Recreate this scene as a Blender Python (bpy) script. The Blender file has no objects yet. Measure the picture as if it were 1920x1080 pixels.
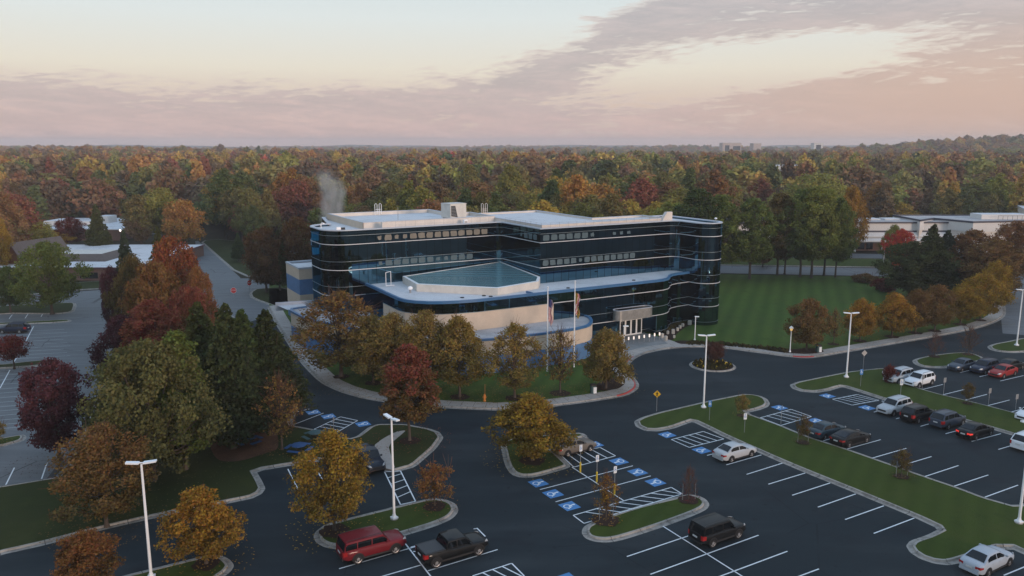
import bpy, bmesh, math, random
import numpy as np
from mathutils import Vector, Matrix
from mathutils.geometry import tessellate_polygon
random.seed(7)
sc = bpy.context.scene
COL = sc.collection
PI = math.pi
R = math.radians

# ------------------------------------------------------------------ camera
FPX, CX, CY, HOR, CAMZ = 1493.0, 960.0, 540.0, 270.0, 31.0
PITCH = math.atan((CY - HOR) / FPX)
cam = bpy.data.cameras.new('camera')
cam.sensor_width = 36.0
cam.lens = 36.0 * FPX / 1920.0
cam.clip_start = 0.5
cam.clip_end = 20000
camo = bpy.data.objects.new('camera', cam)
COL.objects.link(camo)
camo.location = (0, 0, CAMZ)
camo.rotation_euler = (PI / 2 - PITCH, 0, 0)
sc.camera = camo


def at(px, py, z=0.0):
    """survey helper: point of the site at height z seen at a pixel of the 1920 px photo"""
    x = (px - CX) / FPX
    y = (CY - py) / FPX
    d = Vector((x, math.cos(PITCH) + y * math.sin(PITCH), -math.sin(PITCH) + y * math.cos(PITCH)))
    return Vector((0, 0, CAMZ)) + d * ((z - CAMZ) / d.z)


def hgt(b, px, py):
    """height above ground of pixel (px,py) straight above ground point b"""
    x = (px - CX) / FPX
    y = (CY - py) / FPX
    d = Vector((x, math.cos(PITCH) + y * math.sin(PITCH), -math.sin(PITCH) + y * math.cos(PITCH)))
    return CAMZ + d.z * (b.y / d.y)


# ------------------------------------------------------------------ materials
def newmat(name):
    m = bpy.data.materials.new(name)
    m.use_nodes = True
    m.node_tree.nodes.clear()
    out = m.node_tree.nodes.new('ShaderNodeOutputMaterial')
    return m, m.node_tree, out


def nd(t, typ, **kw):
    n = t.nodes.new(typ)
    for k, v in kw.items():
        if isinstance(k, str) and k.startswith('i_'):
            n.inputs[k[2:].replace('_', ' ')].default_value = v
        else:
            setattr(n, k, v)
    return n


def mathn(t, op, a, b=None, clamp=False):
    n = t.nodes.new('ShaderNodeMath')
    n.operation = op
    n.use_clamp = clamp
    for i, v in enumerate((a, b)):
        if v is None:
            continue
        if hasattr(v, 'is_output'):
            t.links.new(v, n.inputs[i])
        else:
            n.inputs[i].default_value = v
    return n.outputs[0]


def mixc(t, fac, a, b, blend='MIX'):
    n = t.nodes.new('ShaderNodeMix')
    n.data_type = 'RGBA'
    n.blend_type = blend
    for s, v in ((n.inputs[0], fac), (n.inputs[6], a), (n.inputs[7], b)):
        if hasattr(v, 'is_output'):
            t.links.new(v, s)
        else:
            s.default_value = v if not isinstance(v, tuple) else (v + (1,))[:4]
    return n.outputs[2]


def noise(t, vec, scale, detail=3, rough=0.55, dist=0.0):
    n = t.nodes.new('ShaderNodeTexNoise')
    n.inputs['Scale'].default_value = scale
    n.inputs['Detail'].default_value = detail
    n.inputs['Roughness'].default_value = rough
    n.inputs['Distortion'].default_value = dist
    if vec is not None:
        t.links.new(vec, n.inputs['Vector'])
    return n.outputs['Fac']


def ramp(t, fac, lo, hi):
    n = t.nodes.new('ShaderNodeMapRange')
    n.clamp = True
    n.interpolation_type = 'SMOOTHSTEP'
    t.links.new(fac, n.inputs[0])
    n.inputs[1].default_value = lo
    n.inputs[2].default_value = hi
    return n.outputs[0]


def worldpos(t):
    return t.nodes.new('ShaderNodeNewGeometry').outputs['Position']


def mapping(t, vec, scale=(1, 1, 1), rot=(0, 0, 0)):
    n = t.nodes.new('ShaderNodeMapping')
    n.inputs['Scale'].default_value = scale
    n.inputs['Rotation'].default_value = rot
    t.links.new(vec, n.inputs['Vector'])
    return n.outputs[0]


def pbr(name, col, rough=0.6, metal=0.0, var=0.12, vscale=1.5, var2=0.0, v2scale=0.15, bump=0.0, bscale=20, spec=0.5, emit=None, estr=0.0, coat=0.0):
    """plain surface with two scales of real colour mottling and optional bump"""
    m, t, out = newmat(name)
    b = nd(t, 'ShaderNodeBsdfPrincipled')
    b.inputs['Roughness'].default_value = rough
    b.inputs['Metallic'].default_value = metal
    b.inputs['Specular IOR Level'].default_value = spec
    b.inputs['Coat Weight'].default_value = coat
    pos = worldpos(t)
    c = col
    if var > 0:
        f = noise(t, pos, vscale, 4)
        c = mixc(t, f, tuple(x * (1 - var) for x in col), tuple(min(1, x * (1 + var)) for x in col))
    if var2 > 0:
        f2 = ramp(t, noise(t, pos, v2scale, 3), 0.35, 0.68)
        c = mixc(t, f2, mixc(t, 1.0, c, (1 - var2,) * 3, 'MULTIPLY'), c)
    if hasattr(c, 'is_output'):
        t.links.new(c, b.inputs['Base Color'])
    else:
        b.inputs['Base Color'].default_value = (*col, 1)
    if bump > 0:
        bn = nd(t, 'ShaderNodeBump')
        bn.inputs['Strength'].default_value = bump
        bn.inputs['Distance'].default_value = 0.02
        t.links.new(noise(t, pos, bscale, 2), bn.inputs['Height'])
        t.links.new(bn.outputs[0], b.inputs['Normal'])
    if emit:
        b.inputs['Emission Color'].default_value = (*emit, 1)
        b.inputs['Emission Strength'].default_value = estr
    t.links.new(b.outputs[0], out.inputs[0])
    return m


M = {}


def build_materials():
    # fresh asphalt: fine grain, repaired patches, faint tyre wear
    m, t, out = newmat('asphalt_new')
    b = nd(t, 'ShaderNodeBsdfPrincipled')
    pos = worldpos(t)
    g = noise(t, pos, 9.0, 4, 0.7)
    c = mixc(t, g, (0.013, 0.020, 0.0245), (0.022, 0.031, 0.036))
    st = ramp(t, noise(t, mapping(t, pos, (0.05, 0.22, 1), (0, 0, R(-59))), 1.0, 4), 0.42, 0.72)
    c = mixc(t, mathn(t, 'MULTIPLY', st, 0.75), c, (0.035, 0.043, 0.048))
    bl = ramp(t, noise(t, pos, 0.16, 3, 0.6), 0.5, 0.75)
    c = mixc(t, mathn(t, 'MULTIPLY', bl, 0.75), c, (0.015, 0.018, 0.022))
    t.links.new(c, b.inputs['Base Color'])
    # sealed cracks, and darker drips where cars stand
    vo = nd(t, 'ShaderNodeTexVoronoi', feature='DISTANCE_TO_EDGE')
    vo.inputs['Scale'].default_value = 0.085
    t.links.new(mixc(t, 0.06, pos, nd(t, 'ShaderNodeTexNoise', i_Scale=0.7).outputs['Color'], 'ADD'), vo.inputs['Vector'])
    crk = mathn(t, 'MULTIPLY', mathn(t, 'LESS_THAN', vo.outputs['Distance'], 0.003), ramp(t, noise(t, pos, 0.05, 2), 0.52, 0.58))
    c = mixc(t, mathn(t, 'MULTIPLY', crk, 0.5), c, (0.009, 0.012, 0.014))
    dr = ramp(t, noise(t, pos, 1.1, 3, 0.5), 0.66, 0.74)
    c = mixc(t, mathn(t, 'MULTIPLY', dr, 0.55), c, (0.009, 0.012, 0.014))
    t.links.new(c, b.inputs['Base Color'])
    b.inputs['Roughness'].default_value = 0.85
    b.inputs['Specular IOR Level'].default_value = 0.14
    bn = nd(t, 'ShaderNodeBump')
    bn.inputs['Strength'].default_value = 0.25
    bn.inputs['Distance'].default_value = 0.01
    t.links.new(noise(t, pos, 30, 2), bn.inputs['Height'])
    t.links.new(bn.outputs[0], b.inputs['Normal'])
    t.links.new(b.outputs[0], out.inputs[0])
    M['asphalt'] = m
    # old weathered asphalt: paler, streaked and cracked
    m, t, out = newmat('asphalt_old')
    b = nd(t, 'ShaderNodeBsdfPrincipled')
    pos = worldpos(t)
    c = mixc(t, noise(t, pos, 5.0, 4, 0.7), (0.075, 0.082, 0.088), (0.125, 0.133, 0.138))
    st = ramp(t, noise(t, mapping(t, pos, (0.06, 0.9, 1), (0, 0, R(-8))), 1.0, 5, 0.65), 0.4, 0.7)
    c = mixc(t, mathn(t, 'MULTIPLY', st, 0.7), c, (0.15, 0.158, 0.165))
    vo = nd(t, 'ShaderNodeTexVoronoi', feature='DISTANCE_TO_EDGE')
    vo.inputs['Scale'].default_value = 0.16
    t.links.new(mapping(t, pos, (1, 1, 1)), vo.inputs['Vector'])
    cr = mathn(t, 'LESS_THAN', vo.outputs['Distance'], 0.012)
    crm = mathn(t, 'MULTIPLY', cr, ramp(t, noise(t, pos, 0.09, 2), 0.5, 0.6))
    c = mixc(t, crm, c, (0.03, 0.032, 0.035))
    t.links.new(c, b.inputs['Base Color'])
    b.inputs['Roughness'].default_value = 0.75
    t.links.new(b.outputs[0], out.inputs[0])
    M['asphalt_old'] = m
    # mown grass with mower lanes and dry patches
    for nm, ang, w, a, bcol in (('grass', 31, 0.55, (0.036, 0.054, 0.009), (0.050, 0.072, 0.013)), ('grass_stripe', 20, 0.36, (0.036, 0.070, 0.012), (0.074, 0.118, 0.021)), ('grass_rough', 31, 0.1, (0.024, 0.034, 0.009), (0.036, 0.042, 0.013))):
        m, t, out = newmat(nm)
        b = nd(t, 'ShaderNodeBsdfPrincipled')
        pos = worldpos(t)
        wv = nd(t, 'ShaderNodeTexWave')
        wv.inputs['Scale'].default_value = w * 0.31
        wv.inputs['Distortion'].default_value = 0.6
        wv.inputs['Detail'].default_value = 1
        t.links.new(mapping(t, pos, (1, 1, 1), (0, 0, R(ang))), wv.inputs['Vector'])
        f = mathn(t, 'ADD', mathn(t, 'MULTIPLY', wv.outputs['Fac'], 0.5), mathn(t, 'MULTIPLY', noise(t, pos, 3.0, 5, 0.75), 0.6), True)
        c = mixc(t, f, a, bcol)
        c = mixc(t, mathn(t, 'MULTIPLY', ramp(t, noise(t, pos, 0.16, 6, 0.7), 0.46, 0.72), 0.45), c, (0.066, 0.070, 0.019))
        c = mixc(t, mathn(t, 'MULTIPLY', ramp(t, noise(t, pos, 0.55, 5, 0.7), 0.52, 0.72), 0.5), c, (0.026, 0.042, 0.008))
        c = mixc(t, mathn(t, 'MULTIPLY', ramp(t, noise(t, pos, 14.0, 3, 0.7), 0.56, 0.72), 0.3), c, (0.080, 0.070, 0.026))
        t.links.new(c, b.inputs['Base Color'])
        b.inputs['Roughness'].default_value = 0.9
        b.inputs['Specular IOR Level'].default_value = 0.1
        bn = nd(t, 'ShaderNodeBump')
        bn.inputs['Strength'].default_value = 0.6
        bn.inputs['Distance'].default_value = 0.05
        t.links.new(noise(t, pos, 12, 3), bn.inputs['Height'])
        t.links.new(bn.outputs[0], b.inputs['Normal'])
        t.links.new(b.outputs[0], out.inputs[0])
        M[nm] = m
    M['earth'] = pbr('forest_floor', (0.05, 0.042, 0.024), 0.95, var=0.5, vscale=0.3, var2=0.4, v2scale=0.03, spec=0.1)
    # concrete with joints
    m, t, out = newmat('concrete')
    b = nd(t, 'ShaderNodeBsdfPrincipled')
    pos = worldpos(t)
    c = mixc(t, noise(t, pos, 3.0, 5, 0.7), (0.30, 0.275, 0.25), (0.44, 0.41, 0.375))
    c = mixc(t, mathn(t, 'MULTIPLY', ramp(t, noise(t, pos, 0.5, 4, 0.7), 0.5, 0.75), 0.5), c, (0.22, 0.20, 0.185))
    t.links.new(c, b.inputs['Base Color'])
    b.inputs['Roughness'].default_value = 0.85
    b.inputs['Specular IOR Level'].default_value = 0.2
    t.links.new(b.outputs[0], out.inputs[0])
    M['concrete'] = m
    # sidewalk: uv x runs along the walk, joints every 1.5 m
    m, t, out = newmat('sidewalk')
    b = nd(t, 'ShaderNodeBsdfPrincipled')
    pos = worldpos(t)
    uv = t.nodes.new('ShaderNodeUVMap').outputs[0]
    sx = t.nodes.new('ShaderNodeSeparateXYZ')
    t.links.new(uv, sx.inputs[0])
    fr = mathn(t, 'FRACT', mathn(t, 'DIVIDE', sx.outputs[0], 1.5))
    j = mathn(t, 'LESS_THAN', fr, 0.035)
    c = mixc(t, noise(t, pos, 2.0, 5, 0.7), (0.33, 0.30, 0.27), (0.46, 0.42, 0.38))
    cell = t.nodes.new('ShaderNodeTexWhiteNoise')
    cell.noise_dimensions = '1D'
    t.links.new(mathn(t, 'FLOOR', mathn(t, 'DIVIDE', sx.outputs[0], 1.5)), cell.inputs['W'])
    c = mixc(t, mathn(t, 'MULTIPLY', cell.outputs['Value'], 0.25), c, (0.25, 0.235, 0.215))
    c = mixc(t, j, c, (0.14, 0.13, 0.12))
    t.links.new(c, b.inputs['Base Color'])
    b.inputs['Roughness'].default_value = 0.85
    b.inputs['Specular IOR Level'].default_value = 0.2
    t.links.new(b.outputs[0], out.inputs[0])
    M['sidewalk'] = m
    # kerb: cast lengths with joints, chips and grime along the gutter
    m, t, out = newmat('kerb_concrete')
    b = nd(t, 'ShaderNodeBsdfPrincipled')
    pos = worldpos(t)
    uv = t.nodes.new('ShaderNodeUVMap').outputs[0]
    sx = t.nodes.new('ShaderNodeSeparateXYZ')
    t.links.new(uv, sx.inputs[0])
    j = mathn(t, 'LESS_THAN', mathn(t, 'FRACT', mathn(t, 'DIVIDE', sx.outputs[0], 3.0)), 0.022)
    c = mixc(t, noise(t, pos, 3.0, 5, 0.7), (0.25, 0.23, 0.205), (0.42, 0.39, 0.35))
    c = mixc(t, mathn(t, 'MULTIPLY', ramp(t, noise(t, pos, 0.8, 5, 0.75), 0.46, 0.66), 0.65), c, (0.15, 0.135, 0.12))
    c = mixc(t, mathn(t, 'MULTIPLY', ramp(t, noise(t, pos, 7.0, 3, 0.7), 0.62, 0.7), 0.6), c, (0.11, 0.10, 0.09))
    gut = mathn(t, 'MULTIPLY', sx.outputs[1], ramp(t, noise(t, pos, 1.6, 4, 0.7), 0.3, 0.62))
    c = mixc(t, mathn(t, 'MULTIPLY', gut, 0.6), c, (0.10, 0.09, 0.08))
    c = mixc(t, j, c, (0.09, 0.085, 0.08))
    t.links.new(c, b.inputs['Base Color'])
    b.inputs['Roughness'].default_value = 0.88
    b.inputs['Specular IOR Level'].default_value = 0.2
    t.links.new(b.outputs[0], out.inputs[0])
    M['kerb'] = m
    M['red_kerb'] = pbr('red_kerb_paint', (0.42, 0.045, 0.04), 0.6, var=0.25, vscale=4)
    M['paver'] = pbr('plaza_paving', (0.24, 0.25, 0.25), 0.7, var=0.25, vscale=5, var2=0.2, v2scale=0.6)
    M['mulch'] = pbr('mulch', (0.042, 0.025, 0.019), 0.95, var=0.7, vscale=14, bump=1.0, bscale=18, spec=0.1)
    M['woodchip'] = pbr('woodchip', (0.16, 0.082, 0.05), 0.95, var=0.4, vscale=6, var2=0.35, v2scale=0.4, bump=0.8, bscale=15, spec=0.1)
    # painted markings, worn through in places
    for nm, col in (('paint_white', (0.70, 0.73, 0.75)), ('paint_blue', (0.055, 0.20, 0.44)), ('paint_old', (0.42, 0.44, 0.45))):
        m, t, out = newmat(nm)
        b = nd(t, 'ShaderNodeBsdfPrincipled')
        pos = worldpos(t)
        w = ramp(t, noise(t, pos, 4.0, 6, 0.8), 0.53, 0.68)
        c = mixc(t, mathn(t, 'MULTIPLY', w, 0.6), col, (0.06, 0.065, 0.07))
        t.links.new(c, b.inputs['Base Color'])
        b.inputs['Roughness'].default_value = 0.7
        t.links.new(b.outputs[0], out.inputs[0])
        M[nm] = m
    # mirror glass of the office: dark blue, pane joints on uv, slight pillowing
    m, t, out = newmat('mirror_glass')
    b = nd(t, 'ShaderNodeBsdfPrincipled')
    pos = worldpos(t)
    uv = t.nodes.new('ShaderNodeUVMap').outputs[0]
    sx = t.nodes.new('ShaderNodeSeparateXYZ')
    t.links.new(uv, sx.inputs[0])
    q = mathn(t, 'DIVIDE', sx.outputs[0], 1.45)
    fr = mathn(t, 'FRACT', q)
    j = mathn(t, 'LESS_THAN', fr, 0.055)
    cell = t.nodes.new('ShaderNodeTexWhiteNoise')
    cell.noise_dimensions = '2D'
    cv = t.nodes.new('ShaderNodeCombineXYZ')
    t.links.new(mathn(t, 'FLOOR', q), cv.inputs[0])
    t.links.new(mathn(t, 'FLOOR', mathn(t, 'DIVIDE', sx.outputs[1], 1.35)), cv.inputs[1])
    t.links.new(cv.outputs[0], cell.inputs['Vector'])
    c = mixc(t, cell.outputs['Value'], (0.060, 0.142, 0.190), (0.105, 0.215, 0.285))
    c = mixc(t, j, c, (0.012, 0.018, 0.026))
    t.links.new(c, b.inputs['Base Color'])
    b.inputs['Metallic'].default_value = 1.0
    b.inputs['Roughness'].default_value = 0.03
    b.inputs['Specular Tint'].default_value = (0.25, 0.4, 0.55, 1)
    bn = nd(t, 'ShaderNodeBump')
    bn.inputs['Strength'].default_value = 0.12
    bn.inputs['Distance'].default_value = 0.03
    pil = mathn(t, 'MULTIPLY', mathn(t, 'SINE', mathn(t, 'MULTIPLY', fr, PI)), mathn(t, 'ADD', cell.outputs['Value'], 0.2))
    hh = mathn(t, 'ADD', mathn(t, 'MULTIPLY', pil, 0.25), mathn(t, 'MULTIPLY', noise(t, pos, 0.55, 2), 0.6))
    t.links.new(hh, bn.inputs['Height'])
    t.links.new(bn.outputs[0], b.inputs['Normal'])
    t.links.new(b.outputs[0], out.inputs[0])
    M['glass'] = m
    # glossy pale patches for the window panes: mottled, banded, beige and blue grey
    for nm, ca, cb in (('patch_warm', (0.16, 0.145, 0.12), (0.30, 0.27, 0.22)), ('patch_cool', (0.065, 0.10, 0.115), (0.13, 0.175, 0.19))):
        m, t, out = newmat(nm)
        b = nd(t, 'ShaderNodeBsdfPrincipled')
        pos = worldpos(t)
        c = mixc(t, noise(t, pos, 2.2, 4, 0.6), ca, cb)
        wv = nd(t, 'ShaderNodeTexWave', bands_direction='Z')
        wv.inputs['Scale'].default_value = 3.0
        t.links.new(pos, wv.inputs['Vector'])
        c = mixc(t, mathn(t, 'MULTIPLY', wv.outputs['Fac'], 0.25), c, (0.03, 0.03, 0.03))
        t.links.new(c, b.inputs['Base Color'])
        b.inputs['Roughness'].default_value = 0.12
        t.links.new(b.outputs[0], out.inputs[0])
        M[nm] = m
    # skylight: long rippled teal panels
    m, t, out = newmat('skylight_glass')
    b = nd(t, 'ShaderNodeBsdfPrincipled')
    pos = worldpos(t)
    wv = nd(t, 'ShaderNodeTexWave')
    wv.inputs['Scale'].default_value = 0.22
    wv.inputs['Distortion'].default_value = 3.0
    wv.inputs['Detail'].default_value = 2
    wv.inputs['Detail Scale'].default_value = 0.5
    wv.bands_direction = 'Y'
    t.links.new(mapping(t, pos, (0.5, 1, 1), (0, 0, R(6))), wv.inputs['Vector'])
    c = mixc(t, wv.outputs['Fac'], (0.09, 0.20, 0.23), (0.16, 0.30, 0.33))
    t.links.new(c, b.inputs['Base Color'])
    b.inputs['Metallic'].default_value = 0.35
    b.inputs['Roughness'].default_value = 0.22
    bn = nd(t, 'ShaderNodeBump')
    bn.inputs['Strength'].default_value = 0.25
    bn.inputs['Distance'].default_value = 0.05
    t.links.new(wv.outputs['Fac'], bn.inputs['Height'])
    t.links.new(bn.outputs[0], b.inputs['Normal'])
    t.links.new(b.outputs[0], out.inputs[0])
    M['skylight'] = m
    # white roof membrane with seams and ponding stains
    m, t, out = newmat('roof_membrane')
    b = nd(t, 'ShaderNodeBsdfPrincipled')
    pos = worldpos(t)
    c = mixc(t, noise(t, pos, 1.2, 5, 0.7), (0.47, 0.48, 0.50), (0.67, 0.68, 0.70))
    c = mixc(t, mathn(t, 'MULTIPLY', ramp(t, noise(t, pos, 0.22, 4, 0.65), 0.48, 0.7), 0.6), c, (0.42, 0.42, 0.43))
    br = nd(t, 'ShaderNodeTexBrick')
    br.inputs['Scale'].default_value = 1.0
    br.inputs['Mortar Size'].default_value = 0.03
    br.inputs['Brick Width'].default_value = 9.0
    br.inputs['Row Height'].default_value = 1.8
    br.inputs['Color1'].default_value = br.inputs['Color2'].default_value = (0, 0, 0, 1)
    br.inputs['Mortar'].default_value = (1, 1, 1, 1)
    t.links.new(mapping(t, pos, (1, 1, 1), (0, 0, R(-30))), br.inputs['Vector'])
    c = mixc(t, mathn(t, 'MULTIPLY', br.outputs['Fac'], 0.3), c, (0.35, 0.36, 0.38))
    t.links.new(c, b.inputs['Base Color'])
    b.inputs['Roughness'].default_value = 0.7
    t.links.new(b.outputs[0], out.inputs[0])
    M['membrane'] = m
    M['roof_gravel'] = pbr('roof_ballast', (0.46, 0.44, 0.44), 0.9, var=0.4, vscale=9, var2=0.25, v2scale=0.5)
    M['coping_blue'] = pbr('coping_blue', (0.04, 0.13, 0.27), 0.35, var=0.15, vscale=1)
    M['coping_grey'] = pbr('coping_grey', (0.40, 0.44, 0.50), 0.4, var=0.1, vscale=1)
    M['band_white'] = pbr('band_white', (0.52, 0.51, 0.52), 0.35, var=0.08, vscale=1)
    M['band_dark'] = pbr('band_grey', (0.19, 0.23, 0.25), 0.4, metal=0.3, var=0.1)
    M['beige'] = pbr('beige_panel', (0.56, 0.46, 0.36), 0.75, var=0.06, vscale=0.8, var2=0.08, v2scale=0.4, bump=0.15, bscale=8)
    M['beige_pale'] = pbr('pale_parapet', (0.66, 0.60, 0.54), 0.75, var=0.08, vscale=1.2, var2=0.1, v2scale=0.4)
    M['block_blue'] = pbr('blue_glazed_block', (0.085, 0.19, 0.37), 0.55, var=0.22, vscale=3, var2=0.15, v2scale=0.7)
    M['steel'] = pbr('brushed_steel', (0.33, 0.33, 0.32), 0.45, metal=0.6, var=0.22, vscale=2.5, var2=0.25, v2scale=0.9)
    M['white_paint'] = pbr('white_painted_metal', (0.80, 0.81, 0.82), 0.4, var=0.05, vscale=2)
    M['grey_metal'] = pbr('grey_metal', (0.32, 0.33, 0.34), 0.45, metal=0.5, var=0.1)
    M['dark'] = pbr('dark_recess', (0.012, 0.013, 0.015), 0.6, var=0.2)
    M['dark_glass'] = pbr('dark_glass', (0.012, 0.016, 0.02), 0.06, var=0.1, spec=0.9)
    M['hvac'] = pbr('hvac_cream', (0.60, 0.57, 0.52), 0.6, var=0.1, vscale=1.5, var2=0.12, v2scale=0.8)
    M['lamp_on'] = pbr('bollard_lamp', (0.9, 0.85, 0.8), 0.5, var=0, emit=(1.0, 0.80, 0.66), estr=0.75)
    M['lamp_amber'] = pbr('amber_lamp', (0.6, 0.42, 0.2), 0.5, var=0, emit=(1.0, 0.60, 0.16), estr=0.75)
    M['lamp_small'] = pbr('wall_lamp', (0.9, 0.9, 0.9), 0.5, var=0, emit=(1.0, 0.95, 0.9), estr=3.0)
    M['stone'] = pbr('limestone', (0.42, 0.40, 0.36), 0.85, var=0.2, vscale=3)
    M['brick'] = None
    m, t, out = newmat('brick')
    b = nd(t, 'ShaderNodeBsdfPrincipled')
    tc = t.nodes.new('ShaderNodeTexCoord').outputs['Object']
    sp = t.nodes.new('ShaderNodeSeparateXYZ')
    t.links.new(tc, sp.inputs[0])
    cb = t.nodes.new('ShaderNodeCombineXYZ')
    t.links.new(mathn(t, 'ADD', sp.outputs[0], sp.outputs[1]), cb.inputs[0])
    t.links.new(sp.outputs[2], cb.inputs[1])
    br = nd(t, 'ShaderNodeTexBrick')
    br.inputs['Scale'].default_value = 3.0
    br.inputs['Color1'].default_value = (0.17, 0.085, 0.062, 1)
    br.inputs['Color2'].default_value = (0.12, 0.065, 0.05, 1)
    br.inputs['Mortar'].default_value = (0.15, 0.12, 0.10, 1)
    t.links.new(cb.outputs[0], br.inputs['Vector'])
    t.links.new(br.outputs['Color'], b.inputs['Base Color'])
    b.inputs['Roughness'].default_value = 0.85
    t.links.new(b.outputs[0], out.inputs[0])
    M['brick'] = m
    M['shingle'] = pbr('shingle', (0.10, 0.082, 0.075), 0.85, var=0.3, vscale=2)
    M['brown_wood'] = pbr('brown_wood', (0.11, 0.05, 0.024), 0.7, var=0.3, vscale=1.5)
    M['purple_trim'] = pbr('maroon_trim', (0.09, 0.045, 0.06), 0.6)
    M['far_white'] = pbr('far_white', (0.60, 0.58, 0.56), 0.7, var=0.1, vscale=0.2)
    M['navy'] = pbr('navy_trim', (0.03, 0.035, 0.06), 0.5)
    M['pink_block'] = pbr('pinkish_block', (0.42, 0.33, 0.29), 0.8, var=0.1, vscale=0.1)
    M['yellow'] = pbr('yellow_paint', (0.62, 0.44, 0.03), 0.5, var=0.1)
    M['sign_yellow'] = pbr('sign_yellow', (0.70, 0.42, 0.02), 0.4, var=0.05)
    M['sign_blue'] = pbr('sign_blue', (0.04, 0.20, 0.50), 0.4, var=0.05)
    M['sign_white'] = pbr('sign_white', (0.72, 0.74, 0.75), 0.4, var=0.04)
    M['sign_red'] = pbr('sign_red', (0.55, 0.03, 0.03), 0.4, var=0.05)
    M['black'] = pbr('black_paint', (0.012, 0.012, 0.013), 0.5, var=0.1)
    M['hydrant'] = pbr('hydrant_orange', (0.55, 0.20, 0.04), 0.5, var=0.1)
    M['picnic_blue'] = pbr('picnic_blue', (0.012, 0.062, 0.18), 0.5, var=0.2)
    M['picnic_green'] = pbr('picnic_green', (0.02, 0.07, 0.075), 0.5, var=0.2)
    M['flag_red'] = pbr('flag_red', (0.42, 0.05, 0.06), 0.8, var=0.15)
    M['flag_white'] = pbr('flag_white', (0.62, 0.58, 0.58), 0.8, var=0.1)
    M['flag_blue'] = pbr('flag_blue', (0.03, 0.04, 0.14), 0.8, var=0.1)
    M['flag_gold'] = pbr('flag_gold', (0.55, 0.36, 0.04), 0.8, var=0.1)
    # bark
    M['bark'] = pbr('bark', (0.085, 0.068, 0.056), 0.9, var=0.4, vscale=4, bump=0.6, bscale=8, spec=0.1)
    M['bark_pale'] = pbr('bark_pale', (0.20, 0.18, 0.16), 0.9, var=0.3, vscale=4, spec=0.1)
    M['twig'] = pbr('twig', (0.11, 0.058, 0.042), 0.9, var=0.3, vscale=3, spec=0.1)
    # foliage: object colour, a second colour of lower leaves, per-leaf variation
    for nm, inst in (('foliage', False), ('foliage_wood', True)):
        m, t, out = newmat(nm)
        va = nd(t, 'ShaderNodeAttribute', attribute_name='var').outputs['Fac']
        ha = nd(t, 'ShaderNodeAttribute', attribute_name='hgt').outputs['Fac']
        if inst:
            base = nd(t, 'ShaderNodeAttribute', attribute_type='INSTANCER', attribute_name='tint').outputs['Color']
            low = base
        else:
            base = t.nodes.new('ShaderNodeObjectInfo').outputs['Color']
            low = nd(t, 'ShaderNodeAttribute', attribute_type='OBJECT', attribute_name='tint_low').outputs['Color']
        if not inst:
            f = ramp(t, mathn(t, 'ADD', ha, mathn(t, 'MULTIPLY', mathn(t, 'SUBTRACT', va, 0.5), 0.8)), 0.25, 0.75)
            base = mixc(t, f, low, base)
        hs = nd(t, 'ShaderNodeHueSaturation')
        t.links.new(base, hs.inputs['Color'])
        v2 = mathn(t, 'FRACT', mathn(t, 'MULTIPLY', va, 7.31))
        t.links.new(mathn(t, 'ADD', 0.478, mathn(t, 'MULTIPLY', v2, 0.044)), hs.inputs['Hue'])
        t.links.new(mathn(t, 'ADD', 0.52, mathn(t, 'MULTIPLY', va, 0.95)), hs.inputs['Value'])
        hs.inputs['Saturation'].default_value = 0.93 if inst else 1.0
        df = nd(t, 'ShaderNodeBsdfDiffuse')
        tr = nd(t, 'ShaderNodeBsdfTranslucent')
        t.links.new(hs.outputs[0], df.inputs[0])
        t.links.new(hs.outputs[0], tr.inputs[0])
        mx = nd(t, 'ShaderNodeMixShader')
        mx.inputs[0].default_value = 0.28
        t.links.new(df.outputs[0], mx.inputs[1])
        t.links.new(tr.outputs[0], mx.inputs[2])
        t.links.new(mx.outputs[0], out.inputs[0])
        M[nm] = m
    M['foliage_bed'] = pbr('bed_plant', (0.05, 0.045, 0.018), 0.9, var=0.6, vscale=6, spec=0.1)
    # cars
    m, t, out = newmat('car_paint')
    b = nd(t, 'ShaderNodeBsdfPrincipled')
    oc = t.nodes.new('ShaderNodeObjectInfo').outputs['Color']
    pos = worldpos(t)
    c = mixc(t, mathn(t, 'MULTIPLY', noise(t, pos, 3.0, 3), 0.25), oc, mixc(t, 0.5, oc, (0.03, 0.03, 0.03)))
    t.links.new(c, b.inputs['Base Color'])
    b.inputs['Roughness'].default_value = 0.5
    b.inputs['Specular IOR Level'].default_value = 0.12
    b.inputs['Metallic'].default_value = 0.0
    b.inputs['Coat Weight'].default_value = 0.3
    b.inputs['Coat Roughness'].default_value = 0.02
    t.links.new(b.outputs[0], out.inputs[0])
    M['car'] = m
    M['car_glass'] = pbr('car_glass', (0.006, 0.008, 0.010), 0.04, var=0, spec=0.4)
    M['tyre'] = pbr('tyre', (0.014, 0.014, 0.015), 0.85, var=0.2)
    M['rim'] = pbr('alloy_rim', (0.50, 0.50, 0.51), 0.35, metal=0.7, var=0.05)
    M['trim'] = pbr('black_trim', (0.02, 0.02, 0.021), 0.6, var=0.1)
    M['headlight'] = pbr('headlight', (0.36, 0.38, 0.40), 0.3, var=0)
    M['taillight'] = pbr('taillight', (0.34, 0.02, 0.02), 0.25, var=0)
    M['brake_lit'] = pbr('brake_light_lit', (0.6, 0.02, 0.02), 0.3, var=0, emit=(1.0, 0.06, 0.04), estr=0.6)
    M['plate'] = pbr('plate', (0.55, 0.55, 0.55), 0.5, var=0.1, vscale=8)
    M['tonneau'] = pbr('bed_cover', (0.03, 0.032, 0.036), 0.55, var=0.1)


build_materials()


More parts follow.
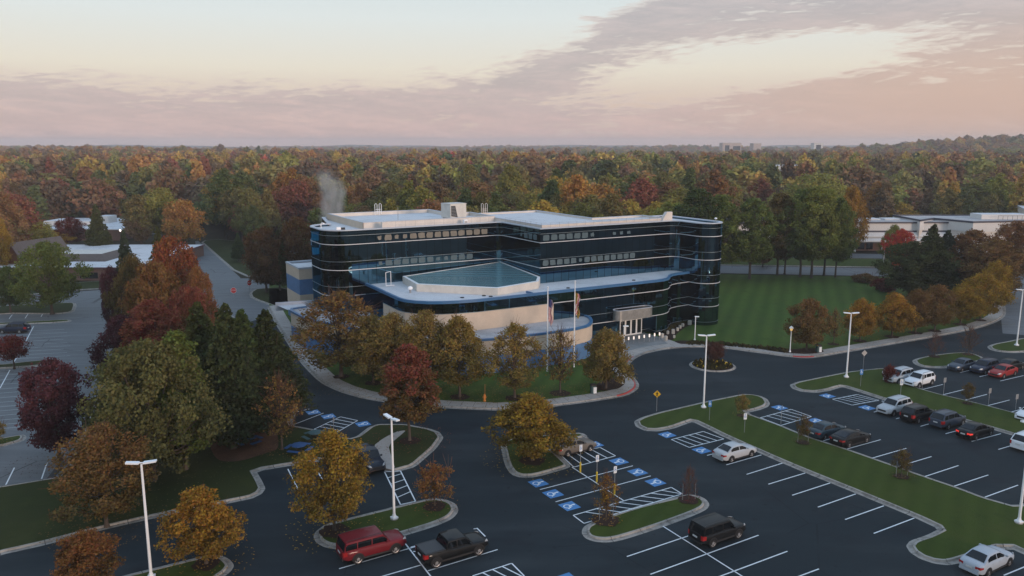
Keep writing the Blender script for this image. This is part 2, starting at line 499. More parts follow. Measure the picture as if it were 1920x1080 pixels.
# ------------------------------------------------------------------ mesh helpers
class MB:
    """collects polygons with material slots and uv, then links them as one mesh object"""

    def __init__(self):
        self.v, self.f, self.mi, self.uv, self.mats = [], [], [], [], []

    def slot(self, m):
        if m not in self.mats:
            self.mats.append(m)
        return self.mats.index(m)

    def face(self, pts, m, uvs=None):
        b = len(self.v)
        self.v.extend([tuple(p) for p in pts])
        self.f.append(list(range(b, b + len(pts))))
        self.mi.append(self.slot(m))
        self.uv.append(uvs or [(0, 0)] * len(pts))

    def poly(self, pts, m, z=None):
        P = [Vector((p[0], p[1], p[2] if z is None else z)) for p in pts]
        for tri in tessellate_polygon([[Vector((p.x, p.y, 0)) for p in P]]):
            a, b, c = (P[i] for i in tri)
            if (b - a).cross(c - a).z < 0:
                b, c = c, b
            self.face([a, b, c], m)

    def box(self, x0, x1, y0, y1, z0, z1, m, mt=None, xf=None):
        c = [Vector(p) for p in ((x0, y0, z0), (x1, y0, z0), (x1, y1, z0), (x0, y1, z0), (x0, y0, z1), (x1, y0, z1), (x1, y1, z1), (x0, y1, z1))]
        if xf is not None:
            c = [xf @ p for p in c]
        for q, mm in (((0, 3, 2, 1), m), ((4, 5, 6, 7), mt or m), ((0, 1, 5, 4), m), ((1, 2, 6, 5), m), ((2, 3, 7, 6), m), ((3, 0, 4, 7), m)):
            self.face([c[i] for i in q], mm)

    def tube(self, pts, radii, m, n=8, cap=True):
        rings = []
        for i, p in enumerate(pts):
            p = Vector(p)
            d = (Vector(pts[min(i + 1, len(pts) - 1)]) - Vector(pts[max(i - 1, 0)])).normalized()
            a = d.orthogonal().normalized()
            bb = d.cross(a)
            r = radii[i] if hasattr(radii, '__len__') else radii
            rings.append([p + (a * math.cos(2 * PI * k / n) + bb * math.sin(2 * PI * k / n)) * r for k in range(n)])
        for i in range(len(rings) - 1):
            for k in range(n):
                self.face([rings[i][k], rings[i][(k + 1) % n], rings[i + 1][(k + 1) % n], rings[i + 1][k]], m)
        if cap:
            self.face(rings[0][::-1], m)
            self.face(rings[-1], m)

    def ribbon(self, path, z0, z1, m, off=0.0, closed=False, u0=0.0):
        """vertical strip along a 2-D path, pushed out by off (to the right of travel)"""
        P = offset(path, -off, closed) if off else [Vector((p[0], p[1])) for p in path]
        u = u0
        n = len(P)
        for i in range(n if closed else n - 1):
            a, b = P[i], P[(i + 1) % n]
            l = (b - a).length
            self.face([(a.x, a.y, z0), (b.x, b.y, z0), (b.x, b.y, z1), (a.x, a.y, z1)], m, [(u, z0), (u + l, z0), (u + l, z1), (u, z1)])
            u += l

    def rail(self, path, z0, z1, o0, o1, m, closed=False):
        """solid band along a path between offsets o0 and o1 (outwards)"""
        A = offset(path, -o0, closed)
        B = offset(path, -o1, closed)
        n = len(A)
        for i in range(n if closed else n - 1):
            j = (i + 1) % n
            a, b, c, d = A[i], A[j], B[j], B[i]
            self.face([(d.x, d.y, z0), (c.x, c.y, z0), (c.x, c.y, z1), (d.x, d.y, z1)], m)
            self.face([(d.x, d.y, z1), (c.x, c.y, z1), (b.x, b.y, z1), (a.x, a.y, z1)], m)
            self.face([(a.x, a.y, z1), (b.x, b.y, z1), (b.x, b.y, z0), (a.x, a.y, z0)], m)
            self.face([(a.x, a.y, z0), (b.x, b.y, z0), (c.x, c.y, z0), (d.x, d.y, z0)], m)

    def build(self, name, parent=None, origin=None, smooth=False, weld=0.0, bevel=0.0):
        me = bpy.data.meshes.new(name)
        o = Vector(origin) if origin is not None else Vector((0, 0, 0))
        me.from_pydata([(p[0] - o.x, p[1] - o.y, p[2] - o.z) for p in self.v], [], self.f)
        for m in self.mats:
            me.materials.append(m)
        me.polygons.foreach_set('material_index', self.mi)
        ul = me.uv_layers.new(name='UVMap')
        flat = []
        for u in self.uv:
            for q in u:
                flat.extend(q)
        ul.data.foreach_set('uv', flat)
        if weld or bevel:
            bm = bmesh.new()
            bm.from_mesh(me)
            bmesh.ops.remove_doubles(bm, verts=bm.verts, dist=weld or 0.0005)
            if bevel:
                ed = [e for e in bm.edges if len(e.link_faces) == 2 and e.calc_face_angle(0) > 0.5]
                bmesh.ops.bevel(bm, geom=ed, offset=bevel, segments=2, affect='EDGES', clamp_overlap=True)
            bm.to_mesh(me)
            bm.free()
        if smooth:
            me.polygons.foreach_set('use_smooth', [True] * len(me.polygons))
            if isinstance(smooth, float):
                me.set_sharp_from_angle(angle=smooth)
        me.update()
        ob = bpy.data.objects.new(name, me)
        COL.objects.link(ob)
        if parent is not None:
            ob.parent = parent
        else:
            ob.location = o
        return ob


def offset(path, d, closed=False):
    """parallel path, d to the left of travel"""
    P = [Vector((p[0], p[1])) for p in path]
    n = len(P)
    out = []
    for i in range(n):
        a = P[i - 1] if (closed or i > 0) else None
        b = P[(i + 1) % n] if (closed or i < n - 1) else None
        e1 = (P[i] - a).normalized() if a is not None and (P[i] - a).length > 1e-6 else None
        e2 = (b - P[i]).normalized() if b is not None and (b - P[i]).length > 1e-6 else None
        e1, e2 = e1 or e2, e2 or e1
        n1 = Vector((-e1.y, e1.x))
        n2 = Vector((-e2.y, e2.x))
        m = (n1 + n2)
        if m.length < 1e-4:
            m = n1
        m.normalize()
        k = max(0.45, m.dot(n1))
        out.append(P[i] + m * (d / k))
    return out


def area2(P):
    return sum(P[i][0] * P[(i + 1) % len(P)][1] - P[(i + 1) % len(P)][0] * P[i][1] for i in range(len(P))) / 2


def chaikin(P, it=2, closed=True, keep=0.2):
    P = [Vector((p[0], p[1])) for p in P]
    for _ in range(it):
        Q = []
        n = len(P)
        rng = range(n) if closed else range(n - 1)
        if not closed:
            Q.append(P[0])
        for i in rng:
            a, b = P[i], P[(i + 1) % n]
            Q += [a.lerp(b, keep), a.lerp(b, 1 - keep)]
        if not closed:
            Q.append(P[-1])
        P = Q
    # drop near duplicates
    R_ = [P[0]]
    for p in P[1:]:
        if (p - R_[-1]).length > 0.05:
            R_.append(p)
    return R_


def pxs(L, z=0.0):
    return [at(x, y, z) for x, y in L]


def empty(name, loc, rz=0.0):
    o = bpy.data.objects.new(name, None)
    o.empty_display_size = 0.5
    o.location = loc
    o.rotation_euler = (0, 0, rz)
    COL.objects.link(o)
    return o


def tag(o, label=None, cat=None, group=None, kind=None):
    for k, v in (('label', label), ('category', cat), ('group', group), ('kind', kind)):
        if v:
            o[k] = v
    return o


def st(o):
    o['kind'] = 'structure'
    return o


def kids(o):
    return [c for c in bpy.data.objects if c.parent == o]


def tree_of(o, table):
    return table.get(o.name, [])


def clone(root, table):
    """copy a thing with its parts and sub-parts (table: name -> children)"""
    c = root.copy()
    COL.objects.link(c)
    for ch in table.get(root.name, []):
        k = ch.copy()
        COL.objects.link(k)
        k.parent = c
        for g in table.get(ch.name, []):
            s = g.copy()
            COL.objects.link(s)
            s.parent = k
    return c


def children_table():
    t = {}
    for o in bpy.data.objects:
        if o.parent:
            t.setdefault(o.parent.name, []).append(o)
    return t
# ------------------------------------------------------------------ ground
def smooth01(x, a, b):
    t = min(1, max(0, (x - a) / (b - a)))
    return t * t * (3 - 2 * t)


def terrain(x, y):
    d = math.hypot(x, y)
    w = smooth01(d, 330, 900)
    h = w * (4.0 * math.sin(x / 150 + 1.3) * math.sin(y / 230 + .4) + 3.0 * math.sin((x + y) / 370) - 2.0)
    h += 24 * math.exp(-((x - 790) / 235) ** 2 - ((y - 1250) / 260) ** 2)
    h += 17 * math.exp(-((x - 1150) / 330) ** 2 - ((y - 1500) / 350) ** 2)
    return h


def ground_sheet():
    rr = [0, 60, 120, 200, 260, 320, 400, 480, 560, 650, 750, 850, 950, 1050, 1150, 1250, 1350, 1450, 1600, 1800, 2000, 2400, 2800, 3400, 4200, 5200]
    na = 144
    vs, fs = [(0, 0, -0.12)], []
    for r in rr[1:]:
        for k in range(na):
            a = 2 * PI * k / na
            x, y = r * math.cos(a), r * math.sin(a)
            vs.append((x, y, terrain(x, y) - 0.12))
    for k in range(na):
        fs.append((0, 1 + k, 1 + (k + 1) % na))
    for i in range(len(rr) - 2):
        for k in range(na):
            a, b = 1 + i * na + k, 1 + i * na + (k + 1) % na
            fs.append((a, a + na, b + na, b))
    me = bpy.data.meshes.new('ground')
    me.from_pydata(vs, [], fs)
    me.materials.append(M['earth'])
    me.polygons.foreach_set('use_smooth', [True] * len(fs))
    o = bpy.data.objects.new('ground', me)
    COL.objects.link(o)
    st(o)


ground_sheet()


def hills():
    # a far ridge on the horizon, 5 km off
    mb = MB()
    pr = None
    for i in range(61):
        a = R(50 + i * 1.35)
        h = 20 + 5 * math.sin(i * .55) + 3 * math.sin(i * 1.7)
        p = (4900 * math.cos(a), 4900 * math.sin(a))
        q = (5150 * math.cos(a), 5150 * math.sin(a))
        if pr:
            mb.face([(pr[0][0], pr[0][1], -3), (p[0], p[1], -3), (q[0], q[1], h), (pr[1][0], pr[1][1], pr[2])], M['earth'])
            mb.face([(pr[1][0], pr[1][1], pr[2]), (q[0], q[1], h), (q[0] * 1.05, q[1] * 1.05, -3), (pr[1][0] * 1.05, pr[1][1] * 1.05, -3)], M['earth'])
        pr = (p, q, h)
    st(mb.build('hills'))


hills()


def sheet(name, px, m, z, it=0):
    P = pxs(px)
    P = [Vector((p.x, p.y)) for p in P]
    if it:
        P = chaikin(P, it)
    mb = MB()
    mb.poly([(p.x, p.y, z) for p in P], m)
    return st(mb.build(name))


# the new asphalt of the office lot, the loop drive and everything in front of them (world coordinates, metres)
mb = MB()
mb.poly([(-60, 8), (120, 8), (175, 60), (175, 150), (120, 150), (100, 165), (95, 178), (40, 182), (-20, 190), (-75, 172), (-70, 150), (-62, 118), (-52, 92), (-60, 60)], M['asphalt'], 0.0)
st(mb.build('parking_lot'))
mb = MB()
mb.poly([(-60, 8), (-60, -75), (150, -75), (120, 8)], M['asphalt'], -0.004)
st(mb.build('parking_lot'))
# older lot and roads beyond the tree belt
sheet('old_parking_lot', [(-900, 640), (-300, 585), (0, 561), (140, 546.6), (216, 542), (300, 541), (390, 535), (449, 522), (530, 522), (560, 545), (480, 600), (330, 640), (250, 700), (160, 830), (122, 893), (0, 912), (-800, 1000)], M['asphalt_old'], 0.005)
sheet('service_road', [(376, 545), (380, 535), (372, 500), (367, 462), (366, 452), (372, 452), (391, 467), (420, 493), (449, 519), (455, 528)], M['asphalt_old'], 0.012)
sheet('service_road', [(240, 443), (240, 435), (330, 428), (330, 436)], M['asphalt_old'], 0.0)
sheet('back_road', [(1150, 498), (1360, 498.5), (1656, 503), (1800, 505), (1990, 512), (1990, 536), (1900, 531), (1656, 518), (1360, 512.5), (1150, 512)], M['asphalt_old'], 0.006)
sheet('back_road', [(1480, 473), (1600, 475.5), (1700, 477), (1990, 487), (1990, 503), (1850, 492), (1700, 485), (1480, 482)], M['asphalt_old'], 0.006)
sheet('back_road', [(1880, 625), (1874, 570), (1862, 535), (1900, 525), (2060, 540), (2060, 640)], M['asphalt_old'], 0.004)


# ------------------------------------------------------------------ raised grass areas with concrete kerb and gutter
def kerb_island(name, px, it=2, grass='grass', gutter=0.42, world=None, keep=0.2, kerb=True, top=0.13):
    P = world or [Vector((p.x, p.y)) for p in pxs(px)]
    if area2(P) < 0:
        P = P[::-1]
    P = chaikin(P, it, True, keep)
    if kerb:
        a, b, c = P, offset(P, gutter, True), offset(P, gutter + 0.04, True)
        d = offset(P, gutter + 0.20, True)
        mb = MB()
        n = len(P)
        u = 0
        for i in range(n):
            j = (i + 1) % n
            u1 = u + (a[j] - a[i]).length
            for (r0, z0), (r1, z1) in (((a, 0.004), (b, 0.012)), ((b, 0.012), (c, 0.15)), ((c, 0.15), (d, 0.155)), ((d, 0.155), (d, 0.06))):
                mb.face([(r0[i].x, r0[i].y, z0), (r0[j].x, r0[j].y, z0), (r1[j].x, r1[j].y, z1), (r1[i].x, r1[i].y, z1)], M['kerb'], [(u, 0), (u1, 0), (u1, 1.0 if z1 == 0.012 else 0), (u, 1.0 if z1 == 0.012 else 0)])
            u = u1
        st(mb.build('kerb'))
    else:
        d = P
    mb = MB()
    mb.poly([(p.x, p.y, top) for p in d], M[grass])
    st(mb.build(name))
    return P


# tree-belt lawn between the two lots
kerb_island('lawn', [(-420, 1175), (-200, 1110), (0, 1041), (81, 1023), (175, 998), (261, 978), (326, 964), (411, 947.5), (472.5, 935), (491, 926), (498, 916), (491, 901), (481, 884), (584, 867), (695, 850), (706, 866), (722, 884), (741, 886), (779, 875.5), (818, 841), (832, 821), (824, 810), (807, 804), (760, 795), (708, 795), (691, 801), (669, 818), (655, 822), (628, 816), (589, 805), (547, 797), (560, 760), (548, 725), (520, 690), (500, 650), (470, 615), (420, 580), (370, 560), (300, 551), (237, 549), (222, 580), (215, 640), (205, 690), (160, 790), (122, 892), (0, 912), (-420, 980)], 1, 'grass_rough', keep=0.12)
# bulb with the big tree at the head of the double row
kerb_island('lawn', [(937, 829), (946, 872), (958, 890), (977, 896), (1005, 895), (1058, 880), (1072, 874.5), (1052, 855.5), (1030, 837), (1099, 822), (1102, 818), (1095, 813), (1083, 811), (1020, 816), (960, 821)], 1)
kerb_island('lawn', [(1090, 999), (1097, 1009.5), (1114.6, 1016), (1139, 1017.6), (1167, 1013), (1243, 988.5), (1304.5, 965.6), (1325.6, 955), (1331, 946), (1324, 936), (1308, 928.6), (1287, 927), (1259, 934), (1199, 948), (1153, 962), (1111, 978), (1093.5, 988)])
kerb_island('lawn', [(587, 1006), (592.6, 1018), (610, 1027), (636.5, 1030.6), (680, 1026), (754, 1006), (817.7, 986.7), (849, 972.6), (860.5, 958.5), (856, 946), (842, 938), (817.7, 934), (796.6, 936), (705, 958.5), (649, 972.6), (610, 983), (592.6, 995.5)])
kerb_island('lawn', [(180, 1096), (228, 1080), (285, 1066), (387, 1041), (411, 1040), (430, 1048), (440, 1060), (432, 1073), (400, 1095), (330, 1125), (220, 1160), (160, 1150), (150, 1115)])
# long diagonal strips between the rows
kerb_island('lawn', [(1188.5, 790), (1192, 800), (1209.5, 808), (1234, 809), (1262, 804), (1287, 795), (1299, 791), (1322, 802), (1357, 819.6), (1460, 865.5), (1511, 887), (1608.6, 926.5), (1715.6, 971), (1760, 992), (1738.6, 1003), (1706, 1014), (1698.5, 1023.5), (1706, 1035.6), (1725, 1048), (1752, 1057), (1779, 1060), (1800, 1056), (1890, 1026), (1960, 1058), (2100, 1125), (2180, 1090), (2060, 1010), (1960, 968), (1990, 950), (1960, 930), (1904, 949), (1847, 933), (1792.7, 912.4), (1736, 893.4), (1635.6, 858), (1589.6, 842), (1516, 818.5), (1464, 797), (1400, 774.5), (1424, 769), (1440, 763), (1444, 757), (1439, 748.6), (1428, 743), (1411, 739.7), (1392.5, 738.7), (1322, 752.8), (1230.6, 774), (1202.5, 782.7)], 1, 'grass', keep=0.15)
kerb_island('lawn', [(1480, 722), (1486, 729), (1502.8, 734.7), (1530.5, 736.7), (1555.5, 733), (1569.4, 728.5), (1580.6, 725.8), (1605.5, 733.5), (1661, 751.5), (1750, 774), (1861, 805.5), (1920, 823), (2050, 862), (2110, 835), (1990, 797), (1920, 779.5), (1897, 772), (1853, 760.6), (1808, 749.5), (1766.7, 740), (1730.6, 730), (1678, 711), (1662, 702), (1667, 694), (1652.8, 690), (1589, 697), (1539, 707), (1491.7, 716.7)], 1, 'grass', keep=0.15)
kerb_island('lawn', [(1709.7, 676), (1714, 683), (1730.6, 689), (1758, 691), (1782, 690), (1815, 685), (1850, 677), (1844, 670), (1822, 661.7), (1789, 661), (1747, 666), (1719.4, 671.8)])
kerb_island('lawn', [(1850, 650), (1855.5, 655.6), (1872, 660), (1900, 662.5), (1940, 660), (2000, 652), (1990, 632), (1920, 633), (1894.5, 639), (1861, 645)])
# old lot islands
kerb_island('lawn', [(-300, 615), (0, 588.7), (105, 590), (140, 586), (145, 572), (141, 567), (60, 571), (0, 574.5), (-300, 598)], 1, 'grass_rough')
kerb_island('lawn', [(-300, 627), (0, 610), (92, 607), (131, 604), (136, 601.5), (131, 599), (55, 603), (0, 605.5), (-300, 621)], 1)
kerb_island('lawn', [(-300, 706), (0, 693), (74, 688), (109, 681.5), (117, 677.5), (111, 674), (74, 675.5), (0, 684), (-300, 694)], 1, 'grass_rough')
kerb_island('lawn', [(-300, 880), (0, 840), (44, 828), (52, 820), (46, 813.5), (0, 822), (-300, 856)], 1)
# verge in front of the brick building and behind the back road
kerb_island('lawn', [(-500, 600), (-200, 575), (0, 559), (140, 545), (216, 540.5), (222, 534), (218, 526), (100, 532), (-500, 560)], 1, 'grass_rough')
kerb_island('lawn', [(1160, 497), (1360, 497.5), (1656, 502), (1860, 503), (1850, 494), (1700, 486.5), (1480, 483.5), (1160, 484)], 1, 'grass')
kerb_island('lawn', [(449, 519), (391, 467), (374, 452), (420, 448), (560, 470), (560, 515), (520, 519)], 1, 'grass_rough')
# small verge by the junction with the stop signs
kerb_island('lawn', [(470, 560), (466, 550), (480, 541), (545, 540), (556, 560), (553, 580), (520, 578)], 1, 'grass_rough')

# office grounds: kerb, sidewalk and lawn
FRONT = [(500, 575), (512, 600), (530, 630), (554, 668), (571, 689), (600, 718), (636, 735), (674, 746), (705, 752), (765, 760.5), (827, 765.5), (900, 769), (933, 770), (985, 767.5), (1037, 763), (1100, 755), (1160, 745.7), (1181, 740), (1196, 730), (1199, 721), (1192, 710.6), (1182, 700), (1178, 691), (1181, 682), (1192, 671.5), (1209, 663.5), (1238, 657), (1271, 653), (1320, 651.5), (1360, 653.5), (1418, 661.5), (1477, 669.5), (1506, 672), (1532, 671), (1587, 661), (1675, 646), (1768, 630), (1838, 615.6), (1873, 602.5), (1886, 592), (1886, 576), (1880, 560), (1868, 538)]
fr = chaikin(pxs(FRONT), 2, False)
back = [at(1700, 521), at(1350, 515), at(1150, 514), at(700, 500), at(560, 498), at(505, 530)]
full = fr + [Vector((p.x, p.y)) for p in back]
SGN = 1 if area2(full) > 0 else -1
inner = offset(fr, 0.5 * SGN)
mb = MB()
mb.poly([(p.x, p.y, 0.13) for p in inner + [Vector((p.x, p.y)) for p in back]], M['grass_stripe'])
st(mb.build('lawn'))
RED = [(1160, 745.7), (1195, 671)]
redA = (min(range(len(fr)), key=lambda i: (fr[i] - at(1160, 745.7).xy).length), min(range(len(fr)), key=lambda i: (fr[i] - at(1192, 671.5).xy).length))
redB = (min(range(len(fr)), key=lambda i: (fr[i] - at(1490, 671).xy).length), min(range(len(fr)), key=lambda i: (fr[i] - at(1534, 671).xy).length))
mk, mr = MB(), MB()
uk = 0
rings = [(fr, 0.004), (offset(fr, .42 * SGN), 0.012), (offset(fr, .46 * SGN), 0.15), (offset(fr, .62 * SGN), 0.155)]
for i in range(len(fr) - 1):
    uk += (fr[i] - fr[max(i - 1, 0)]).length
    red = redA[0] <= i < redA[1] or redB[0] <= i < redB[1]
    for k in range(3):
        (a, z0), (b, z1) = rings[k], rings[k + 1]
        q = [(a[i].x, a[i].y, z0), (a[i + 1].x, a[i + 1].y, z0), (b[i + 1].x, b[i + 1].y, z1), (b[i].x, b[i].y, z1)]
        (mr if red and k else mk).face(q if SGN > 0 else q[::-1], M['red_kerb'] if red and k else M['kerb'], [(uk, 0), (uk + (fr[i + 1] - fr[i]).length, 0), (uk + (fr[i + 1] - fr[i]).length, 1 - min(k, 1)), (uk, 1 - min(k, 1))])
st(mk.build('kerb'))
st(mr.build('red_kerb'))
mb = MB()
a, b = offset(fr, .62 * SGN), offset(fr, 2.5 * SGN)
u = 0
for i in range(len(fr) - 1):
    l = (a[i + 1] - a[i]).length
    q = [(a[i].x, a[i].y, .157), (a[i + 1].x, a[i + 1].y, .157), (b[i + 1].x, b[i + 1].y, .157), (b[i].x, b[i].y, .157)]
    uv = [(u, 0), (u + l, 0), (u + l, 1), (u, 1)]
    mb.face(q, M['sidewalk'], uv)
    u += l
st(mb.build('sidewalk'))
sheet('plaza', [(1150, 632), (1162, 630), (1204, 624), (1238, 634), (1262, 643), (1282, 650), (1240, 655), (1212, 661), (1193, 669.5), (1180, 681), (1173, 690), (1160, 670), (1148, 648)], M['paver'], 0.150)
sheet('sidewalk', [(1236, 634), (1240, 633.5), (1286, 649.5), (1300, 652), (1262, 653.5)], M['concrete'], 0.1535)
sheet('sidewalk', [(700, 839), (716, 826), (742, 812), (762, 809), (752, 818), (728, 838), (733, 856), (742, 884), (722, 882), (708, 862)], M['concrete'], 0.162, 1)


def bed(px, m='mulch', z=0.165, it=2, name='planting_bed'):
    return sheet(name, px, M[m], z, it)


bed([(1228, 622), (1250, 606), (1275, 598), (1300, 597), (1320, 600), (1318, 606), (1290, 612), (1268, 628), (1262, 640), (1250, 638)])
bed([(1262, 641), (1285, 640), (1330, 643), (1380, 647), (1440, 653), (1490, 657), (1535, 654), (1548, 662), (1515, 666), (1470, 663.5), (1418, 655), (1360, 648), (1300, 646.5), (1275, 647)])
bed([(1112, 733), (1118, 722), (1140, 712), (1165, 706), (1172, 712), (1172, 722), (1160, 731), (1135, 735)])
bed([(390, 835), (408, 868), (450, 868), (500, 852), (522, 845), (522, 820), (505, 790), (440, 800)], 'woodchip', 0.158, 2)


def mulch_ring(px, py, r=1.0):
    c = at(px, py, .17)
    mb = MB()
    P = [(c.x + r * (1 + .12 * math.sin(k * 2.3 + px)) * math.cos(k * PI / 9), c.y + r * (1 + .12 * math.cos(k * 1.7)) * math.sin(k * PI / 9), .172) for k in range(18)]
    mb.poly(P, M['mulch'])
    return st(mb.build('mulch_bed'))


# roundabout: kerbed disc of mulch
c = at(1336, 686)
P = [Vector((c.x + 3.25 * math.cos(k * PI / 20), c.y + 3.25 * math.sin(k * PI / 20))) for k in range(40)]
kerb_island('planting_bed', None, 0, 'mulch', 0.18, world=P)

# ------------------------------------------------------------------ painted markings
LINES_NEW, LINES_OLD = MB(), MB()


def seg(mb, p, q, w=0.11, m='paint_white', z=0.0085):
    a, b = Vector((p[0], p[1])), Vector((q[0], q[1]))
    n = (b - a).normalized()
    n = Vector((-n.y, n.x)) * w / 2
    mb.face([(a.x - n.x, a.y - n.y, z), (b.x - n.x, b.y - n.y, z), (b.x + n.x, b.y + n.y, z), (a.x + n.x, a.y + n.y, z)], M[m])


def line(x0, y0, x1, y1, mb=None, **k):
    seg(mb or LINES_NEW, at(x0, y0), at(x1, y1), **k)


def hatch(q, n, slant=0.0, rails=(0, 2)):
    """no-parking hatching: quad of pixels A B C D, rungs between AB and DC"""
    A, B, C_, D = (at(*p).xy for p in q)
    for a, b in ((A, B), (B, C_), (C_, D), (D, A)):
        seg(LINES_NEW, a, b)
    for k in range(1, n + 1):
        t = k / (n + 1)
        s = min(1, max(0, t + slant))
        seg(LINES_NEW, A.lerp(B, t), D.lerp(C_, s), z=0.0105)


for L in ((1440.6, 908, 1509.7, 887), (1485.3, 928.7, 1556.6, 905.6), (1533.5, 951, 1604.5, 926.2), (1584.7, 974.2, 1657.3, 948.4), (1638.4, 1000.2, 1714.2, 971.5), (1361.9, 871.7, 1427.7, 853), (1400, 889.5, 1467, 868.5), (1325.7, 854, 1357, 846),
          (1072.4, 875.9, 1169, 938.5), (1012.6, 918, 1186.7, 873.4), (1041.8, 941, 1220, 892.4),
          (1243, 986.7, 1390.7, 1080), (1390.7, 1080, 1480, 1136), (1175.4, 1043.7, 1295.7, 1003.2), (1219.4, 1077, 1422.3, 1003.6), (1352, 1080, 1476.4, 1033.7), (1300, 1099, 1352, 1080), (1500, 1080, 1535.4, 1066.8), (1400, 1118, 1500, 1080),
          (757.9, 1016.6, 807, 1080), (807, 1080, 850, 1140), (635.8, 1066.5, 782.5, 1024), (680, 1091.5, 788.5, 1059.8), (802.5, 1070.4, 933, 1030.6), (888, 992, 896, 990.5), (895, 991, 910, 1006), (770, 1026, 784, 1022.5), (775, 1034, 792, 1035), (782, 1041, 792, 1038),
          (539.8, 879.4, 559, 918), (586, 868, 608, 905), (633, 860, 656, 895), (552, 795.7, 606.6, 774.6), (543, 775.6, 580.3, 766.8), (540, 767, 566, 759),
          (1638.3, 772.8, 1697, 757.5), (1680, 785.3, 1742, 768.5), (1725.8, 799.4, 1791, 781), (1773, 813.3, 1842, 795), (1821.7, 827.8, 1876.4, 813.3), (1872, 842.8, 1935, 824), (1925, 859, 1990, 840),
          (1543.6, 826.4, 1612, 807), (1588.9, 841.7, 1651.4, 824.4), (1635.6, 858.9, 1699.4, 840.6), (1683.3, 875, 1746.7, 856), (1734, 893.6, 1797, 873), (1789.2, 911.6, 1852.9, 890.7), (1846.9, 932.2, 1908.7, 909.7), (1905, 953, 1975, 928),
          (1728.6, 730.6, 1768, 720.8), (1768, 740.3, 1809, 730), (1808.3, 750.6, 1850.6, 739.4), (1852.2, 760.6, 1893, 750), (1896.4, 772.5, 1935, 762),
          (1800, 698.6, 1850, 687), (1836.7, 706.4, 1890, 694), (1875.6, 714.4, 1919.4, 704.2), (1905.6, 690.3, 1950, 681), (1882, 1079, 1955, 1049), (1271, 652, 1281, 650.5)):
    line(*L)
hatch([(1292.2, 839), (1357.3, 823.1), (1318.6, 809), (1258.8, 824.2)], 4, -0.06)
hatch([(1076, 875.9), (1154, 854.8), (1125, 839), (1053, 854.8)], 4, -0.04)
hatch([(1074.8, 966.3), (1258.8, 913.9), (1279.2, 926.2), (1095, 981.4)], 8, 0.14)
hatch([(886, 1080), (959.4, 1056.3), (983, 1080), (912, 1106)], 3, 0.2)
hatch([(721, 884.7), (750.9, 946.2), (779, 939.9), (750.9, 882.9)], 4, -0.1)
hatch([(589, 804.8), (638.3, 781.6), (670.6, 788.6), (627.7, 812.6)], 4, 0.02)
hatch([(1561, 748.6), (1607, 739.7), (1648, 750.6), (1597.8, 759.7)], 4, 0.1)
hatch([(1425.8, 783.3), (1483.3, 767.5), (1521.4, 781), (1463.9, 797.8)], 4, 0.12)
st(LINES_NEW.build('parking_lines'))
for i in range(9):
    y = 622 + i * 6.2
    x1 = 120 + (i % 3) * 6
    line(-40, y + 4, x1, y - 4.5, LINES_OLD, m='paint_old', z=0.0115, w=0.09)
for i in range(13):
    y = 702 + i * 8.4
    x1 = 100 + (i % 4) * 5 - i * 2
    line(-60, y + 7, x1, y - 6, LINES_OLD, m='paint_old', z=0.0115, w=0.09)
for L in ((63, 612, 49, 639), (36, 663, 25, 681), (18.5, 694, 0, 728), (23, 590, 17, 598), (53, 588, 47, 597), (81, 586.5, 77, 594), (27, 877, 11, 909), (88.5, 867, 78, 898)):
    line(*L, LINES_OLD, z=0.0125, w=0.12)
st(LINES_OLD.build('parking_lines'))


def access_symbol(px, py, rz, s=1.45, m='paint_blue'):
    """blue square with the wheelchair symbol painted on the asphalt"""
    c = at(px, py)
    ca, sa = math.cos(rz), math.sin(rz)

    def T(x, y, z):
        return (c.x + (x * ca - y * sa) * s, c.y + (x * sa + y * ca) * s, z)
    mb = MB()
    mb.face([T(-.5, -.5, .0125), (T(.5, -.5, .0125)), T(.5, .5, .0125), T(-.5, .5, .0125)], M[m])
    W_ = M['paint_white']

    def strip(a, b, w, z=0.0165):
        a, b = Vector(a), Vector(b)
        n = (b - a).normalized()
        n = Vector((-n.y, n.x)) * w / 2
        mb.face([T(a.x - n.x, a.y - n.y, z), T(b.x - n.x, b.y - n.y, z), T(b.x + n.x, b.y + n.y, z), T(a.x + n.x, a.y + n.y, z)], W_)
    mb.face([T(-.05 + .085 * math.cos(k * PI / 6), .34 + .085 * math.sin(k * PI / 6), .0165) for k in range(12)], W_)
    strip((-.05, .27), (-.02, -.02), .1)
    strip((-.04, .1), (.14, .1), .07, .0172)
    strip((-.02, -.02), (.17, -.02), .09, .0178)
    strip((.17, .0), (.25, -.25), .09, .0185)
    strip((.25, -.25), (.33, -.22), .07, .0192)
    pr = None
    for k in range(15):
        a = R(110 + k * 17)
        p = (-.02 + .22 * math.cos(a), -.14 + .22 * math.sin(a))
        if pr:
            strip(pr, p, .07, .0166 + .0001 * k)
        pr = p
    return st(mb.build('road_marking'))


AX = R(30.5)
for x, y, up in ((1009.4, 905.8, 1), (1037, 926, 1), (1067.8, 949, 1), (1160.3, 865.3, 0), (1195.5, 885.4, 0), (1229, 904.4, 0), (1114.6, 833.7, 0), (1251, 815.5, 1), (1315.5, 844.5, 1), (680.8, 795, 0), (616, 780.9, 0), (587.3, 773.2, 0), (1551.4, 742.5, 1), (1625.6, 764.7, 1), (1461.7, 764.4, 0), (1530, 789, 0), (1062, 1087, 1)):
    access_symbol(x, y, AX - PI / 2 if up else AX + PI / 2)
# ------------------------------------------------------------------ the office building (local frame: u along the front, v to the back)
O_ = Vector((4.5, 125.6, 0.0))
TH = R(30)
bld = empty('office_building', O_, TH)
tag(bld, 'four storey dark mirror glass office with rounded ends and white trim bands', 'office building')
SU = bpy.data.objects  # short


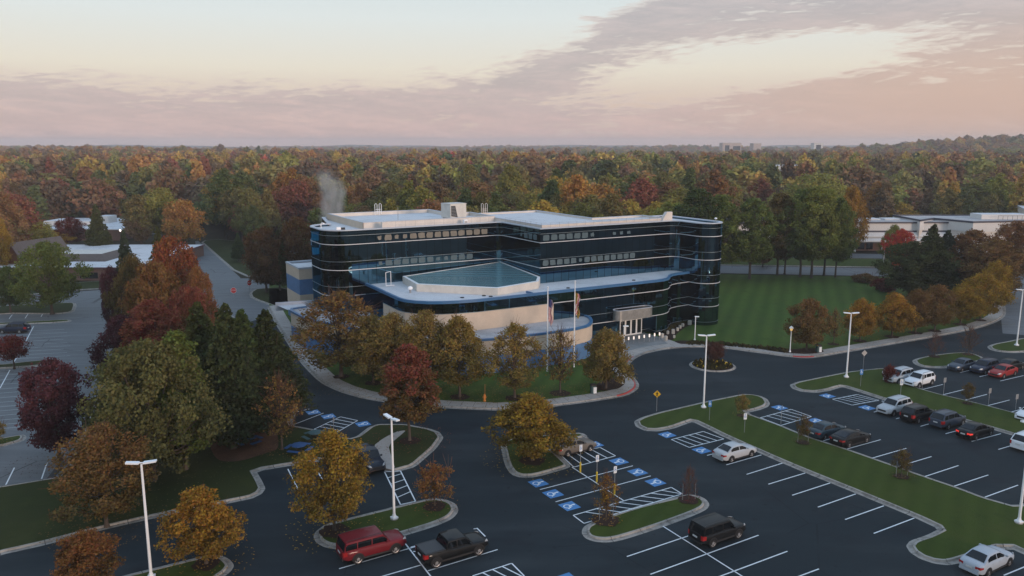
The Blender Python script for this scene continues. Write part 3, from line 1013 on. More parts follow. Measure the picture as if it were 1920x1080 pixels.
def L2W(u, v, z=0.0):
    return Vector((O_.x + u * math.cos(TH) - v * math.sin(TH), O_.y + u * math.sin(TH) + v * math.cos(TH), z))


def arc(cx, cy, r, a0, a1, n=10):
    return [(cx + r * math.cos(R(a0 + (a1 - a0) * k / n)), cy + r * math.sin(R(a0 + (a1 - a0) * k / n))) for k in range(n + 1)]


# tower outline, travelled so that the outside lies to the right (counter-clockwise)
tower = (arc(-26.7, 16.9, 3.9, 180, 270, 12) + [(-1.2, 13)] + arc(-1.2, 11.8, 1.2, 90, 0, 5)[1:] + [(0, 0), (26.2, 0)]
         + arc(26.2, -1.8, 1.8, 90, 0, 6)[1:] + [(28.0, -4.6)] + arc(30.75, -4.6, 2.75, 180, 360, 16)[1:] + [(33.5, 9), (16.5, 9), (16.5, 27.5), (-2.5, 27.5), (-2.5, 37), (-24, 37)] + arc(-26.7, 21, 3.9, 90, 180, 8))
LV = [0.0, 3.43, 7.48, 11.53, 15.56, 17.71]
for i in range(5):
    mb = MB()
    mb.ribbon(tower, LV[i], LV[i + 1], M['glass'], closed=True)
    mb.build('curtain_wall', bld, smooth=R(25))
for z in (3.43, 7.48, 11.53, 15.56):
    mb = MB()
    mb.rail(tower, z - 0.055, z + 0.055, -0.02, 0.05, M['band_white'], True)
    mb.build('trim_band', bld)
for z in (0.72, 4.86, 8.88, 12.88, 16.96):
    mb = MB()
    mb.rail(tower, z - 0.028, z + 0.028, -0.02, 0.03, M['band_dark'], True)
    mb.build('thin_band', bld)
mb = MB()
mb.rail(tower, 17.70, 17.86, -0.55, 0.05, M['coping_grey'], True)
mb.build('roof_coping', bld)
mb = MB()
mb.poly([(p[0], p[1], 17.42) for p in offset(tower, 0.3, True)], M['membrane'])
mb.build('roof', bld)

# window panes, each a pale rounded patch set just off the facade
rw = random.Random(5)


def pane(p, q, z0, z1, m, chip=False):
    """rounded uneven pale patch on the facade line p->q"""
    P, Q = Vector(p), Vector(q)
    d = (Q - P).normalized()
    nrm = Vector((d.y, -d.x))
    L = (Q - P).length
    pts = []
    K = 20
    jit = [rw.uniform(.86, 1.04) for _ in range(K)]
    sk = rw.uniform(-.1, .1)
    for k in range(K):
        a = 2 * PI * k / K
        c, s = math.cos(a), math.sin(a)
        e = 0.34
        x = math.copysign(abs(c) ** e, c) * .46 * jit[k] * (rw.uniform(.45, .7) if chip else 1)
        y = math.copysign(abs(s) ** e, s) * .47 * jit[(k * 7) % K] * (rw.uniform(.5, .8) if chip else 1)
        pt = P + d * (L * (0.5 + x + sk * y * .4)) + nrm * 0.012
        pts.append((pt.x, pt.y, z0 + (z1 - z0) * (0.5 + y)))
    mb = MB()
    mb.face(pts, M[m])
    mb.build('window', bld)


def pane_row(a, b, n0, n1, pitch, z0, z1, m, skip=(), chips=()):
    A, B = Vector(a), Vector(b)
    d = (B - A).normalized()
    for k in range(n0, n1):
        if k in skip:
            continue
        pane(A + d * (k * pitch + .06), A + d * ((k + 1) * pitch - .06), z0, z1, m, k in chips)


pane_row((-28.5, 13), (0, 13), 4, 18, 1.45, 15.82, 16.82, 'patch_warm', (), (4, 6, 7))
pane_row((-28.5, 13), (0, 13), 4, 16, 1.45, 11.78, 12.74, 'patch_cool', (), (4, 11, 12))
pane_row((0, 11), (0, 0), 2, 7, 1.45, 15.82, 16.82, 'patch_cool', (2,), (3,))
pane_row((0.35, 0), (26, 0), 0, 7, 1.5, 15.80, 16.82, 'patch_cool', (), (6,))
pane_row((0.35, 0), (26, 0), 9, 12, 1.5, 15.85, 16.7, 'patch_cool', (), (9, 10, 11))
pane_row((0.35, 0), (26, 0), 0, 14, 1.35, 11.76, 12.76, 'patch_cool', (), (5,))

# penthouse: raised white parapets with sunken roofs
pent_r = [(0.9, 1.0), (26.6, 1.0), (26.6, 7.4), (15.4, 7.4), (15.4, 26.0), (0.9, 26.0)]
pent_l = [(-23.3, 16.6), (0.88, 16.6), (0.88, 26.02), (-3.2, 26.02), (-3.2, 35.8), (-23.3, 35.8)]
for P, zt in ((pent_r, 18.20), (pent_l, 18.48)):
    mb = MB()
    mb.rail(P, 17.40, zt, -0.32, 0.0, M['beige_pale'], True)
    mb.rail(P, zt, zt + 0.07, -0.36, 0.05, M['coping_grey'], True)
    mb.build('parapet', bld)
    mb = MB()
    mb.poly([(p[0], p[1], 17.92) for p in offset(P, 0.31, True)], M['membrane'])
    mb.build('penthouse_roof', bld)
# west face of the penthouse reads as a tall beige wall
mb = MB()
mb.rail([(-23.36, 35.9), (-23.36, 16.5)], 15.0, 18.50, 0.0, 0.08, M['beige'])
mb.build('penthouse_wall', bld)
for (u0, u1, v0, v1, z0, z1) in ((-21.2, -19.6, 13.7, 14.4, 17.43, 18.7), (26.4, 27.6, 0.5, 1.2, 17.43, 19.3)):
    mb = MB()
    xs = [(u0, z0), (u1, z0), (u1, z1), (u0 + (u1 - u0) * .7, z1)] if u0 > 0 else [(u0, z0), (u1 + 1.2, z0), (u1 + 0.2, z0 + .6), (u0 + .7, z1), (u0, z1)]
    if u0 > 0:
        xs = [(u0 - 1.3, z0), (u1, z0), (u1, z1), (u0, z1)]
    mb.face([(a, v0, b) for a, b in xs], M['beige_pale'])
    mb.face([(a, v1, b) for a, b in xs][::-1], M['beige_pale'])
    for k in range(len(xs)):
        (a, b), (c2, d2) = xs[k], xs[(k + 1) % len(xs)]
        mb.face([(a, v0, b), (a, v1, b), (c2, v1, d2), (c2, v0, d2)], M['beige_pale'])
    mb.build('parapet_fin', bld)
mb = MB()
mb.box(-28.6, -27.9, 14.0, 14.5, 17.43, 18.25, M['white_paint'])
mb.box(-27.88, -27.2, 14.05, 14.45, 17.43, 18.15, M['dark'])
mb.build('roof_vent', bld)


def rail_run(path, z, h, name, inset=0.5):
    mb = MB()
    P = offset(path, inset)
    for i in range(len(P) - 1):
        a, b = P[i], P[i + 1]
        n = max(1, int((b - a).length / 1.6))
        for k in range(n + 1):
            p = a.lerp(b, k / n)
            mb.tube([(p.x, p.y, z), (p.x, p.y, z + h)], .022, M['grey_metal'], 4, False)
        for hh in (h, h * .5):
            mb.tube([(a.x, a.y, z + hh), (b.x, b.y, z + hh)], .016, M['grey_metal'], 4, False)
    mb.build(name, bld)


rail_run([(0, 12.4), (0, 0), (26, 0)], 17.43, 1.15, 'roof_railing', 0.62)
rail_run([(-20, 13), (-1.0, 13)], 17.43, 1.15, 'roof_railing', 2.3)
# dark walkway pads and drains on the main roof
for (u, v) in ((-14, 14.6), (-11.2, 14.7), (-8.6, 14.8), (-3.2, 14.8), (-1.6, 14.9), (16.5, .6), (18.6, .55), (20.6, .55)):
    mb = MB()
    mb.box(u - .45, u + .45, v - .13, v + .13, 17.425, 17.55, M['dark'])
    mb.build('roof_pad', bld)

# podium
pod = ([(-24.6, 13.0), (-24.8, -1.2)] + [(-24.5, -2.9), (-23.6, -4.5), (-22.2, -5.9), (-20.4, -6.9), (-18.2, -7.6), (-15.5, -8.0)] + [(-2.6, -8.0), (8.6, -8.0), (17.2, -8.0), (18.9, -7.85), (20.4, -7.3), (21.5, -6.4), (22.4, -5.4), (23.6, -4.6), (25.2, -4.2), (28.0, -4.0)])
pod_up = chaikin(pod[:2], 0, False) + [Vector(p) for p in pod[2:]]
mb = MB()
mb.ribbon(pod, 7.48, 8.95, M['glass'])
mb.build('curtain_wall', bld, smooth=R(25))
iB = 8   # index of (-2.6,-8)
mb = MB()
mb.ribbon([(-24.6, 13.0), (-24.72, 5.0)], 3.0, 7.48, M['glass'])
mb.build('curtain_wall', bld)
beige_path = [(-24.72, 5.0)] + pod[1:iB + 1]
mb = MB()
mb.ribbon(beige_path, 0.0, 7.48, M['beige'])
mb.build('stone_wall', bld, smooth=R(25))
mb = MB()
glass_path = pod[iB:]
mb.ribbon(glass_path, 3.43, 7.48, M['glass'])
mb.build('curtain_wall', bld, smooth=R(25))
# ground storey: recessed entrance between u 9 and 18
g1 = [(-2.6, -8.0), (9.4, -8.0), (9.4, -5.9), (17.6, -5.9), (17.6, -7.97)] + pod[11:]
mb = MB()
mb.ribbon(g1, 0.0, 3.43, M['glass'])
mb.build('curtain_wall', bld, smooth=R(25))
mb = MB()
mb.box(9.4, 17.6, -7.98, -5.9, 3.36, 3.44, M['dark'])
mb.build('entrance_soffit', bld)
for z, mat_, nm, hh, oo in ((7.48, 'band_white', 'trim_band', .055, .05), (3.43, 'band_white', 'trim_band', .055, .05), (4.86, 'band_dark', 'thin_band', .035, .035), (0.72, 'band_dark', 'thin_band', .035, .035)):
    mb = MB()
    mb.rail(glass_path if z > 1 else g1, z - hh, z + hh, -.02, oo, M[mat_])
    mb.build(nm, bld)
mb = MB()
mb.rail(beige_path, 7.42, 7.50, -.02, .03, M['band_dark'])
mb.build('thin_band', bld)
mb = MB()
mb.rail(pod, 8.92, 9.30, -0.35, 0.06, M['coping_blue'])
mb.build('roof_coping', bld)
mb = MB()
mb.poly([(p[0], p[1], 9.02) for p in [(-24.4, 13.2)] + [tuple(p) for p in offset(pod[1:], .2)] + [(28.2, 0.2), (0.1, .2), (0.1, 13.2)]], M['membrane'])
mb.build('podium_roof', bld)
mb = MB()
mb.box(-6.2, -6.0, -7.6, -5.9, 9.03, 9.35, M['coping_blue'])
mb.build('roof_divider', bld)
# skylight
sky_pts = [(-18.9, 11.4), (-19.9, 3.4), (-10.9, -5.7), (-2.6, -3.7), (-0.25, -0.4), (-0.25, 12.6)]
zs = [10.15, 10.15, 10.15, 10.15, 10.2, 11.0]
S = [Vector(p) for p in sky_pts]
inr = offset(sky_pts, 0.42, True)
mb = MB()
n = len(S)
for k in range(n):
    j = (k + 1) % n
    a, b = S[k], S[j]
    mb.face([(a.x, a.y, 9.0), (b.x, b.y, 9.0), (b.x, b.y, zs[j]), (a.x, a.y, zs[k])], M['hvac'])
    mb.face([(a.x, a.y, zs[k]), (b.x, b.y, zs[j]), (inr[j].x, inr[j].y, zs[j] + .03), (inr[k].x, inr[k].y, zs[k] + .03)], M['white_paint'])
    mb.face([(inr[k].x, inr[k].y, zs[k] + .03), (inr[j].x, inr[j].y, zs[j] + .03), (inr[j].x, inr[j].y, zs[j] - .1), (inr[k].x, inr[k].y, zs[k] - .1)], M['hvac'])
skf = mb.build('skylight_frame', bld)
mb = MB()
mb.poly([(inr[k].x, inr[k].y, zs[k] - .02) for k in range(n)], M['skylight'])
mb.build('skylight_glass', bld)
# small things fixed to the podium roof
for (u, v) in ((-12.8, -4.9), (-16.2, -4.6), (-12.2, -5.9), (1.5, -5.8), (14.8, -5.2)):
    mb = MB()
    mb.tube([(u, v, 9.03), (u, v, 9.14)], [.32, .25], M['dark'], 10)
    mb.build('roof_drain', bld)
mb = MB()
mb.tube([(-21.2, 2.8, 9.03), (-21.2, 2.8, 9.6)], .16, M['grey_metal'], 8)
mb.tube([(-21.2, 2.8, 9.55), (-21.2, 2.8, 9.75), (-21.2, 2.8, 9.95), (-21.2, 2.8, 10.05)], [.34, .42, .3, .08], M['white_paint'], 12)
mb.build('roof_ventilator', bld, smooth=True)
mb = MB()
for p, q in (((-22.3, 9.9, 9.03), (-22.3, 9.9, 11.2)), ((-22.3, 9.9, 11.2), (-21.2, 10.6, 11.2)), ((-22.3, 9.9, 9.1), (-20.9, 9.9, 9.1)), ((-21.2, 10.6, 9.03), (-21.2, 10.6, 11.2))):
    mb.tube([p, q], .05, M['white_paint'], 6)
mb.build('davit_frame', bld)

# lower curved block wrapped round the foot of the podium
low = chaikin([(-32.2, 20.5), (-35.4, 20), (-34.8, 11), (-31.5, 3), (-28.0, -4.5), (-25.4, -9.2), (-22.3, -12.2), (-17.9, -13.9), (-10.5, -14.7), (-3.6, -14.9), (-0.2, -14.0), (1.9, -11.9), (3.3, -9.4), (3.4, -8.02)], 1, False)
mb = MB()
mb.ribbon(low, 0.0, 2.6, M['block_blue'])
mb.ribbon(low, 2.6, 4.75, M['beige'])
mb.build('striped_wall', bld, smooth=R(30))
mb = MB()
mb.rail(low, 4.72, 5.02, -0.4, 0.06, M['coping_blue'])
mb.build('roof_coping', bld)
mb = MB()
mb.poly([(p.x, p.y, 4.82) for p in offset(low, .2)] + [(3.0, -7.9, 4.82), (-15.5, -7.9, 4.82), (-20.4, -6.8, 4.82), (-24.2, -3, 4.82), (-24.5, 13.1, 4.82), (-26.4, 13.1, 4.82), (-30.5, 17, 4.82), (-30.5, 20.6, 4.82)], M['roof_gravel'])
mb.build('lower_roof', bld)
for (u, v, a, b, h) in ((-31.5, 4.5, 1.1, .8, .7), (-28.2, 9.2, .9, .9, .9)):
    mb = MB()
    mb.box(u - a, u + a, v - b, v + b, 4.84, 4.84 + h, M['grey_metal'])
    mb.box(u - a * .5, u + a * .5, v - b * .5, v + b * .5, 4.84 + h, 4.9 + h + .25, M['dark'])
    mb.build('roof_fan', bld, bevel=.05)
mb = MB()
mb.rail([(-36.2, 24.2), (-30.0, 23.2)], 4.0, 5.35, 0, .3, M['coping_grey'])
mb.poly([(-35.4, 19.6, 4.86), (-32.1, 20.3, 4.86), (-31.5, 23.5, 4.86), (-36.0, 24.2, 4.86)], M['membrane'])
mb.build('lower_roof', bld)
# blue and beige striped wing behind the west end
wing = [(-30.7, 38.0), (-30.7, 29.4), (-22.0, 29.4), (-22.0, 38.0)]
mb = MB()
for z0, z1, mm in ((0, 2.7, 'block_blue'), (2.7, 5.2, 'beige'), (5.2, 7.9, 'block_blue'), (7.9, 9.75, 'beige')):
    mb.ribbon(wing, z0, z1, M[mm], closed=True)
mb.build('striped_wall', bld)
mb = MB()
mb.rail(wing, 9.7, 10.0, -.3, .05, M['coping_grey'], True)
mb.poly([(p[0], p[1], 9.6) for p in wing], M['membrane'])
mb.build('wing_roof', bld)

# entrance canopy: open steel drum with rounded ends
cano = arc(9.0, -8.9, .9, 90, 270, 8) + arc(14.6, -8.9, .9, 270, 450, 8)
mb = MB()
mb.ribbon(cano, 3.75, 5.35, M['steel'], closed=True)
mb.rail(cano, 5.33, 5.41, -.10, .03, M['coping_grey'], True)
mb.poly([(p[0], p[1], 3.76) for p in cano], M['dark'])
mb.poly([(p[0], p[1], 4.7) for p in cano], M['navy'])
mb.build('entrance_canopy', bld, smooth=R(30))
# doors
for k in range(4):
    u0 = 11.5 + k * 1.14
    mb = MB()
    mb.rail([(u0 + .05, -6.0), (u0 + 1.09, -6.0)], 0.18, 2.75, .0, .02, M['dark_glass'])
    leaf = mb.build('entrance_door', bld)
    mb = MB()
    for a, b in ((u0, u0 + .14), (u0 + 1.0, u0 + 1.14 - .004)):
        mb.box(a, b, -6.12, -5.94, 0.16, 2.8, M['white_paint'])
    mb.box(u0 + .14, u0 + 1.0, -6.11, -5.95, 2.66, 2.8, M['white_paint'])
    mb.box(u0 + .14, u0 + 1.0, -6.11, -5.95, 0.16, .36, M['white_paint'])
    mb.build('door_frame', leaf)
mb = MB()
mb.box(11.38, 16.2, -6.13, -5.93, 2.82, 3.0, M['white_paint'])
mb.build('door_lintel', bld)

# things that stand on the roofs
def on_roof(u, v, z):
    return L2W(u, v, z)


hv = empty('rooftop_unit', on_roof(-5.0, 21.0, 17.92), TH + R(8))
hv.scale = (.88, .88, .9)
tag(hv, 'cream air handling unit with dark louvre standing on the office roof', 'air conditioner')
mb = MB()
pr = [(-1.9, .35), (1.9, .35), (1.9, 3.0), (-1.9, 3.1)]
for y, fl in ((-1.7, 0), (1.7, 1)):
    q = [(a, y, b) for a, b in pr]
    mb.face(q[::-1] if fl else q, M['hvac'])
for k in range(4):
    a, b = pr[k], pr[(k + 1) % 4]
    mb.face([(a[0], -1.7, a[1]), (a[0], 1.7, a[1]), (b[0], 1.7, b[1]), (b[0], -1.7, b[1])], M['hvac'])
mb.box(-1.7, 1.7, -1.5, 1.5, 0, .35, M['grey_metal'])
mb.box(1.0, 1.02, -1.74, -1.72, .5, 2.8, M['grey_metal'])
mb.build('casing', hv, bevel=.04)
mb = MB()
mb.face([(-1.75, -1.72, 0.7), (-.2, -1.72, .45), (-.75, -1.72, 2.7), (-1.75, -1.72, 2.7)], M['dark'])
for k in range(7):
    z = .75 + k * .28
    mb.box(-1.72, -.45 - k * .05, -1.76, -1.73, z, z + .06, M['grey_metal'])
mb.build('louvre', hv)
mb = MB()
mb.box(-1.95, 1.95, -1.75, 1.75, 3.02, 3.12, M['hvac'])
mb.build('cover', hv)

for i, (u, v, lab) in enumerate(((-13.9, 34.9, 'white access ladder hoops on the back parapet near the steam'), (3.6, 25.6, 'pale yellow access ladder hoops on the back parapet beside the air handling unit'))):
    ld = empty('roof_ladder', on_roof(u, v, 17.9), TH)
    tag(ld, lab, 'ladder', 'roof ladders')
    for s in (-.42, .42):
        mb = MB()
        mb.tube([(s - .22, 0, 0), (s - .22, 0, 2.0), (s - .1, 0, 2.15), (s + .1, 0, 2.15), (s + .22, 0, 2.0), (s + .22, 0, .2)], .05, M['white_paint' if i == 0 else 'beige_pale'], 6)
        mb.build('hoop', ld)
    mb = MB()
    for z in (.4, .75, 1.1):
        mb.tube([(-.5, 0, z), (.5, 0, z)], .04, M['white_paint' if i == 0 else 'beige_pale'], 6)
    mb.build('rung', ld)
an = MB()
pa = on_roof(-16.2, 19.4, 17.92)
an.tube([(0, 0, 0), (0, 0, 2.6)], [.05, .03], M['grey_metal'], 6)
an.tube([(0, 0, 0), (0, 0, .2)], [.2, .1], M['grey_metal'], 8)
o = an.build('roof_antenna')
o.location = pa
tag(o, 'thin grey antenna mast on the sunken office roof', 'antenna')
mb = MB()
mb.box(-.35, .35, -.3, .3, 0, .9, M['white_paint'])
mb.box(-.28, .28, -.34, -.3, .2, .7, M['grey_metal'])
o = mb.build('roof_cabinet', bevel=.03)
o.location = on_roof(-5.8, 14.9, 17.43)
o.rotation_euler.z = TH
tag(o, 'small white cabinet on the roof edge below the air handling unit', 'cabinet')
mb = MB()
mb.tube([(0, 0, 0), (0, 0, .7), (.12, 0, .85), (.4, 0, .8)], .08, M['white_paint'], 8)
mb.tube([(.4, 0, .86), (.4, 0, .7)], [.16, .2], M['white_paint'], 8)
o = mb.build('roof_camera', smooth=True)
o.location = on_roof(-30.0, 17.5, 17.86)
tag(o, 'white security camera on the rounded west corner of the office roof', 'camera')
mb = MB()
mb.tube([(0, 0, 0), (0, 0, .5)], .06, M['grey_metal'], 8)
mb.tube([(0, 0, .5), (0, 0, .62), (0, 0, .75)], [.2, .26, .12], M['white_paint'], 10)
o = mb.build('roof_camera', smooth=True)
o.location = on_roof(31.6, -6.0, 17.86)
tag(o, 'white security camera on the rounded east corner of the office roof', 'camera')

# ------------------------------------------------------------------ neighbouring buildings
def plain_block(mb, x0, x1, y0, y1, z0, z1, wall, roofm, lip=.25, trim=None):
    mb.box(x0, x1, y0, y1, z0, z1, wall)


bl = empty('brick_building', (-104, 181, 0))
tag(bl, 'low brown brick building with flat white roof and boxed shingle attic', 'building')
mb = MB()
mb.box(-24, 17, 0, 42, 0, 2.75, M['brick'])
mb.build('wall', bl)
mb = MB()
mb.box(-24.3, 17.3, -.3, 42.3, 2.76, 3.1, M['purple_trim'])
mb.poly([(-24, 0, 3.105), (17, 0, 3.105), (17, 42, 3.105), (-24, 42, 3.105)], M['membrane'])
rf = mb.build('roof', bl)
mb = MB()
A0 = [(-8.5, 9), (6.0, 9), (6.0, 21), (-8.5, 21)]
A1 = [(-7.5, 11), (4.2, 11), (4.2, 19), (-7.5, 19)]
for k in range(4):
    j = (k + 1) % 4
    mb.face([(*A0[k], 3.11), (*A0[j], 3.11), (*A1[j], 4.7), (*A1[k], 4.7)], M['shingle'])
mb.poly([(p[0], p[1], 4.71) for p in A1], M['hvac'])
mb.build('attic', rf)
mb = MB()
mb.box(8.2, 9.0, 11, 12, 3.11, 3.9, M['black'])
mb.build('chimney', rf)
for x0, x1 in ((4.5, 6.2), (6.3, 8.6), (-3, -1.0)):
    mb = MB()
    mb.box(x0, x1, -.04, .02, .5, 1.9, M['dark_glass'])
    mb.build('window', bl)

b1 = empty('flat_roofed_building', (-141, 258, 0))
tag(b1, 'farther low brick building with stepped white roofs among red trees', 'building')
mb = MB()
mb.box(-24, 14, 0, 40, 0, 3.5, M['brick'])
mb.build('wall', b1)
mb = MB()
mb.box(-24.3, 14.3, -.3, 40.3, 3.52, 3.75, M['far_white'])
mb.poly([(-24, 0, 3.755), (14, 0, 3.755), (14, 40, 3.755), (-24, 40, 3.755)], M['membrane'])
rf = mb.build('roof', b1)
for x0, x1, y0, y1, h in ((-18, -11, 12, 22, 1.5), (-20, -15, 4, 10, .9), (-10, -3, 14, 20, 1.2), (-4, 0, 20, 26, 2.4)):
    mb = MB()
    mb.box(x0, x1, y0, y1, 3.76, 3.76 + h, M['far_white'], M['membrane'])
    mb.build('roof_block', rf)
for x in (-23.5, 13.8):
    mb = MB()
    mb.tube([(x, -.2, 3.2), (x, -.4, 3.6)], .25, M['lamp_small'], 8)
    mb.build('wall_lamp', b1)

b3 = empty('gabled_house', (-117.5, 186, 0), R(-14))
tag(b3, 'timber gabled building with grey shingle roof and warm lit eave', 'house')
mb = MB()
mb.box(-2.6, 2.6, 0, 14, 0, 4.4, M['brown_wood'])
mb.face([(-2.6, 0, 4.4), (2.6, 0, 4.4), (0, 0, 7.9)], M['brown_wood'])
mb.face([(-2.6, 14, 4.4), (0, 14, 7.9), (2.6, 14, 4.4)], M['brown_wood'])
mb.build('wall', b3)
mb = MB()
for s in (-1, 1):
    q = [(s * 3.2, -.8, 3.75), (s * 3.2, 14.5, 3.75), (0, 14.5, 8.2), (0, -.8, 8.2)]
    mb.face(q if s > 0 else q[::-1], M['shingle'])
    q2 = [(s * 3.2, -.82, 3.75), (0, -.82, 8.2), (0, -.82, 7.8), (s * 3.0, -.82, 3.55)]
    mb.face(q2, M['purple_trim'])
mb.build('roof', b3)
mb = MB()
mb.box(-1.6, 1.6, -.06, .02, .1, 2.6, M['dark_glass'])
mb.build('window', b3)
mb = MB()
mb.box(-5.8, -2.62, -1.5, 6, 2.6, 2.9, M['shingle'])
for x in (-5.6, -4.2):
    mb.box(x - .12, x + .12, -1.4, -1.16, 0, 2.6, M['brown_wood'])
mb.build('porch', b3)
mb = MB()
mb.tube([(-3.1, -1.2, 4.2), (-5.9, -1.7, 2.3)], .11, M['lamp_amber'], 6)
mb.build('lit_eave', b3)

br_ = empty('showroom_building', (99, 230, 0), R(1.5))
tag(br_, 'long low white building with shaded glass front behind the lawn trees', 'building')
mb = MB()
mb.box(-34, 30, 3.2, 13, 0, 3.6, M['brick'])
mb.box(-34, 30, 0.9, 13.2, 6.2, 8.3, M['far_white'])
mb.build('wall', br_)
mb = MB()
mb.box(-34.3, 30.3, .6, 13.4, 8.3, 8.75, M['navy'])
mb.poly([(-34, 1, 8.76), (30, 1, 8.76), (30, 13, 8.76), (-34, 13, 8.76)], M['roof_gravel'])
rf = mb.build('roof', br_)
for x in (-26, -14, -3, 6, 12, 20):
    mb = MB()
    mb.box(x, x + 4.5, 6, 10, 8.77, 9.15, M['membrane'])
    mb.build('roof_block', rf)
mb = MB()
for (ya, za, yb, zb) in ((-1.0, 3.4, .6, 4.6), (-.2, 4.65, .9, 5.7)):
    mb.face([(-34, ya, za), (30, ya, za), (30, yb, zb), (-34, yb, zb)], M['far_white'])
    mb.face([(-34, ya, za - .35), (30, ya, za - .35), (30, ya, za), (-34, ya, za)], M['far_white'])
    mb.face([(-34, ya, za - .36), (-34, 3.3, za - .36), (30, 3.3, za - .36), (30, ya, za - .36)], M['dark'])
mb.box(-34, 30, .85, 1.0, 5.72, 6.18, M['navy'])
mb.build('awning', br_)
for x0, x1 in ((-30, -25), (-22, -18), (-12, -7), (2.5, 5.0), (5.6, 7.5), (9.8, 13), (16, 20)):
    mb = MB()
    mb.box(x0, x1, 3.05, 3.22, .4, 3.0, M['dark_glass'])
    mb.build('window', br_)
for x in (-31, -20, -9, 0.5, 8.6, 14.5, 24):
    mb = MB()
    mb.box(x - .25, x + .25, -.7, -.2, 0, 3.04, M['far_white'])
    mb.build('column', br_)
b5 = empty('warehouse', (118, 228, 0))
tag(b5, 'white zigzag walled building with dark roof line beyond the evergreen', 'building')
zz = [(0, 2), (7, 8), (12.5, -3), (33, 1), (70, 3), (70, 18), (0, 18)]
mb = MB()
mb.ribbon(zz, 0, 6.4, M['beige_pale'], closed=True)
mb.ribbon(offset(zz, -.25, True), 6.4, 9.0, M['far_white'], closed=True)
mb.build('wall', b5)
mb = MB()
mb.rail(offset(zz, -.25, True), 9.0, 9.5, -.4, .1, M['navy'], True)
mb.poly([(p[0], p[1], 9.2) for p in zz], M['roof_gravel'])
rf = mb.build('roof', b5)
mb = MB()
mb.box(20, 34, 6, 12, 9.21, 10.6, M['far_white'], M['membrane'])
mb.build('roof_block', rf)
mb = MB()
for k in range(9):
    x = 24 + k * 1.4
    mb.tube([(x, 4.5, 9.2), (x, 4.5, 10.4)], .05, M['navy'], 4)
mb.tube([(24, 4.5, 10.4), (36, 4.5, 10.4)], .06, M['navy'], 4)
mb.build('roof_railing', rf)
b6 = empty('grey_hall', (178, 262, 0), R(-25))
tag(b6, 'grey hall with two lit wall lamps behind the zigzag walled building', 'building')
mb = MB()
mb.box(-9, 26, -6, 24, 0, 10.0, M['beige_pale'], M['membrane'])
mb.build('wall', b6)
mb = MB()
mb.box(-9.2, 26.2, -6.2, 24.2, 10.0, 10.25, M['coping_grey'], M['membrane'])
mb.build('roof', b6)
for x in (-7.5, -3.2):
    mb = MB()
    mb.tube([(x, -6.1, 8.0), (x, -6.35, 7.8)], .32, M['lamp_small'], 8)
    mb.build('wall_lamp', b6)

# far buildings in the woods and on the horizon
def far_block(name, px, py, d, w_, h_, dep, wall, lab, cat, extra=()):
    x = (px - CX) / FPX * d
    zt = CAMZ - (py - HOR) / FPX * d
    r = empty(name, (x, d, zt - h_))
    tag(r, lab, cat)
    mb = MB()
    mb.box(-w_ / 2, w_ / 2, 0, dep, -(zt - h_) - 9.5, h_ - .6, M[wall])
    mb.build('wall', r)
    mb = MB()
    mb.box(-w_ / 2 - .4, w_ / 2 + .4, -.4, dep + .4, h_ - .6, h_, M['membrane'])
    mb.build('roof', r)
    for (x0, x1, z0, z1) in extra:
        mb = MB()
        mb.box(x0, x1, -.3, .1, z0, z1, M['dark_glass'])
        mb.build('window', r)


far_block('wide_office', 1472, 309, 500, 26, 8, 16, 'far_white', 'wide white office with dark window strips half hidden in the woods', 'building', ((-14, 15, .8, 2.6), (-2, 15, 3.6, 4.8)))
far_block('low_annex', 1512, 315, 485, 20, 6, 16, 'far_white', 'lower white annex with navy stripe among yellow trees in the woods', 'building', ((-14, 14, 1.5, 3.0),))
far_block('slab_tower', 1366, 267.5, 1900, 44, 24, 30, 'pink_block', 'broad pale hospital like block standing on the horizon', 'building', ((-16, -6, 4, 18), (3, 20, 6, 16)))
far_block('brown_tower', 1413, 268.5, 1900, 18, 24, 30, 'pink_block', 'small brownish block on the wooded crest of the horizon', 'building')
far_block('white_tower', 1526, 268, 1700, 19, 24, 20, 'far_white', 'narrow white block lit pink on the horizon', 'building', ((-5, 5, 2, 20),))
far_block('white_house', 405, 281, 1500, 5, 7, 6, 'far_white', 'tiny white house showing at the far edge of the forest', 'house')
far_block('clearing_house', 315, 347, 420, 8, 4, 8, 'far_white', 'white roof showing through the woods beyond the service road', 'house')
# ------------------------------------------------------------------ street furniture
PLACES = {}


def place_copy(root, table, loc, rz, label):
    c = clone(root, table)
    c.location = loc
    c.rotation_euler = (0, 0, rz)
    c['label'] = label
    return c


# twin-head lamp posts
LH = 8.82
lp = empty('lamp_post', (0, 0, 0))
tag(lp, 'x', 'street lamp', 'tall white lamp posts of the car park')
mb = MB()
mb.tube([(0, 0, .2), (0, 0, LH - .1)], [.115, .075], M['white_paint'], 10)
mb.build('pole', lp, smooth=R(40))
mb = MB()
mb.tube([(0, 0, -.1), (0, 0, .08)], .32, M['concrete'], 14)
mb.box(-.25, .25, -.25, .25, .08, .2, M['white_paint'])
mb.tube([(0, 0, .2), (0, 0, .45)], [.2, .125], M['white_paint'], 10)
mb.build('base', lp, smooth=R(40))
for s in (-1, 1):
    mb = MB()
    P = [(s * .14, -.19, LH - .06), (s * .14, .19, LH - .06), (s * 1.02, .17, LH + .02), (s * 1.02, -.17, LH + .02)]
    q = [(x, y, z + .11) for x, y, z in P]
    mb.face(P if s < 0 else P[::-1], M['grey_metal'])
    mb.face(q[::-1] if s < 0 else q, M['white_paint'])
    for k in range(4):
        j = (k + 1) % 4
        mb.face([P[k], P[j], q[j], q[k]], M['white_paint'])
    mb.tube([(0, 0, LH), (s * .2, 0, LH)], .05, M['white_paint'], 6)
    mb.build('lamp_head', lp)
tb = children_table()
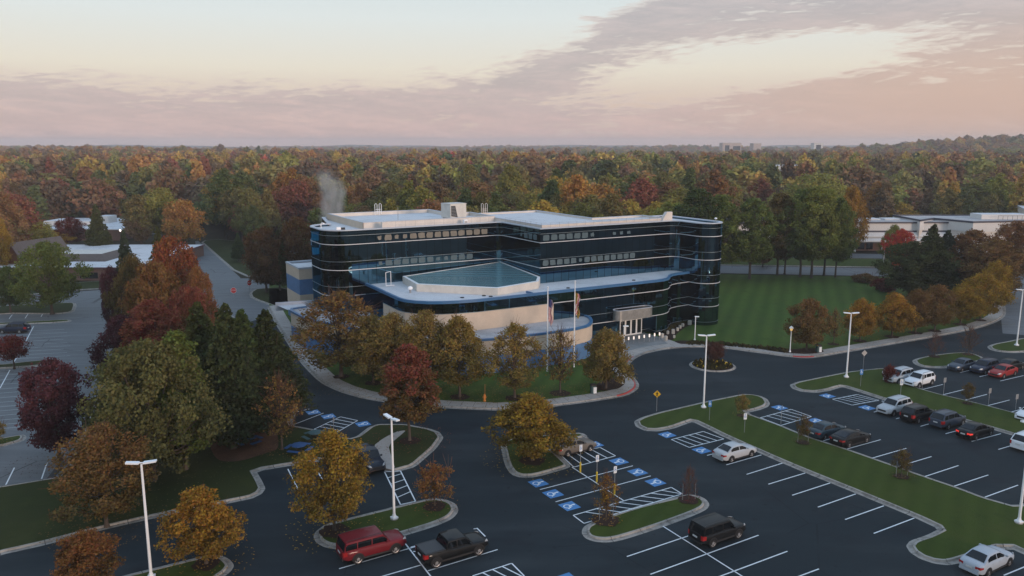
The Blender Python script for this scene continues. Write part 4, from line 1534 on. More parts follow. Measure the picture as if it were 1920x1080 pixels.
LPS = [((265, 871, LH), 'white twin head lamp post beside the orange island tree and the maroon leaved sapling', 10), ((734, 787, LH), 'white twin head lamp post on the island with the maroon car', -50), ((1325, 631, LH), 'white twin head lamp post near the yellow diamond sign', 5), ((1596, 589, LH), 'white twin head lamp post before the orange row beside the grey diamond sign', 0), ((1918, 545, LH), 'white twin head lamp post standing on the small far grass bulb', 0)]
for i, (p, lab, rz) in enumerate(LPS):
    b = at(*p)
    o = lp if i == 0 else place_copy(lp, tb, (0, 0, 0), 0, lab)
    o.location = (b.x, b.y, 0.13)
    o.rotation_euler.z = R(rz)
    o['label'] = lab
b = at(1910, 983)
o = place_copy(lp, tb, (b.x, b.y, .13), R(20), 'white twin head lamp post on the wide grass strip above the lone silver car')

# single-head posts
sp_ = empty('path_lamp', (0, 0, 0))
tag(sp_, 'x', 'street lamp', 'single head white lamp posts')
mb = MB()
mb.tube([(0, 0, 0), (0, 0, 1)], [.07, .055], M['white_paint'], 8)
pole_ = mb.build('pole', sp_, smooth=R(40))
mb = MB()
mb.box(-.14, .55, -.16, .16, -.02, .1, M['white_paint'])
head_ = mb.build('lamp_head', sp_, bevel=.02)
mb = MB()
mb.tube([(0, 0, 0), (0, 0, .25)], [.17, .1], M['white_paint'], 10)
base_ = mb.build('base', sp_)
tb = children_table()


def path_lamp(first, x, y, tx, ty, rz, lab):
    b = at(x, y)
    h = hgt(b, tx, ty)
    o = sp_ if first else clone(sp_, tb)
    o.location = (b.x, b.y, .15)
    o.rotation_euler.z = R(rz)
    o['label'] = lab
    for c in bpy.data.objects:
        if c.parent == o:
            if c.name.startswith('pole'):
                c.scale = (1 + .03 * h, 1 + .03 * h, h - .15)
            elif c.name.startswith('lamp_head'):
                c.location.z = h - .15


path_lamp(True, 1302.5, 639, 1303, 594, -10, 'short white lamp post at the foot of the rounded glass corner')
path_lamp(False, 1167.8, 721, 1174.6, 612, 0, 'white lamp post rising behind the dense tree by the red kerb')
path_lamp(False, 555, 578, 547, 497, 180, 'tall thin lamp post beside the blue striped wing')
path_lamp(False, 332, 432, 331, 411, 0, 'far lamp post standing against the dark woods')
path_lamp(False, 1871, 492, 1866, 456, 0, 'far lamp post showing white through the brown trees')
path_lamp(False, 1656, 500, 1655, 452, 90, 'dark thin lamp post on the verge before the showroom')
pl = empty('garden_lamp', at(1481, 662))
tag(pl, 'white garden lamp post with glowing amber lantern beside the brownish tree', 'street lamp')
mb = MB()
mb.tube([(0, 0, .1), (0, 0, 3.5)], [.08, .055], M['white_paint'], 8)
mb.tube([(0, 0, .1), (0, 0, .45)], [.2, .09], M['white_paint'], 10)
mb.build('pole', pl, smooth=R(40))
mb = MB()
mb.tube([(0, 0, 3.5), (0, 0, 3.85)], [.16, .24], M['lamp_amber'], 10)
mb.build('lantern', pl)
mb = MB()
mb.tube([(0, 0, 3.85), (0, 0, 4.05), (0, 0, 4.2)], [.34, .22, .04], M['white_paint'], 10)
mb.build('cap', pl)

# flagpoles with limp flags
def flag_pole(x, y, tx, ty, lab, kind):
    b = at(x, y)
    h = hgt(b, tx, ty)
    r = empty('flagpole', (b.x, b.y, .13))
    tag(r, lab, 'flagpole')
    mb = MB()
    mb.tube([(0, 0, 0), (0, 0, h)], [.12, .06], M['white_paint'], 10)
    mb.build('pole', r, smooth=R(40))
    mb = MB()
    mb.tube([(0, 0, h - .08), (0, 0, h + .06), (0, 0, h + .16)], [.06, .13, .05], M['white_paint'], 10)
    mb.build('finial', r, smooth=True)
    mb = MB()
    z1, z0 = h - 1.5, h - 4.4
    NX, NZ = 12, 26
    W_ = .62

    def P(i, k):
        s = i / NX
        zz_ = z1 + (z0 - z1) * (k / NZ)
        drop = s * (.25 + .7 * (k / NZ))
        return (.08 + s * W_ * (.85 + .2 * math.sin(k * .4)), .13 * math.sin(s * 10 + k * .12), zz_ - drop)
    for i in range(NX):
        for k in range(NZ):
            s, q = i / NX, k / NZ
            if kind == 'us':
                m = 'flag_blue' if q < .34 and s < .75 else ('flag_red' if (i + k // 3) % 2 == 0 else 'flag_white')
            else:
                quad = (s < .5) == (q < .5)
                m = ('flag_gold' if (i + k // 2) % 2 else 'black') if quad else ('flag_red' if (i // 2 + k // 4) % 2 else 'flag_white')
            mb.face([P(i, k), P(i, k + 1), P(i + 1, k + 1), P(i + 1, k)], M[m])
    mb.build('flag', r, smooth=True, weld=.001)


flag_pole(1026, 698, 1028, 541, 'white flagpole with a drooping striped red and white flag', 'us')
flag_pole(1076, 690, 1079, 530, 'white flagpole with a drooping gold black and red flag', 'md')

# lit bollards in front of the entrance
bo = empty('bollard_light', (0, 0, 0))
tag(bo, 'x', 'bollard light', 'lit bollards across the entrance plaza')
mb = MB()
mb.tube([(0, 0, 0), (0, 0, .72)], .05, M['grey_metal'], 8)
mb.build('post', bo)
mb = MB()
mb.tube([(0, 0, .72), (0, 0, 1.2)], .115, M['lamp_on'], 12)
mb.build('lantern', bo, smooth=R(40))
mb = MB()
mb.tube([(0, 0, 1.2), (0, 0, 1.25)], .13, M['grey_metal'], 12)
mb.build('cap', bo)
tb = children_table()
for i, (x, y) in enumerate(((1178.4, 645.5), (1188, 644.5), (1198, 643), (1207.6, 641.5), (1217.3, 640), (1227, 638.4), (1236.4, 636.8))):
    o = bo if i == 0 else clone(bo, tb)
    o.location = at(x, y, .155)
    o['label'] = 'glowing white bollard light on the entrance plaza' if 0 < i < 6 else ('glowing bollard light at the tree end of the entrance row' if i == 0 else 'glowing bollard light at the stone blocks end of the row')

# limestone blocks along the bed
for i, (x, y, s) in enumerate(((1241, 633, 1.0), (1248, 638, 1.0), (1252, 626.5, .8), (1262, 626, 1.1), (1270, 620.5, .85), (1275, 616, .8), (1280, 612.5, .8), (1293, 609, 1.1), (1264, 634, .7))):
    p = at(x, y, .15)
    mb = MB()
    w_ = .27 * s
    mb.box(-w_, w_, -w_ * .9, w_ * .9, 0, .72 * s, M['stone'])
    o = mb.build('stone_block', bevel=.06)
    o.location = p
    o.rotation_euler.z = R(30 + 17 * i)
    tag(o, 'pale limestone block set in the mulch bed by the glass corner', 'stone', 'limestone blocks of the entrance bed')

# signs
def sign_post(name, base, top, lab, cat, face, rz, m='grey_metal', size=(.3, .45), bollard=False, back=False, post_z=0.14, group=None):
    b = at(*base)
    h = hgt(b, *top)
    r = empty(name, (b.x, b.y, post_z), R(rz))
    tag(r, lab, cat, group)
    mb = MB()
    mb.tube([(0, 0, 0), (0, 0, h - .02)], .03, M['grey_metal'], 6)
    mb.build('post', r)
    if bollard:
        mb = MB()
        mb.tube([(0, 0, 0), (0, 0, 1.0), (0, 0, 1.05)], [.085, .085, .03], M['yellow'], 10)
        mb.build('bollard', r)
    w_, h_ = size
    mb = MB()
    if face == 'diamond':
        a = w_
        q = [(0, -.045, h - 2 * a), (a, -.045, h - a), (0, -.045, h), (-a, -.045, h - a)]
        mb.face(q, M[m])
        mb.face([(x, -.03, z) for x, _, z in q][::-1], M['grey_metal'])
        for k in range(4):
            A, B = q[k], q[(k + 1) % 4]
            mb.face([A, (A[0], -.03, A[2]), (B[0], -.03, B[2]), B], M['grey_metal'])
        pl_ = mb.build('panel', r)
        if not back:
            mb = MB()
            c = h - a
            mb.face([(.05 * math.cos(k * PI / 5), -.049, c + .27 + .05 * math.sin(k * PI / 5)) for k in range(10)], M['black'])
            for A, B, ww in (((0, .2), (0, -.05), .13), ((-.02, -.05), (-.12, -.32), .07), ((.02, -.05), (.11, -.32), .07), ((-.05, .16), (-.17, -.02), .05), ((.05, .16), (.16, .0), .05)):
                A, B = Vector(A), Vector(B)
                n_ = (B - A).normalized()
                n_ = Vector((-n_.y, n_.x)) * ww / 2
                mb.face([(A.x - n_.x, -.049, c + A.y - n_.y), (B.x - n_.x, -.049, c + B.y - n_.y), (B.x + n_.x, -.049, c + B.y + n_.y), (A.x + n_.x, -.049, c + A.y + n_.y)][::-1], M['black'])
            mb.build('symbol', pl_)
    else:
        mb.box(-w_ / 2, w_ / 2, -.05, -.032, h - h_, h, M[m])
        pl_ = mb.build('panel', r)
        if face == 'access':
            mb = MB()
            y = -.053
            c = h - h_ * .42
            k_ = h_ * .5
            M2 = M['sign_white'] if m == 'sign_blue' else M['sign_blue']
            mb.box(-.16 * k_, .0, y, y + .002, c - .1 * k_, c + .35 * k_, M2)
            mb.box(-.16 * k_, .28 * k_, y - .001, y + .001, c - .18 * k_, c - .05 * k_, M2)
            mb.face([(-.05 * k_ + .12 * k_ * math.cos(a * PI / 5), y, c + .52 * k_ + .12 * k_ * math.sin(a * PI / 5)) for a in range(10)], M2)
            mb.face([(.0 * k_ + .34 * k_ * math.cos(a * PI / 7), y + .0015, c - .3 * k_ + .3 * k_ * math.sin(a * PI / 7)) for a in range(14)], M2)
            mb.face([(.0 * k_ + .22 * k_ * math.cos(a * PI / 7), y + .0008, c - .3 * k_ + .18 * k_ * math.sin(a * PI / 7)) for a in range(14)], M[m])
            mb.build('symbol', pl_)
    return r


sign_post('crossing_sign', (1231, 773), (1230, 734), 'yellow diamond pedestrian sign on the grass tip by the loop road', 'road sign', 'diamond', -12, 'sign_yellow', (.44, .44))
sign_post('crossing_sign', (1618, 694), (1619, 658), 'bare grey back of a diamond sign behind the blue sign', 'road sign', 'diamond', 10, 'grey_metal', (.44, .44), back=True)
ACC = 'accessible parking signs'
sign_post('parking_sign', (1329.8, 790), (1329.8, 753), 'blue accessible parking sign on the strip beside the tall white post', 'parking sign', 'access', 0, 'sign_blue', (.36, .75), group=ACC)
sign_post('parking_sign', (1395.5, 813), (1395, 777), 'white and blue parking sign on the strip above the lone silver saloon', 'parking sign', 'access', 5, 'sign_white', (.34, .7), group=ACC)
sign_post('parking_sign', (1613, 726), (1612.5, 694), 'blue accessible parking sign at the tip of the upper strip', 'parking sign', 'access', 0, 'sign_blue', (.4, .75), group=ACC)
sign_post('parking_sign', (1688, 743), (1688, 713), 'white and blue parking sign above the silver crossover on the upper strip', 'parking sign', 'access', 0, 'sign_white', (.38, .75), group=ACC)
sign_post('parking_sign', (1088, 885.4), (1087, 834), 'accessible sign on yellow bollard beside the tan car', 'parking sign', 'access', 30, 'sign_white', (.34, .65), True, post_z=0, group=ACC)
sign_post('parking_sign', (1118.8, 904), (1118, 853), 'accessible sign on yellow bollard between two blue squares, middle of three', 'parking sign', 'access', 30, 'sign_white', (.34, .65), True, post_z=0, group=ACC)
sign_post('parking_sign', (1152, 927), (1152, 874), 'accessible sign on yellow bollard above the long hatched strip', 'parking sign', 'access', 30, 'sign_white', (.34, .65), True, post_z=0, group=ACC)
sign_post('parking_sign', (1463.9, 797.8), (1463.9, 762.5), 'sign seen edge on before the hatching near the blue green saloon', 'parking sign', 'plain', 70, 'grey_metal', (.34, .6))
sign_post('parking_sign', (626, 812.6), (625.3, 784.4), 'small sign post at the hatched bay behind the big orange tree', 'parking sign', 'plain', 70, 'grey_metal', (.3, .5))
for i, (b, tpx, lab) in enumerate((((1728.6, 731), (1731, 704), 'grey sign back beside the white crossover'), ((1768.6, 741), (1770.5, 710), 'grey sign back between the white crossover and the round shrub tree'), ((1852.8, 761), (1854.5, 730), 'grey sign back just past the round shrub tree'), ((1903.6, 770), (1906, 741), 'grey sign back nearest the half hidden white car'))):
    sign_post('parking_sign', b, tpx, lab, 'parking sign', 'plain', 20, 'grey_metal', (.42, .62), group='sign backs on the upper strip')


def letter_mesh(ch):
    pass


def stop_sign(base, top, lab, rz=0):
    b = at(*base)
    h = hgt(b, *top)
    r = empty('stop_sign', (b.x, b.y, .02), R(rz))
    tag(r, lab, 'stop sign', 'stop signs at the junction')
    mb = MB()
    mb.tube([(0, 0, 0), (0, 0, h)], .04, M['grey_metal'], 6)
    mb.build('post', r)
    mb = MB()
    rr_ = .62
    for y, m, rad in ((-.06, 'sign_white', rr_), (-.064, 'sign_red', rr_ * .92)):
        mb.face([(rad * math.cos(R(22.5 + 45 * k)), y, h - .5 + rad * math.sin(R(22.5 + 45 * k))) for k in range(8)], M[m])
    mb.face([(rr_ * math.cos(R(22.5 + 45 * k)), -.045, h - .5 + rr_ * math.sin(R(22.5 + 45 * k))) for k in range(8)][::-1], M['grey_metal'])
    p_ = mb.build('panel', r)
    cu = bpy.data.curves.new('lettering', 'FONT')
    cu.body = 'STOP'
    cu.size = .42
    cu.align_x = 'CENTER'
    cu.align_y = 'CENTER'
    tmp = bpy.data.objects.new('tmp', cu)
    COL.objects.link(tmp)
    me = bpy.data.meshes.new_from_object(tmp.evaluated_get(bpy.context.evaluated_depsgraph_get()))
    bpy.data.objects.remove(tmp)
    me.materials.clear()
    me.materials.append(M['sign_white'])
    o = bpy.data.objects.new('lettering', me)
    COL.objects.link(o)
    o.parent = p_
    o.location = (0, -.069, h - .5)
    o.rotation_euler = (PI / 2, 0, 0)


stop_sign((439, 562), (439, 540), 'red octagonal stop sign on the dark asphalt of the junction', 10)
stop_sign((468.5, 552), (471, 526), 'red octagonal stop sign turned away beside the dark evergreen trunks', 55)

# hydrant, bins, picnic tables
hy = empty('fire_hydrant', at(908.5, 752, .13))
tag(hy, 'small orange fire hydrant on the lawn between two tree rings', 'fire hydrant')
mb = MB()
mb.tube([(0, 0, 0), (0, 0, .06), (0, 0, .07), (0, 0, .62), (0, 0, .66), (0, 0, .82), (0, 0, .9)], [.2, .2, .14, .14, .17, .13, .03], M['hydrant'], 12)
mb.build('barrel', hy, smooth=R(40))
mb = MB()
mb.tube([(-.24, 0, .5), (.24, 0, .5)], .07, M['hydrant'], 8)
mb.tube([(0, -.24, .5), (0, 0, .5)], .085, M['hydrant'], 8)
mb.build('nozzle', hy)
mb = MB()
mb.tube([(.05, .1, .8), (.06, .14, 2.1)], .02, M['hydrant'], 5)
mb.build('marker_rod', hy)
for (x, y, lab) in ((1112, 737, 'dark litter bin with pale panel by the dense tree on the walk'), (1534, 660, 'dark litter bin on the walk beside the brownish tree')):
    r = empty('litter_bin', at(x, y, .15), R(12))
    tag(r, lab, 'litter bin', 'litter bins on the walk')
    mb = MB()
    mb.box(-.32, .32, -.3, .3, 0, .95, M['picnic_green'])
    mb.build('body', r, bevel=.04)
    mb = MB()
    mb.box(-.05, .36, -.34, -.31, .05, .85, M['sign_white'])
    mb.build('panel', r)
    mb = MB()
    mb.box(-.38, .38, -.36, .36, .97, 1.18, M['black'])
    mb.build('lid', r, bevel=.05)
pt = empty('picnic_table', (0, 0, 0))
tag(pt, 'x', 'picnic table', 'octagonal picnic tables')
mb = MB()
tp = [(.62 * 1.3 * math.cos(R(22.5 + 45 * k)), .62 * 1.3 * math.sin(R(22.5 + 45 * k))) for k in range(8)]
for z, fl in ((.72, 1), (.77, 0)):
    q = [(a, b, z) for a, b in tp]
    mb.face(q[::-1] if fl else q, M['picnic_blue'])
mb.ribbon(tp, .72, .77, M['picnic_blue'], closed=True)
mb.build('tabletop', pt)
for k in range(4):
    a = R(45 + 90 * k)
    c, s = math.cos(a), math.sin(a)
    mb = MB()
    xf = Matrix.Rotation(a, 4, 'Z')
    mb.box(.98, 1.38, -.62, .62, .43, .48, M['picnic_blue'], xf=xf)
    mb.build('bench', pt)
    mb = MB()
    mb.tube([(c * .25, s * .25, .72), (c * .3, s * .3, .06), (c * 1.18, s * 1.18, .06), (c * 1.18, s * 1.18, .43)], .035, M['black'], 6)
    mb.build('leg', pt)
tb = children_table()
for i, (x, y, rz, lab) in enumerate(((467, 833, 10, 'blue picnic table on the brown woodchip bed'), (561, 847, 30, 'bright blue picnic table on the grass'), (592, 823, 0, 'dark green picnic table on the grass near the hatched bay'))):
    o = pt if i == 0 else clone(pt, tb)
    o.location = at(x, y, .16)
    o.rotation_euler.z = R(rz)
    o['label'] = lab
    if i == 2:
        for c in bpy.data.objects:
            if c.parent == o:
                c.data = c.data.copy()
                for k, mm in enumerate(c.data.materials):
                    if mm == M['picnic_blue']:
                        c.data.materials[k] = M['picnic_green']

# yellow flowers and stones of the roundabout bed
rf_ = random.Random(3)
mb = MB()
cc = at(1336, 686)
for k in range(260):
    r_, a = 2.7 * math.sqrt(rf_.random()), rf_.random() * 2 * PI
    x, y, s = cc.x + r_ * math.cos(a), cc.y + r_ * math.sin(a), rf_.uniform(.1, .26)
    z = .14 + rf_.uniform(.02, .28)
    m = M['yellow'] if rf_.random() < .09 else M['foliage_bed']
    for q in range(2):
        b_ = rf_.random() * PI
        dx, dy = math.cos(b_) * s, math.sin(b_) * s
        mb.face([(x - dx, y - dy, z - s * .5), (x + dx, y + dy, z - s * .5), (x + dx * .4, y + dy * .4, z + s), (x - dx * .4, y - dy * .4, z + s)], m)
o = mb.build('ground_cover')
tag(o, kind='stuff')
# low shrubs along the beds
mb = MB()
for k in range(900):
    tt = rf_.random()
    if k < 520:
        path = [(1290, 645), (1330, 645), (1380, 649), (1440, 655), (1475, 660)]
    else:
        path = [(1246, 624), (1262, 614), (1285, 605), (1306, 602)]
    u = tt * (len(path) - 1)
    i = min(int(u), len(path) - 2)
    f = u - i
    p = at(path[i][0] + (path[i + 1][0] - path[i][0]) * f + rf_.uniform(-3, 3), path[i][1] + (path[i + 1][1] - path[i][1]) * f + rf_.uniform(-2, 2), .15)
    s = rf_.uniform(.12, .3)
    b_ = rf_.random() * PI
    dx, dy = math.cos(b_) * s, math.sin(b_) * s
    z = p.z + rf_.uniform(0, .35)
    mb.face([(p.x - dx, p.y - dy, z - s * .3), (p.x + dx, p.y + dy, z - s * .3), (p.x + dx * .3, p.y + dy * .3, z + s), (p.x - dx * .3, p.y - dy * .3, z + s)], M['foliage_bed'])
o = mb.build('ground_cover')
tag(o, kind='stuff')

# steam rising behind the roof
pst = L2W(-19, 42, 13.5)
mb = MB()
N_ = 16
prof = [(0, 3.2), (2, 3.4), (4, 3.6), (6.5, 3.8), (9, 4.0), (11.5, 3.8), (14, 2.5)]
for i in range(len(prof) - 1):
    (z0, r0), (z1, r1) = prof[i], prof[i + 1]
    ox0, ox1 = -z0 * .22 - .8 * math.sin(z0 * .5), -z1 * .22 - .8 * math.sin(z1 * .5)
    for k in range(N_):
        a, b_ = 2 * PI * k / N_, 2 * PI * (k + 1) / N_
        mb.face([(ox0 + r0 * math.cos(a), r0 * math.sin(a), z0), (ox0 + r0 * math.cos(b_), r0 * math.sin(b_), z0), (ox1 + r1 * math.cos(b_), r1 * math.sin(b_), z1), (ox1 + r1 * math.cos(a), r1 * math.sin(a), z1)], None)
mb.face([(r * 1.6, 0, 0) if False else (1.6 * math.cos(2 * PI * k / N_), 1.6 * math.sin(2 * PI * k / N_), 0) for k in range(N_)][::-1], None)
zt, rt = prof[-1]
oxt = -zt * .22 - .8 * math.sin(zt * .5)
mb.face([(oxt + rt * math.cos(2 * PI * k / N_), rt * math.sin(2 * PI * k / N_), zt) for k in range(N_)], None)
so_ = mb.build('steam_plume', weld=.001)
so_.location = pst
tag(so_, 'grey white steam plume rising behind the office roof', 'steam', kind='stuff')
m, t, out = newmat('steam')
v = nd(t, 'ShaderNodeVolumePrincipled')
v.inputs['Color'].default_value = (0.9, 0.88, 0.86, 1)
tco = t.nodes.new('ShaderNodeTexCoord').outputs['Object']
nz = noise(t, mapping(t, tco, (1, 1, .55)), .3, 5, .62, 1.2)
dn = mathn(t, 'MULTIPLY', ramp(t, nz, .32, .64), .95)
spz = t.nodes.new('ShaderNodeSeparateXYZ')
t.links.new(tco, spz.inputs[0])
fade = mathn(t, 'SUBTRACT', 1.0, ramp(t, spz.outputs[2], 6.0, 13.6))
axx = mathn(t, 'ADD', spz.outputs[0], mathn(t, 'ADD', mathn(t, 'MULTIPLY', spz.outputs[2], .22), mathn(t, 'MULTIPLY', mathn(t, 'SINE', mathn(t, 'MULTIPLY', spz.outputs[2], .5)), .8)))
rad = mathn(t, 'SQRT', mathn(t, 'ADD', mathn(t, 'MULTIPLY', axx, axx), mathn(t, 'MULTIPLY', spz.outputs[1], spz.outputs[1])))
wob = mathn(t, 'ADD', rad, mathn(t, 'MULTIPLY', mathn(t, 'SUBTRACT', noise(t, tco, .5, 4, .6), .5), 3.0))
side = mathn(t, 'SUBTRACT', 1.0, ramp(t, wob, .6, 2.9))
t.links.new(mathn(t, 'MULTIPLY', mathn(t, 'MULTIPLY', dn, fade), side), v.inputs['Density'])
t.links.new(v.outputs[0], out.inputs['Volume'])
so_.data.materials.clear()
so_.data.materials.append(m)
# ------------------------------------------------------------------ vehicles
def wheel_parts(parent, x, y, r, wd):
    s = 1 if y > 0 else -1
    mb = MB()
    prof = [(-wd / 2, r * .70), (-wd / 2, r * .93), (-wd / 2 + .03, r), (wd / 2 - .03, r), (wd / 2, r * .93), (wd / 2, r * .70)]
    N = 22
    for i in range(len(prof) - 1):
        (y0, r0), (y1, r1) = prof[i], prof[i + 1]
        for k in range(N):
            a, b = 2 * PI * k / N, 2 * PI * (k + 1) / N
            mb.face([(r0 * math.cos(a), y0, r0 * math.sin(a)), (r1 * math.cos(a), y1, r1 * math.sin(a)), (r1 * math.cos(b), y1, r1 * math.sin(b)), (r0 * math.cos(b), y0, r0 * math.sin(b))], M['tyre'])
    for yy in (-wd / 2 + .05, wd / 2 - .05):
        mb.face([(r * .72 * math.cos(2 * PI * k / N), yy, r * .72 * math.sin(2 * PI * k / N)) for k in range(N)], M['black'])
    w_ = mb.build('wheel', parent, smooth=R(35))
    w_.location = (x, y, r)
    mb = MB()
    yo = s * (wd / 2 - .015)
    ri = r * .70
    for k in range(N):
        a, b = 2 * PI * k / N, 2 * PI * (k + 1) / N
        q = [(ri * math.cos(a), yo, ri * math.sin(a)), (ri * math.cos(b), yo, ri * math.sin(b)), (ri * .86 * math.cos(b), yo - s * .01, ri * .86 * math.sin(b)), (ri * .86 * math.cos(a), yo - s * .01, ri * .86 * math.sin(a))]
        mb.face(q, M['rim'])
    for k in range(5):
        a = 2 * PI * k / 5 + .3
        for da in (-.16, .16):
            p = Vector((ri * .9 * math.cos(a + da), yo - s * .01, ri * .9 * math.sin(a + da)))
            q = Vector((ri * .14 * math.cos(a + da * 3), yo + s * .012, ri * .14 * math.sin(a + da * 3)))
            t_ = Vector((-math.sin(a), 0, math.cos(a))) * ri * .085
            mb.face([p - t_, p + t_, q + t_, q - t_], M['rim'])
    mb.face([(ri * .24 * math.cos(2 * PI * k / 12), yo + s * .014, ri * .24 * math.sin(2 * PI * k / 12)) for k in range(12)], M['rim'])
    mb.build('rim', w_)


def loft(stations, m, name, parent, smooth=R(38), under=None):
    """stations: list of (x, [(y,z)...]) half rings from the keel up to the centre line, mirrored"""
    mb = MB()
    rings = []
    for x, ring in stations:
        left = [(x, y, z) for y, z in ring]
        right = [(x, -y, z) for y, z in ring][::-1]
        rings.append(left + right)
    n = len(rings[0])
    for i in range(len(rings) - 1):
        for k in range(n):
            a, b = rings[i], rings[i + 1]
            j = (k + 1) % n
            mb.face([a[k], a[j], b[j], b[k]], under if (under and k in (n - 1,)) else m)
    mb.face(rings[0][::-1], m)
    mb.face(rings[-1], m)
    return mb.build(name, parent, smooth=smooth, weld=.0008)


def lerp_tab(tab, x):
    for (x0, v0), (x1, v1) in zip(tab, tab[1:]):
        if x <= x1:
            f = (x - x0) / (x1 - x0) if x1 > x0 else 0
            f = max(0, min(1, f))
            return v0 + (v1 - v0) * f
    return tab[-1][1]


CARS = {
    # L length, W width; top: body line without cabin; cab: cabin foot and roof in x; z: roof height
    'saloon': dict(L=4.75, W=1.82, R=.33, wb=(1.42, -1.36), top=[(-2.37, .72), (-2.30, .94), (-2.1, 1.0), (-1.45, 1.03), (0, .98), (.85, .96), (1.3, .93), (2.0, .80), (2.28, .70), (2.37, .55)], sill=.22, cab=(1.12, .28, -1.0, -1.82), zr=1.46, rw=.60, doors=(-1.15, -.18, .82)),
    'coupe': dict(L=4.85, W=1.86, R=.34, wb=(1.45, -1.40), top=[(-2.42, .70), (-2.36, .95), (-2.2, 1.02), (-1.6, 1.03), (0, .97), (.85, .95), (1.3, .92), (2.05, .79), (2.33, .68), (2.42, .54)], sill=.20, cab=(1.15, .18, -.85, -2.02), zr=1.43, rw=.58, doors=(-1.2, -.22, .82)),
    'hatch': dict(L=4.25, W=1.74, R=.32, wb=(1.3, -1.24), top=[(-2.12, .70), (-2.08, .92), (-1.9, 1.0), (0, .97), (.8, .95), (1.2, .92), (1.85, .80), (2.06, .68), (2.12, .55)], sill=.22, cab=(1.05, .25, -1.5, -1.98), zr=1.50, rw=.60, doors=(-1.25, -.2, .75)),
    'suv': dict(L=4.70, W=1.88, R=.37, wb=(1.42, -1.34), top=[(-2.35, .75), (-2.31, 1.02), (-2.1, 1.10), (0, 1.08), (.85, 1.06), (1.25, 1.04), (2.0, .93), (2.27, .80), (2.35, .62)], sill=.30, cab=(1.12, .42, -1.75, -2.24), zr=1.70, rw=.66, doors=(-1.25, -.18, .82)),
    'bigsuv': dict(L=5.15, W=2.00, R=.41, wb=(1.55, -1.45), top=[(-2.57, .80), (-2.54, 1.10), (-2.4, 1.18), (0, 1.17), (.85, 1.16), (1.2, 1.15), (2.25, 1.08), (2.5, .95), (2.57, .70)], sill=.38, cab=(1.18, .62, -2.32, -2.50), zr=1.86, rw=.80, doors=(-1.45, -.3, .82)),
    'boxsuv': dict(L=4.80, W=1.90, R=.39, wb=(1.42, -1.38), top=[(-2.40, .78), (-2.37, 1.06), (-2.25, 1.12), (0, 1.10), (.85, 1.09), (1.2, 1.08), (2.1, 1.00), (2.33, .88), (2.40, .66)], sill=.38, cab=(1.12, .50, -2.12, -2.33), zr=1.80, rw=.74, doors=(-1.35, -.25, .80)),
    'pickup': dict(L=5.45, W=1.96, R=.42, wb=(1.80, -1.78), top=[(-2.72, .86), (-2.70, 1.16), (-2.6, 1.22), (-.9, 1.22), (0, 1.16), (1.1, 1.14), (1.35, 1.13), (2.4, 1.06), (2.65, .92), (2.72, .70)], sill=.42, cab=(1.36, .72, -.72, -.95), zr=1.82, rw=.74, doors=(-.86, -.02, .98)),
}


